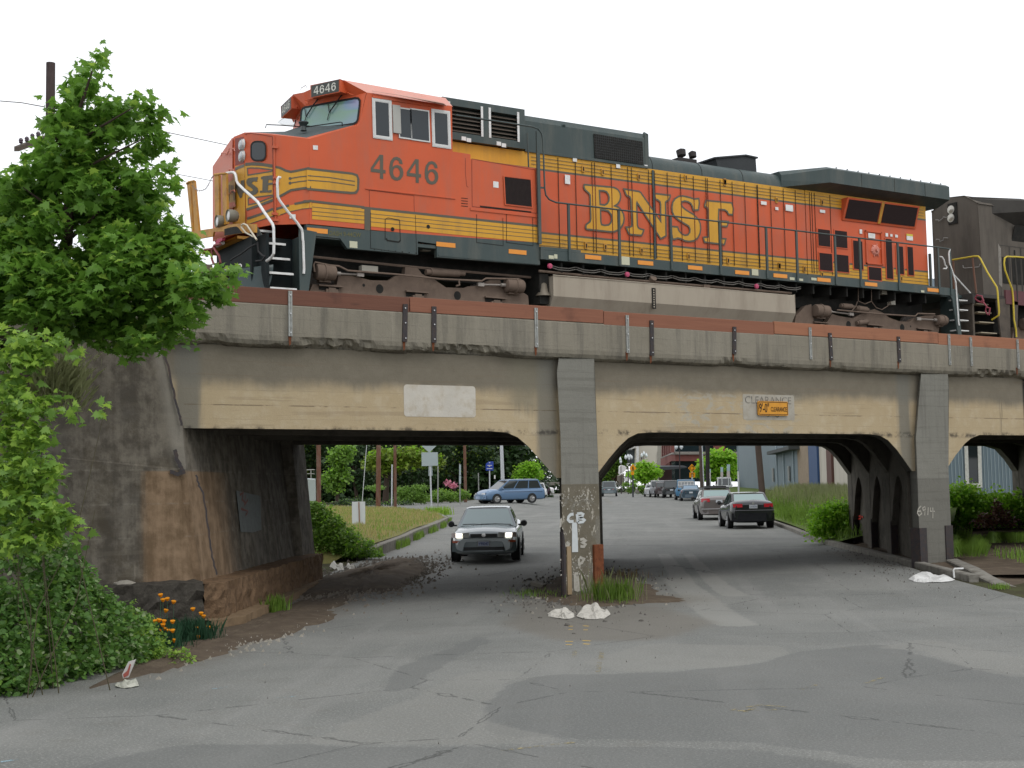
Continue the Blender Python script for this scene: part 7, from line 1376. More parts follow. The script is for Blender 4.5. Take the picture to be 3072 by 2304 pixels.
    if P.get('lamps', 1):
        q4('tail_light', rx, h*.52, h*.90, tk-.30, tk-.13, P.get('tlm', M_TL), .03); q4('headlight', fx, h*.45, h*.86, nz-.18, nz-.05, P.get('hlm', glass('headlamp_glass', (.4,.4,.4), .1)), .03)
        m = MB(); m.box(rx-.05, rx-.038, -.155, .155, P.get('pz', tk-.30)-.07, P.get('pz', tk-.30)+.07); put(m, 'licence_plate', M_PLATE)
    for sg in (1, -1): m = MB(); m.lathe([(0,-.05),(.06,-.045),(.085,-.01),(.08,.03),(0,.06)], (ws0-.28, sg*(h+.09), b2+.08), (-1,0,0), 12); m.box(ws0-.32, ws0-.24, min(sg*(h-.06), sg*(h+.06)), max(sg*(h-.06), sg*(h+.06)), b2+.02, b2+.06); put(m, 'mirror', P.get('mir', M_TRIMB), smooth=True)
    return t, put
YR = atan2(.793, .609)          # road direction
def rearat(x, y, L, back=.55, yaw=YR): c = oG('FX', x, y); return c.x+cos(yaw)*(L/2-back), c.y+sin(yaw)*(L/2-back)
sed = dict(cat='car', L=4.3, W=1.69, H=1.36, hood=.86, belt=.90, trunk=.98, ws0=.78, r0=.22, r1=-.98, bl=-1.55, wb=2.46, wr=.29)
# oncoming sedan
def sedan_front(v):
    q4, h, put, fx = v['q4'], v['h'], v['put'], v['fx']; G_ = M_TRIMB
    q4('grille', fx, -.33, .33, .62, .70, G_, .035, False); q4('lower_grille', fx, -.50, .50, .30, .38, G_, .062, False)
    q4('headlight', fx, .36, .52, .61, .73, glass('clear_lamp_cover', (.38,.39,.36), .12), .038); q4('headlight', fx, .54, .69, .61, .715, emis('lit_headlamp', (1,.93,.80), 2.6), .045); q4('headlight', fx, .705, .80, .61, .73, glass('corner_lamp_cover', (.42,.33,.30), .15), .05)
    q4('turn_signal', fx, .60, .78, .485, .535, mat('amber_red_signal', (.38,.07,.02), .4), .065)
    m = MB(); m.box(fx+.062, fx+.074, -.155, .155, .39, .53, 0); m.box(fx+.074, fx+.076, -.135, .135, .405, .515, 1); pl = put(m, 'licence_plate', [mat('plate_frame', (.25,.25,.25), .5), mat('plate_blue_white', (.33,.37,.48), .5)])
    m = MB(); text_on(m, 'Y90047', (fx+.078, -.12, .425), (fx+.078, .12, .425), (fx+.078, -.12, .495), 0, .01); put(m, 'plate_number', mat('plate_number_blue', (.03,.05,.2), .5), pl)
    m = MB(); m.lathe([(.02,0),(.045,0),(.05,.006),(.02,.008)], (fx+.036, 0, .67), (1,0,0), 14); put(m, 'emblem', M_CHR)
    m = MB(); m.tube([(.80,.62,.885),(.74,.2,.905),(.79,-.15,.90)], .011, 5); m.tube([(.80,-.02,.885),(.74,-.35,.905),(.79,-.62,.90)], .011, 5); put(m, 'wiper', M_TRIMB)
p = dict(sed); p.update(paint=paint('sky_lit_green_paint', (.32,.36,.375), .2), extras=[sedan_front], lamps=0, bump=paint('bumper_green_grey', (.085,.115,.12), .35), wsm=glass('windscreen_pale_glass', (.34,.44,.44), .1, .9), mir=M_TRIMB, hood=.80, nose=.74, belt=.86, zb=.17, tuck=.66, H=1.33, W=1.70)  # body colour carries the pale sky reflection; bumper stays darker
yw_ = radians(-124.5); c = (oG('D', 980, 1213)+oG('D', 1120, 1213))/2
car('sedan', 'dark grey-green sedan driving towards the camera with its headlights on', 'cars driving on the road', c.x-cos(yw_)*1.45, c.y-sin(yw_)*1.45, yw_, p)
# parked cars
def plate_txt(v): pass
PK = 'cars parked along the right kerb'
def coupe_rear(v):
    q4, put, rx, h = v['q4'], v['put'], v['rx'], v['h']
    q4('tail_light', rx, .40, .74, .80, .93, M_TL, .045); m = MB(); m.box(rx-.075, rx-.06, -.15, .15, .76, .89); pl = put(m, 'licence_plate', M_PLATE)
    m = MB(); text_on(m, '318 BDN', (rx-.078, .125, .79), (rx-.078, -.125, .79), (rx-.078, .125, .86), 0, .01); put(m, 'plate_number', mat('plate_number_dark', (.06,.08,.16), .5), pl)
    m = MB(); m.box(rx-.06, rx-.05, -.78, .78, .68, .70); put(m, 'bumper_strip', mat('pale_bumper_strip', (.18,.18,.19), .4)); m = MB(); m.lathe([(.02,0),(.04,0),(.04,.006),(.02,.006)], (rx-.05, 0, .96), (-1,0,0), 10); put(m, 'emblem', M_CHR)
p = dict(sed); p.update(W=1.70, H=1.34, trunk=1.03, tailz=.98, L=4.35, paint=paint('black_purple_paint', (.008,.009,.012)), extras=[coupe_rear], lamps=0, rwm=M_GLT, bl=-1.70, r1=-.85, bow=.12, tuck=.74)
X, Y = rearat(2247.3,1585.6,4.35); car('sedan', 'black sedan with pale reflections parked nearest on the right kerb', PK, X, Y, YR+.06, p)
def mal_rear(v):
    q4, put, rx = v['q4'], v['put'], v['rx']
    q4('tail_light', rx, .42, .80, .83, .99, M_TL, .045); m = MB(); m.box(rx-.07, rx-.06, -.15, .15, .80, .92); put(m, 'licence_plate', M_PLATE); m = MB(); m.box(rx-.075, rx-.06, -.8, .8, .50, .53); put(m, 'bumper_strip', mat('pale_strip', (.4,.4,.4), .4))
    m = MB(); m.box(-.9,.0,-.50,.50,1.44,1.56); m.box(-1.0,-.85,-.62,.62,1.43,1.49); m.box(.05,.15,-.62,.62,1.43,1.49); m.box(-1.0,.15,-.64,-.58,1.42,1.47); m.box(-1.0,.15,.58,.64,1.42,1.47); o = put(m, 'roof_rack', M_TRIMB); b_ = o.modifiers.new('b','BEVEL'); b_.width = .03
p = dict(sed); p.update(L=4.8, W=1.76, H=1.42, trunk=1.06, tailz=1.0, belt=.95, hood=.9, paint=paint('brown_grey_paint', (.13,.115,.108)), extras=[mal_rear], lamps=0, rwm=M_GLT, wb=2.7, r1=-1.0, bl=-1.75, wr=.32)
X, Y = rearat(2150.5,1560,4.8); car('sedan', 'brownish grey sedan with a black roof rack parked behind the black sedan', PK, X, Y, YR+.04, p)
p = dict(sed); p.update(L=4.7, W=1.78, trunk=1.04, tailz=1.0, H=1.4, paint=paint('dark_teal_blue_paint', (.03,.06,.085)), rwm=glass('blue_grey_glass', (.16,.24,.32), .1), bl=-1.7, r1=-1.0)
X, Y = rearat(2073,1503,4.7); car('sedan', 'dark blue sedan parked in front of the blue pickup', PK, X, Y, YR, p)
suv = dict(cat='car', L=4.6, W=1.83, H=1.78, hood=1.05, belt=1.08, trunk=1.12, ws0=.95, r0=.45, r1=-2.0, bl=-2.22, wb=2.7, wr=.36, zb=.34, tuck=.80, nwin=3, wo=.0)
def canopy(v):
    put = v['put']; m = MB()
    for y in np.linspace(-.7, .7, 6): m.box(-2.44,-2.40,y-.025,y+.025,1.28,1.66)
    m.box(-2.44,-2.40,-.74,.74,1.62,1.68); m.box(-2.44,-2.40,-.74,.74,1.26,1.31); put(m, 'window_bars', M_WHT)
p = dict(suv); p.update(cat='pickup truck', L=5.0, W=1.95, H=1.86, paint=paint('mid_blue_paint', (.05,.17,.30), .4), r1=-2.30, bl=-2.40, rwm=glass('canopy_glass', (.30,.32,.33), .2), extras=[canopy])
X, Y = rearat(2058.7,1500,5); car('pickup_truck', 'blue pickup with a white-barred canopy window parked along the right kerb', PK, X, Y, YR, p)
p = dict(suv); p.update(paint=paint('black_green_suv_paint', (.018,.022,.022)), tlm=M_TL)
X, Y = rearat(2015,1494,4.6); car('suv', 'dark green off-roader parked just beyond the blue pickup', PK, X, Y, YR, p)
p = dict(suv); p.update(H=1.6, paint=paint('dark_red_grey_paint', (.05,.035,.035))); X, Y = rearat(1990,1492.3,4.6); car('suv', 'dark wagon squeezed between two parked off-roaders at the far kerb', PK, X, Y, YR, p)
p = dict(suv); p.update(paint=paint('grey_van_paint', (.25,.26,.27))); X, Y = rearat(1974,1491.2,4.6); car('suv', 'pale grey tall wagon parked second from the far end of the row', PK, X, Y, YR, p)
p = dict(sed); p.update(paint=paint('silver_paint', (.42,.43,.44))); X, Y = rearat(1955,1489.8,4.3); car('hatchback', 'small silver hatchback at the far end of the parked row', PK, X, Y, YR, p)
def brake(v): pass
p = dict(suv); p.update(paint=paint('grey_blue_suv_paint', (.11,.14,.15)), tlm=emis('lit_brake_lamp', (1,.05,.10), 1.6), W=1.86, H=1.80)
X, Y = rearat(1827.8,1489.5,4.6); car('suv', 'small grey off-roader driving away far down the road with brake lights lit', 'cars driving on the road', X, Y, YR, p)
van = dict(cat='minivan', L=5.25, W=1.98, H=1.80, hood=1.02, belt=1.06, trunk=1.15, ws0=1.45, r0=.45, r1=-2.05, bl=-2.42, wb=3.0, wr=.34, zb=.25, tuck=.80, nwin=3, wo=.12, nose=.86, paint=paint('light_steel_blue_paint', (.11,.19,.31), .3), mir=paint('mirror_blue', (.1,.16,.25)), hlm=glass('headlamp_clear', (.6,.6,.6), .1))
def van_x(v): put = v['put']; h = v['h']; m = MB(); [m.box(-1.9,.3,s*.62-.02,s*.62+.02,1.79,1.82) for s in (-1,1)]; m.box(-.6,-.52,-.62,.62,1.80,1.83); m.box(-1.5,-1.42,-.62,.62,1.80,1.83); put(m, 'roof_rails', M_ALU); m = MB(); [m.box(-2.3,1.0,s*(h+.0)-.006,s*(h+.0)+.006,.86,.88) for s in (-1,1)]; put(m, 'door_track', M_TRIMB)
van['extras'] = [van_x]
_w = (oG('VB',1230,1118)+oG('VB',1780,1108))/2; _h = radians(176); _c = Vector((_w.x+.515*.95-cos(_h)*.12, _w.y+.857*.95-sin(_h)*.12, 0))
car('minivan', 'light blue minivan parked side-on across the left side of the road', 'cars parked nose-in on the left', _c.x, _c.y, _h, van)
p = dict(sed); p.update(paint=paint('dark_teal_paint', (.03,.06,.07))); car('sedan', 'dark teal car whose nose shows in front of the blue minivan', 'cars parked nose-in on the left', _c.x+.75, _c.y+2.4, _h, p)
p = dict(suv); p.update(paint=paint('white_suv_paint', (.70,.70,.70)), L=4.6); X, Y = 84.1, 130.8; car('suv', 'white off-roader parked nose-in beyond the blue minivan', 'cars parked nose-in on the left', X, Y, atan2(.57,-.82), p)
p = dict(suv); p.update(paint=paint('maroon_black_paint', (.05,.015,.03))); X, Y = 91.9, 141.7; car('suv', 'dark maroon off-roader parked nose-in between the white car and the pickup', 'cars parked nose-in on the left', X, Y, atan2(.57,-.82), p)
p = dict(suv); p.update(cat='pickup truck', paint=paint('white_pickup_paint', (.66,.66,.66)), L=5.2, H=1.75, r1=-.3, bl=-.45, trunk=1.15, nwin=1); X, Y = 98.6, 151.5; car('pickup_truck', 'white pickup at the far end of the nose-in parking row', 'cars parked nose-in on the left', X, Y, atan2(.57,-.82), p)
p = dict(suv); p.update(paint=paint('white_truck_paint', (.68,.68,.68)), H=2.0); X, Y = RS(152, 9.2); car('truck', 'white truck half hidden behind the corner of the blue building', PK, X, Y, YR, p)
# ---------------- poles, signs, buildings ----------------
FR['VX'] = (1780,1320,9.217); FR['VY'] = (1980,1320,9.217); FR['VZ'] = (1400,1330,7.9); FR['PB'] = (1560,1640,5.53); FR['R'] = (0,180,3.318)
M_WOODP = mat('brown_pole_wood', (.15,.075,.05), .85, .3, 3, dirt=(.22,.17,.14), dirt_amt=.6, bump=.01, bs=20, spec=.1, streak=True)
M_WOODG = mat('grey_pole_wood', (.10,.075,.062), .9, .3, 4, dirt=(.05,.035,.03), dirt_amt=.5, bump=.01, bs=20, spec=.1, streak=True)
M_SIGNB = mat('sign_back_aluminium', (.36,.42,.43), .6, .06, 2, metal=.1); M_STL = mat('pale_steel_pole', (.50,.52,.54), .5, .1)
def pole(name, label, f, xb, yb, xt, yt, r, mtl, cat='pole', r1=None, dpt=None, ext=1.0, group=None, z=None):
    b = oG(f, xb, yb) if dpt is None else dep(f, xb, yb, dpt); d = (b-O).dot(FWD); tp = dep(f, xt, yt, d); tp = b+(tp-b)*ext
    if dpt is not None: b.z = g(b.x, b.y)
    m = MB(); m.cyl(b-Vector((0,0,.1)), tp, r, r1 or r*.9, 14); o = m.build(name, mtl, smooth=True); return tag(o, label, cat, group), d
UG = 'wooden utility poles beyond the bridge'
pole('utility_pole', 'thick red-brown wooden pole furthest left in the left opening', 'VA', 470, 1380, 465, 235, .17, M_WOODP, ext=3.0, group=UG)
pole('utility_pole', 'brown wooden pole right of the white estate sign', 'VA', 1562, 1435, 1573, 235, .165, M_WOODP, ext=3.0, group=UG)
pole('utility_pole', 'slimmer grey-brown pole beside the white pipe', 'VA', 1878, 1440, 1872, 235, .11, M_WOODP, ext=3.0, group=UG)
pole('utility_pole', 'weathered brown pole at the nose of the blue minivan', 'VB', 825, 1090, 812, 300, .13, M_WOODP, ext=2.2, group=UG)
pole('utility_pole', 'leaning grey-brown pole in front of the blue building', 'VD', 590, 960, 505, 100, .15, M_WOODG, ext=2.0, dpt=62, group=UG)
pole('utility_pole', 'black wooden pole between the roundabout sign and the trees', 'VC', 1652, 640, 1645, 90, .19, mat('tarred_pole_wood', (.02,.016,.016), .9), ext=1.8, dpt=118, group=UG)
pole('utility_pole', 'brown-grey pole with white conduits left of the black pole', 'VC', 1565, 640, 1548, 90, .17, M_WOODG, ext=1.8, dpt=121, group=UG)
pole('conduit_pipe', 'white conduit running up the brown-grey pole', 'VC', 1598, 640, 1572, 90, .05, M_STL, 'pipe', ext=1.8, dpt=120)
pole('marker_pipe', 'thin white pipe standing beside the slim brown pole', 'VA', 1812, 1400, 1820, 575, .055, M_STL, 'pipe')
pole('guy_wire', 'thin pale guy wire slanting up behind the white estate sign', 'VA', 1240, 1300, 1335, 235, .022, M_STL, 'cable', ext=2.5, dpt=80)
pole('steel_pole', 'left one of the pair of white steel poles behind the blue minivan', 'VB', 1402, 760, 1382, 190, .10, M_STL, ext=1.6, dpt=140, group='pair of white steel poles')
pole('steel_pole', 'right one of the pair of white steel poles behind the blue minivan', 'VB', 1432, 760, 1403, 190, .125, M_STL, ext=1.6, dpt=141, group='pair of white steel poles')
pole('marker_post', 'white post at the foot of the blue building wall', 'VD', 190, 830, 182, 495, .06, M_STL, dpt=85)
pole('steel_post', 'grey steel post in front of the garden shrubs, right of the yield sign', 'VB', 388, 1200, 390, 520, .05, M_GALV, group='grey steel posts by the verge')
# yield sign and rectangular sign seen from behind
b = oG('VB', 290, 1230); d = (b-O).dot(FWD); t = thing('yield_sign', 'grey backs of a yield triangle and a square sign on one leaning post', 'sign', tuple(b))
m = MB(); m.cyl(b-Vector((0,0,.1)), dep('VB', 255, 200, d), .055, .055, 12); m.build('post', M_STL, t, smooth=True)
def board(f, pts, d, name, mt, par, th=.02, fw=0):
    m = MB(); v = [dep(f, x, y, d) for x, y in pts]; m.prism(v, FWD*th, 0); return m.build(name, mt, par)
board('VB', [(128,197),(362,200),(250,305)], d-.07, 'triangle_board', M_SIGNB, t); board('VB', [(128,303),(385,297),(392,510),(132,518)], d-.07, 'square_board', M_SIGNB, t); board('VB', [(238,515),(300,513),(302,670),(240,674)], d+.05, 'small_board', M_SIGNB, t)
# edge-on parking signs
for x0, yb, y0, y1, w_, lab in ((738,1160,480,800,24,'tall narrow pair of edge-on parking signs beside the wooden pole'),(1033,900,625,0,0,'thin grey post left of the blue sign')):
    b = oG('VB', x0, yb) if yb > 1000 else dep('VB', x0, yb, 112); b.z = g(b.x, b.y); d = (b-O).dot(FWD); t = thing('parking_sign', lab, 'sign', tuple(b)); m = MB(); m.cyl(b, dep('VB', x0-5, y0, d), .045, .045, 10); m.build('post', M_GALV, t)
    if w_: board('VB', [(x0-14,y0+20),(x0+14,y0+20),(x0+14,y0+180),(x0-14,y0+180)], d-.06, 'board', M_SIGNB, t); board('VB', [(x0-16,y0+190),(x0+16,y0+190),(x0+16,y1),(x0-16,y1)], d-.06, 'board', M_SIGNB, t)
# blue information sign
d = 125; b = dep('VZ', 543, 1000, d); b.z = g(b.x, b.y); t = thing('information_sign', 'blue information sign with white lines left of the steel poles', 'sign', tuple(b)); m = MB(); m.cyl(b, dep('VZ', 543, 640, d), .06, .06, 10); m.build('post', M_STL, t)
bo = board('VZ', [(452,490),(520,430),(635,430),(635,645),(452,645)], d-.07, 'board', mat('sign_blue', (.015,.05,.32), .5, .1), t)
m = MB()
for x0, x1, y in ((530,560,460),(490,600,522),(520,555,548),(480,610,600)): m.prism([dep('VZ', x, yy, d-.10) for x, yy in ((x0,y-7),(x1,y-7),(x1,y+7),(x0,y+7))], FWD*.02)
m.build('sign_lettering', M_WHT, bo)
board('VZ', [(650,755),(682,755),(682,840),(650,840)], d, 'small_plate', M_WHT, t)
# estate-agent sign
b = oG('V', 577, 850); d = (b-O).dot(FWD); t = thing('yard_sign', 'blank white board on a thin brown stake on the dry grass island', 'sign', tuple(b))
board('V', [(516,593),(620,592),(621,773),(516,773)], d, 'board', mat('white_board', (.62,.66,.69), .5, .03), t, .01); m = MB(); m.prism([dep('V', x, y, d-.03) for x, y in ((565,596),(574,596),(582,850),(574,850))], FWD*.025); m.build('stake', mat('stake_wood', (.30,.18,.13), .8, .1), t)
# yellow warning signs
M_SY = mat('warning_sign_yellow', (.75,.30,.0), .45, .05)
d = 150; b = dep('VX', 1090, 1240, d); b.z = g(b.x, b.y); t = thing('pedestrian_sign', 'yellow pedestrian crossing warning sign in front of the cream building', 'sign', tuple(b)); m = MB(); m.cyl(b, dep('VX', 1090, 900, d), .10, .08, 10); m.build('post', mat('dark_post', (.04,.045,.05), .6), t)
bo = board('VX', [(1095,665),(1200,790),(1180,800),(1085,880),(1000,790),(1010,760)], d-.1, 'board', M_SY, t); board('VX', [(1040,875),(1130,875),(1125,965),(1040,965)], d-.1, 'small_board', M_SY, t)
m = MB(); 
for pts in ([(1085,730),(1105,730),(1105,750),(1085,750)], [(1082,755),(1112,755),(1108,800),(1088,800)], [(1088,795),(1100,795),(1090,850),(1072,845)], [(1098,795),(1110,795),(1122,848),(1108,850)], [(1070,770),(1085,760),(1088,775),(1072,785)]): m.prism([dep('VX', x, y, d-.13) for x, y in pts], FWD*.02)
m.build('walking_figure_symbol', M_BLK, bo)
d = 128; b = dep('VY', 883, 1150, d); b.z = g(b.x, b.y); t = thing('roundabout_sign', 'yellow roundabout warning sign with a 15 speed plate below it', 'sign', tuple(b)); m = MB(); m.cyl(b, dep('VY', 883, 700, d), .07, .07, 10); m.build('post', M_STL, t)
bo = board('VY', [(883,660),(990,780),(883,895),(778,780)], d-.1, 'board', M_SY, t); sp_ = board('VY', [(815,900),(972,900),(972,1035),(815,1035)], d-.1, 'speed_plate', M_SY, t)
m = MB(); C_ = dep('VY', 883, 775, d-.13); u_ = (dep('VY', 940, 775, d-.13)-C_)
for k in range(3):
    pts = [C_+u_*cos(a)+UP*u_.length*sin(a) for a in np.linspace(k*2*pi/3+.2, k*2*pi/3+1.85, 9)]; m.ribbon(pts, .06, -FWD, closed=False)
m.build('roundabout_symbol', M_BLK, bo); m = MB(); text_on(m, '15', dep('VY', 858, 975, d-.13), dep('VY', 930, 975, d-.13), dep('VY', 858, 915, d-.13), 0, .02); text_on(m, 'MPH', dep('VY', 860, 1022, d-.13), dep('VY', 928, 1022, d-.13), dep('VY', 860, 992, d-.13)); m.build('speed_number', M_BLK, sp_)
for (x0, x1, y0, ym, y1, yb), lab in (((1675,1745,750,890,1020,1250), 'left of the two parking signs by the yellow-green tree'), ((1848,1935,675,860,1040,1250), 'right and larger of the two parking signs by the yellow-green tree'), ((1372,1405,805,900,1060,1250), 'narrow parking sign just right of the black pole')):
    d = 112; xm = (x0+x1)/2; b = dep('VY', xm, yb, d); b.z = g(b.x, b.y); t = thing('parking_sign', lab, 'sign', tuple(b), 'parking signs by the right kerb'); m = MB(); m.cyl(b, dep('VY', xm, y0+10, d), .04, .04, 8); m.build('post', M_STL, t)
    board('VY', [(x0,y0),(x1,y0),(x1,ym-5),(x0,ym-5)], d-.07, 'board', mat('pale_blue_sign', (.40,.52,.56), .5, .05), t); board('VY', [(x0,ym),(x1,ym),(x1,y1),(x0,y1)], d-.07, 'board', mat('pale_pink_sign', (.52,.46,.46), .5, .05), t)
# ornamental street lamps
def lamp(f, x, yb, heads, d, lab):
    b = dep(f, x, yb, d); b.z = g(b.x, b.y); t = thing('street_lamp', lab, 'street lamp', tuple(b), 'ornamental street lamps'); top = dep(f, x, max(h_[1] for h_ in heads)+40, d); m = MB(); m.cyl(b, top, .09, .05, 8); m.build('post', M_DKST, t)
    for hx, hy in heads:
        c = dep(f, hx, hy, d); m = MB(); m.lathe([(.06,-.28),(.18,-.12),(.20,.05),(.10,.26),(.02,.40)], c, (0,0,1), 10); hd_ = m.build('globe', mat('lamp_globe', (.62,.66,.68), .3, .03), t, smooth=True); m = MB(); m.tube([top, top.lerp(c, .5)+Vector((0,0,-.1)), c-Vector((0,0,.28))], .03, 5); m.build('arm', M_DKST, hd_)
lamp('VZ', 1395, 840, [(1340,300),(1452,300)], 170, 'street lamp with two white globes above the small round tree'); lamp('VZ', 1550, 840, [(1520,375),(1570,390)], 190, 'street lamp with white globes at the edge of the bridge haunch')
lamp('VX', 762, 1000, [(760,600),(748,540)], 200, 'single-stem street lamp nearest the green hillside tree'); lamp('VX', 960, 1050, [(895,480),(960,460)], 190, 'street lamp with two pointed globes left of the pedestrian sign'); lamp('VX', 1030, 1050, [(1020,460),(1060,485),(990,510)], 205, 'street lamp with three pointed globes just behind the pedestrian sign'); lamp('VX', 1395, 650, [(1340,430),(1465,430),(1400,380)], 195, 'dark branched street lamp against the cream building'); lamp('VY', 540, 1080, [(450,190),(590,190)], 150, 'tall dark street lamp in front of the brick building')
# ---- buildings ----
def wallq(m, P, n_, mi=0, th=.3): m.prism(P, n_*th, mi)
M_SID = mat('pale_blue_siding', (.185,.245,.30), .7, .08, .8, dirt=(.13,.17,.20), dirt_amt=.5, streak=True); M_SIDG = mat('siding_groove', (.30,.37,.42), .7, .05)
def rsz(r, s, z): X, Y = RS(r, s); return Vector((X, Y, z))
RD = Vector((.609,.793,0)); SD = Vector((.793,-.609,0))
bA = thing('blue_building', 'long grey-blue clad building along the right side of the road', 'building', tuple(rsz(120, 16, g(*RS(120,16))))); 
m = MB(); m.prism([rsz(96, 11, 0), rsz(153, 11, 0), rsz(153, 11, 9), rsz(96, 11, 9)], SD*12); m.build('wall', mat('grey_blue_cladding', (.145,.19,.215), .6, .05, .2, dirt=(.11,.15,.17), dirt_amt=.4), bA)
for r_ in (153.05, 126.5, 110.0, 104.8, 98.3): m = MB(); m.prism([rsz(r_-.25, 10.9, .5), rsz(r_, 10.9, .5), rsz(r_, 10.9, 8.9), rsz(r_-.25, 10.9, 8.9)], SD*.08); m.build('downpipe', mat('pale_blue_pipe', (.30,.37,.40), .5), bA)
m = MB()
for r_ in (112.5, 100.5): m.box(0,0,0,0,0,0) if 0 else m.prism([rsz(r_, 10.85, 2.2), rsz(r_+.6, 10.85, 2.2), rsz(r_+.6, 10.85, 3.3), rsz(r_, 10.85, 3.3)], SD*.1)
m.build('meter_box', M_GALV, bA)
m = MB(); m.prism([rsz(94, 10.2, 4.35), rsz(110, 10.2, 4.35), rsz(110, 10.2, 4.6), rsz(94, 10.2, 4.6)], SD*1.2); m.build('canopy', mat('dark_canopy', (.05,.055,.055), .8), bA)
bB = thing('beige_building', 'beige and white walled building with a navy panel next to the blue one', 'building', tuple(rsz(84, 16, g(*RS(84,16)))))
m = MB(); m.prism([rsz(64, 11.1, 0), rsz(95.9, 11.1, 0), rsz(95.9, 11.1, 8), rsz(64, 11.1, 8)], SD*10); m.build('wall', mat('off_white_wall', (.50,.46,.39), .8, .08, 1, dirt=(.35,.32,.27), dirt_amt=.6, streak=True), bB)
for r0_, r1_, nm, mt in ((89.5,95.5,'timber_panel',mat('bleached_timber_panel', (.30,.23,.16), .9, .3, 6, dirt=(.12,.09,.07), dirt_amt=.7, streak=True)),(85.2,89.4,'navy_panel',mat('navy_panel_paint', (.02,.06,.16), .6, .1)),(79.0,81.0,'brown_post',mat('brown_post_paint', (.10,.045,.035), .8))):
    m = MB(); m.prism([rsz(r0_, 10.95, .3), rsz(r1_, 10.95, .3), rsz(r1_, 10.95, 7.5), rsz(r0_, 10.95, 7.5)], SD*.14); m.build(nm, mt, bB)
# blue house with the tall window, seen through the third span
hA = dep('K', 1240, 1000, 60); 
bC = thing('blue_house', 'light blue vertically boarded building with a tall narrow white-framed window', 'building', tuple(rsz(50, 16, g(*RS(50,16)))))
nC2 = Vector((-SD.x, -SD.y, 0)); dB = 56
hp = dep('K', 1500, 700, dB); hn = Vector((-.35, -1, 0)).normalized(); 
def hw(x, y, off=0): return oP('K', x, y, hp+hn*off, hn)
A1, A2 = hw(1180, 905), hw(2300, 905); zf = hw(1700, 905).z
m = MB(); L1 = Vector((A1.x, A1.y, zf)); L2 = Vector((A2.x, A2.y, zf)); m.prism([L1, L2, L2+Vector((0,0,9)), L1+Vector((0,0,9))], -hn*6); m.build('wall', M_SID, bC)
m = MB(); m.prism([L1+hn*-.03, L2+hn*-.03, L2+hn*-.03-Vector((0,0,2)), L1+hn*-.03-Vector((0,0,2))], -hn*5.8); m.build('foundation', mat('pale_foundation', (.33,.31,.27), .9, .2), bC)
m = MB(); n_ = 44
for i in range(n_+1):
    t_ = i/n_; p = L1.lerp(L2, t_); a = (L2-L1).normalized()*.02; m.prism([p-a, p+a, p+a+Vector((0,0,9)), p-a+Vector((0,0,9))], hn*.02)
m.build('batten', M_SIDG, bC)
W_ = [hw(x, y, .03) for x, y in ((1482,480),(1578,480),(1585,845),(1492,845))]; W_[0].z += 1.2; W_[1].z += 1.2
m = MB(); m.poly([W_]); wn = m.build('window', M_WIN, bC); m = MB(); m.ribbon([p+hn*.02 for p in W_], .17, hn); m.build('frame', M_WHT, wn)
# cream and brick buildings at the far end
d = 225
bD = thing('cream_building', 'cream rendered building with a tall window left of the brick one', 'building', tuple((lambda p: (p.x, p.y, g(p.x, p.y)))(dep('VX', 1600, 1050, d))))
def farw(f, pts, d, th=8): return [dep(f, x, y, d) for x, y in pts]
m = MB(); m.prism(farw('VX', [(1215,1150),(1930,1150),(1930,-200),(1215,-200)], d), FWD*10); m.build('wall', mat('cream_render', (.52,.49,.41), .8, .04, .3), bD)
m = MB(); m.prism(farw('VX', [(1195,1150),(1260,1150),(1260,-200),(1195,-200)], d-.3), FWD*.2); m.build('white_pilaster', M_WHT, bD)
m = MB(); m.prism(farw('VX', [(1775,310),(1905,310),(1905,790),(1790,790)], d-.2), FWD*.1); wn = m.build('window', M_WIN, bD); m = MB()
for pts in ([(1848,310),(1860,310),(1872,790),(1860,790)], [(1775,545),(1905,545),(1905,560),(1775,560)], [(1785,635),(1905,635),(1905,650),(1785,650)]): m.prism(farw('VX', pts, d-.3), FWD*.1)
m.build('mullion', M_WHT, wn)
m = MB(); m.prism(farw('VX', [(1305,430),(1355,430),(1355,540),(1330,540)], d-.2), FWD*.1); m.build('vent', M_DKST, bD)
m = MB(); m.prism(farw('VX', [(860,265),(1200,170),(1200,215),(880,285)], d+3), FWD*6); m.prism(farw('VX', [(950,290),(1200,270),(1200,700),(980,640)], d+5), FWD*6, 1); m.build('entrance_canopy', [M_WHT, mat('dusky_glass', (.07,.09,.10), .3)], bD)
bE = thing('brick_building', 'red brick office building with a rounded corner and dark glazing', 'building', tuple((lambda p: (p.x, p.y, g(p.x, p.y)))(dep('VY', 600, 1050, 200))))
M_BRK = mat('red_brick', (.185,.062,.05), .85, .12, .8, dirt=(.14,.06,.05), dirt_amt=.5); M_BRC = mat('grey_stone_band', (.22,.20,.175), .8, .08); M_GLD = glass('office_glass', (.012,.022,.026), .1, .5)
def curve(x): return 200+max(0, (420-x)/420)**1.5*18 if x < 420 else 200
def band(f, xs, yt, yb, dd, nm, mt, par, th=1.0):
    m = MB(); fr_ = []; 
    for x in xs: fr_.append((dep(f, x, yt(x), curve(x)+dd), dep(f, x, yb(x), curve(x)+dd)))
    for (a, b), (c, e) in zip(fr_, fr_[1:]): m.prism([a, c, e, b], FWD*th)
    return m.build(nm, mt, par)
xs = [40, 110, 180, 250, 320, 420, 600, 800, 1000, 1200, 1500, 1900, 2200]
core = band('VY', xs, lambda x: -300, lambda x: 1150, 1.2, 'glazing', M_GLD, bE, 6)
band('VY', xs, lambda x: 400+max(0,(300-x))*.42, lambda x: 580+max(0,(300-x))*.75, 0, 'brick_band', M_BRK, bE, 1.2)
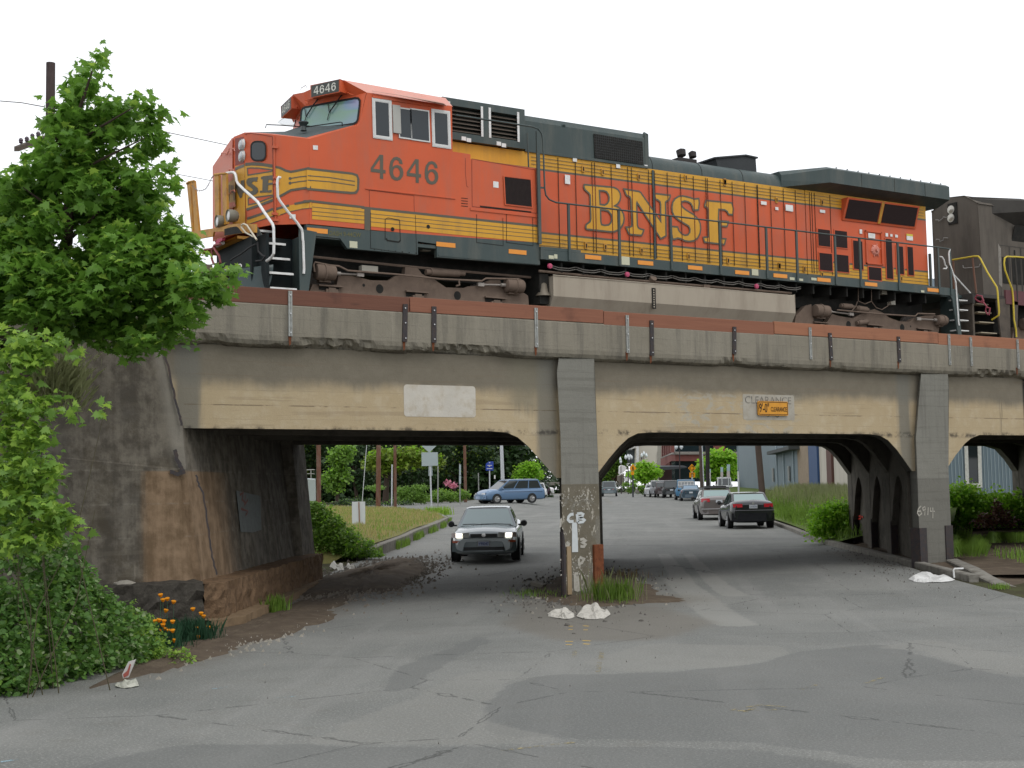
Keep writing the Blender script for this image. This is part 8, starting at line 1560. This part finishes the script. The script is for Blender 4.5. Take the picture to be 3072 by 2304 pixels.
band('VY', xs, lambda x: 340+max(0,(420-x))*.42, lambda x: 400+max(0,(300-x))*.42, -.4, 'stone_band', M_BRC, bE, 1.6)
for i, x in enumerate((60,110,158,206,255)): m = MB(); dd = curve(x); m.prism([dep('VY', x, -200, dd), dep('VY', x+30, -200, dd), dep('VY', x+30, 480+max(0,(300-x))*.42, dd), dep('VY', x, 480+max(0,(300-x))*.42, dd)], FWD*1.0); m.prism([dep('VY', x, 560+max(0,(300-x))*.7, dd), dep('VY', x+26, 560+max(0,(300-x))*.7, dd), dep('VY', x+26, 1150, dd), dep('VY', x, 1150, dd)], FWD*1.0); m.build('brick_pier', M_BRK, bE)
m = MB(); m.prism([dep('VY', x, y, 199) for x, y in ((300,-200),(400,-200),(400,345),(310,350))], FWD*1.4); m.build('brick_pier', M_BRK, bE); m = MB(); m.prism([dep('VY', x, y, 199) for x, y in ((1505,170),(1800,170),(1800,330),(1505,320))], FWD*1.4); m.prism([dep('VY', x, y, 199) for x, y in ((1505,-300),(1800,-300),(1800,168),(1505,168))], FWD*1.4); m.build('brick_panel', M_BRK, bE)
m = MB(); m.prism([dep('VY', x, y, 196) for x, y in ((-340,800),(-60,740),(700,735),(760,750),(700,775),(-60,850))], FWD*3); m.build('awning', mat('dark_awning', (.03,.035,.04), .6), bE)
m = MB(); m.prism([dep('VY', x, y, 199.4) for x, y in ((-20,760),(330,760),(330,1150),(-20,1150))], FWD*.5); m.build('shaded_base', mat('shaded_brick', (.06,.03,.028), .8), bE)  # shade below the awning painted as darker brick
# retaining wall and small bits beyond the roundabout
def slab(name, lab, cat, f, pts, d, mt, th=.4): v = [dep(f, x, y, d) for x, y in pts]; m = MB(); m.prism(v, FWD*th); return tag(m.build(name, mt), lab, cat)
slab('retaining_wall', 'brown retaining wall beyond the end of the road', 'wall', 'VX', [(40,1000),(400,760),(700,900),(700,1150),(40,1150)], 238, mat('brown_wall', (.14,.085,.055), .9, .3, .6), 1)
slab('retaining_wall', 'grey concrete wall end right of the brown retaining wall', 'wall', 'VX', [(690,1000),(845,955),(845,1200),(780,1240),(690,1150)], 215, mat('grey_wall', (.16,.14,.115), .9, .1), 2)
slab('low_wall', 'long low grey kerb wall across the end of the road', 'wall', 'VX', [(-2200,1160),(1000,1180),(1000,1250),(-2200,1250)], 232, M_CURB, .4)
slab('notice_board', 'blank white board in front of the grey wall at the far end', 'sign', 'VX', [(860,1040),(1000,1040),(1000,1140),(860,1140)], 205, M_WHT, .1)
slab('van', 'white vehicle front glimpsed at the far end of the road above the small off-roader', 'car', 'VX', [(715,940),(720,760),(780,700),(900,740),(920,760),(900,830),(830,900)], 212, M_WHT, 1.5)
slab('white_trailer', 'white slatted trailer side glimpsed left of the first brown pole', 'trailer', 'VA', [(195,730),(215,840),(385,850),(390,1250),(270,1250)], 70, mat('pale_grey_trailer', (.36,.41,.41), .6, .08), .5)
m = MB(); fp_ = [dep('VA', x, y, 69.5) for x, y in ((195,680),(325,670),(390,672))]; m.tube(fp_, .025, 5); m.tube([dep('VA', 325, 670, 69.5), dep('VA', 325, 830, 69.5)], .03, 5); m.tube([dep('VA', x, y, 69.5) for x, y in ((200,745),(325,745),(390,748))], .02, 5); tag(m.build('railing', M_GALV), 'grey rail above the pale trailer left of the first brown pole', 'railing')
slab('boulder', 'grey boulder among the shrubs of the traffic island', 'rock', 'VX', [(1150,1460),(1180,1400),(1220,1370),(1270,1420),(1280,1465)], 168, M_CURB, .8)
# ---- telegraph pole with crossarm and wires, upper left ----
dT = 33.0; b = dep('R', 500, 60, dT); t = thing('telegraph_pole', 'old dark telegraph pole with one crossarm and glass insulators behind the maple', 'pole', (b.x, b.y, 0))
TP = [dep('R', 505, 30, dT), dep('R', 495, 460, dT), dep('R', 460, 880, dT)]; ax = (TP[2]-TP[0]).normalized(); m = MB(); m.cyl(TP[0], TP[0]-Vector((0,0,TP[0].z+.1)), .108, .135, 16); m.build('post', mat('old_pole_wood', (.075,.058,.055), .9, .3, 5, dirt=(.035,.028,.028), dirt_amt=.6, bump=.01, bs=25, spec=.1, streak=True), t, smooth=True)
m = MB(); a, b_ = dep('R', 165, 885, dT-1.1), dep('R', 470, 770, dT); e_ = a+(b_-a)*1.6; u_ = Vector((0,0,.06)); s_ = Vector((.05,-.03,0)); m.prism([a-u_-s_, a-u_+s_, a+u_+s_, a+u_-s_], e_-a); xa_ = m.build('crossarm', mat('mossy_crossarm', (.085,.065,.055), .9, .3, 9, dirt=(.12,.14,.05), dirt_amt=.4), t)
for i, (x, y) in enumerate(((208,800),(267,785),(322,755),(380,735))):
    c = dep('R', x, y, dT-1.0+.2*i); m = MB(); m.lathe([(.012,-.16),(.012,-.07),(.035,-.07),(.05,-.05),(.045,-.02),(.055,0),(.04,.04),(.02,.055)], c, (0,0,1), 12); m.build('insulator', mat('purple_brown_glass', (.05,.03,.045), .25), xa_, smooth=True)
def wire(name, lab, pts, r=.012): m = MB(); m.tube(pts, r, 5); return tag(m.build(name, M_DKST), lab, 'cable', 'overhead wires')
wire('overhead_wire', 'wire entering from the left edge to the telegraph pole', [dep('R', -300, 400, 36), dep('R', 0, 408, 35), dep('R', 215, 425, 34.2), dep('R', 445, 467, dT)])
wire('overhead_wire', 'wire running from the telegraph pole through the maple towards the locomotive nose', [dep('R', 520, 480, dT), dep('R', 1050, 570, 36), dep('R', 1390, 655, 38), dep('R', 1640, 715, 40), dep('D', 560, 328, 48), dep('D', 700, 370, 58)])
wire('overhead_wire', 'faint lower wire between the maple and the locomotive handrails', [dep('D', 300, 355, 55), dep('D', 365, 373, 58), dep('D', 445, 388, 62), dep('D', 560, 412, 68)], .014)
# ---- litter, stones ----
def crumple(name, lab, f, outl, h, mtl, seed, n=26, cat='litter', grp=None):
    P = [oG(f, x, y) for x, y in outl]; c = sum(P, Vector())/len(P); r_ = random.Random(seed); k = len(P); m = MB(); rings = 5; vs = []
    for j in range(rings):
        t_ = 1-j/(rings-.35)
        for i in range(n):
            u = i/n*k; a = P[int(u) % k].lerp(P[(int(u)+1) % k], u % 1); p = c.lerp(a, t_*(1+r_.uniform(-.05,.05))); vs.append((p.x, p.y, g(p.x, p.y)+.004+h*min(1, 5*(1-t_))*(1-.75*(1-t_))*(.55+.30*sin(2.3*i*2*pi/n+seed+1.5*t_)+.25*sin(5*i*2*pi/n+2*seed-3*t_))*(1 if j else 0)+(.012*r_.random())))
    vs.append((c.x, c.y, c.z+h*.22)); m.v = vs
    for j in range(rings-1):
        for i in range(n): a = j*n+i; b = j*n+(i+1) % n; m.f.append((a, b, b+n, a+n)); m.m.append(0)
    for i in range(n): m.f.append(((rings-1)*n+i, (rings-1)*n+(i+1) % n, rings*n)); m.m.append(0)
    return tag(m.build(name, mtl), lab, cat, grp)
M_SACK = mat('dirty_white_sack', (.48,.46,.41), .8, .15, 9, dirt=(.22,.20,.16), dirt_amt=.5, bump=.02, bs=30)
crumple('crumpled_sack', 'larger right half of the crumpled white sacks at the foot of the middle pier', 'PB', [(930,1165),(1010,1060),(1150,1010),(1300,1010),(1400,1060),(1510,1130),(1430,1190),(1250,1210),(1050,1205)], .13, M_SACK, 3, grp='white sacks on the road')
crumple('crumpled_sack', 'smaller left half of the crumpled white sacks at the foot of the middle pier', 'PB', [(450,1110),(620,1090),(760,1060),(890,1100),(900,1180),(780,1210),(640,1195),(470,1165)], .10, M_SACK, 4, grp='white sacks on the road')
crumple('crumpled_sack', 'flat white sack lying at the foot of the second pier by the kerb', 'K', [(1075,1515),(1130,1480),(1250,1480),(1340,1490),(1415,1520),(1340,1535),(1200,1538),(1110,1532)], .10, mat('white_sack', (.60,.60,.58), .7, .08, 9, dirt=(.35,.34,.30), dirt_amt=.4, bump=.02, bs=30), 5, grp='white sacks on the road')
crumple('litter_bag', 'pale plastic bag caught at the foot of the green bush left of the oncoming car', 'V', [(340,1110),(380,1085),(450,1110),(455,1135),(400,1140)], .16, M_SACK, 6, 18, grp='litter beyond the left abutment')
crumple('litter_bag', 'second pale bag beside the green bush, further right', 'V', [(470,1110),(510,1095),(525,1125),(560,1150),(500,1145)], .14, M_SACK, 7, 18, grp='litter beyond the left abutment')
crumple('litter_bag', 'small white scrap nearest the roadside gravel by the green bush', 'V', [(660,1135),(700,1140),(708,1160),(670,1160)], .08, M_SACK, 8, 14, grp='litter beyond the left abutment')
crumple('paper_litter', 'crumpled greyish paper at the edge of the brambles', 'P', [(1190,1400),(1300,1380),(1430,1380),(1440,1420),(1310,1440),(1200,1430)], .06, mat('grubby_paper', (.40,.40,.34), .8, .2, 12), 9, 20)
c = oG('P', 1300, 1420); dd = (c-O).dot(FWD); m = MB(); m.prism([dep('P', x, y, dd) for x, y in ((1265,1290),(1330,1160),(1405,1138),(1380,1200),(1330,1320),(1275,1330))], FWD*.03); m.prism([dep('P', x, y, dd-.01) for x, y in ((1275,1290),(1320,1250),(1345,1180),(1355,1190),(1330,1300),(1285,1325))], FWD*.02, 1); tag(m.build('carton', [mat('white_card', (.52,.50,.47), .7), mat('red_print', (.32,.08,.06), .7)]), 'torn red and white carton standing in the brambles at the road edge', 'litter')
c = oG('K', 1400, 1500); m = MB(); m.tube([dep('K', x, y, 24.6) for x, y in ((1400,1500),(1395,1450),(1400,1437),(1465,1435))], .017, 6); tag(m.build('bent_pipe', M_WHT, smooth=True), 'short white bent pipe on the right kerb corner', 'pipe')
r_ = random.Random(77); M_STN = mat('road_stone', (.085,.078,.068), .95, .4, 15); M_STL2 = mat('pale_stone', (.26,.24,.20), .95, .2, 12)
def stone(name, lab, p, s, mtl, grp):
    m = MB(); k = 7; vs = []
    for j, (rr_, zz) in enumerate(((1, 0), (.95, .35), (.55, .62))):
        for i in range(k): a = 2*pi*i/k; q_ = s*rr_*r_.uniform(.75, 1.15); vs.append((p.x+q_*cos(a), p.y+q_*sin(a), p.z+zz*s*r_.uniform(.8, 1.2)-.004))
    m.v = vs; m.f = [(j*k+i, j*k+(i+1) % k, (j+1)*k+(i+1) % k, (j+1)*k+i) for j in range(2) for i in range(k)]+[tuple(range(2*k, 3*k))]; m.m = [0]*len(m.f); return tag(m.build(name, mtl), lab, 'stone', grp)
for x, y, s_, mt, lab in ((785,1310,.055,M_STN,'black chunk of asphalt beside the yellow lane buttons'),(1410,1243,.04,M_STN,'dark pebble right of the crumpled sacks'),(2010,1235,.045,M_STN,'dark pebble furthest right on the road before the middle pier'),(890,1445,.03,M_STN,'dark pebble below the yellow lane buttons'),(330,1183,.035,M_STN,'dark pebble left of the crumpled sacks'),(150,555,.07,M_STN,'dark stone at the left edge of the dirt mound'),(1760,620,.09,M_STL2,'pale rubble lump on the dirt right of the grass clump'),(1800,395,.06,M_STN,'dark stone at the right edge of the dirt mound')):
    stone('stone', lab, oG('PB', x, y), s_, mt, 'loose stones on the road')
m = MB(); pl_ = [oG('PB', *p)+Vector((0,0,.09)) for p in ((175,655),(245,640),(435,690),(375,715))]; m.prism(pl_, (0,0,-.07)); tag(m.build('broken_plank', mat('grey_plank', (.20,.18,.14), .9, .2, 9)), 'broken grey plank lying on the dirt left of the middle pier', 'plank')
crumple('rubble_lump', 'pale lichen-covered rubble on top of the blackened footing', 'P', [(1190,440),(1270,400),(1370,460),(1370,500),(1270,520),(1200,480)], .10, M_STL2, 12, 18, 'rock') if 0 else None
c = dep('P', 1290, 480, 20.2); stone('rubble_lump', 'pale rubble lump on top of the blackened footing', Vector((c.x, c.y, .70)), .17, M_STL2, 'loose stones on the road')
# uncountable grit along the edges
def grit(name, cen, n, sx, sy, ang, s0, s1, mtl, seed):
    r2 = np.random.default_rng(seed); P = r2.normal(0, 1, (n, 2))*[sx, sy]; c_, s_ = cos(ang), sin(ang); m = MB()
    for a, b in P:
        X, Y = cen[0]+a*c_-b*s_, cen[1]+a*s_+b*c_; z = g(X, Y)+.02; q_ = r2.uniform(s0, s1); e = r2.uniform(.6, 1.4, 6)
        m.add([(X-q_*e[0], Y, z-.02), (X, Y-q_*e[1], z-.02), (X+q_*e[2], Y, z-.02), (X, Y+q_*e[3], z-.02), (X+q_*.1, Y, z+q_*e[4]*.7)], [(0,1,4),(1,2,4),(2,3,4),(3,0,4)])
    return struct(m.build(name, mtl), 'stuff')
grit('gravel', (15.6, 22.2), 1500, 1.9, .62, AR, .008, .04, M_STN, 1); grit('gravel', (15.6, 22.3), 500, 1.7, .6, AR, .01, .04, M_STL2, 11); grit('gravel', (13.5, 27.5), 3200, 2.6, .65, AR, .012, .055, mat('mixed_gravel', (.15,.13,.105), .95, .5, 14), 2); grit('gravel', (7.3, 18.9), 500, 1.5, .35, AR, .01, .035, M_STL2, 3); grit('gravel', (16.5, 17.5), 260, 5, 3, 0, .003, .008, M_STN, 4); grit('gravel', (24.6, 22.9), 250, 3.2, .35, AR, .008, .025, M_STN, 5); grit('gravel', (27, 20.6), 400, 2.2, .8, 0, .01, .04, M_STN, 6)
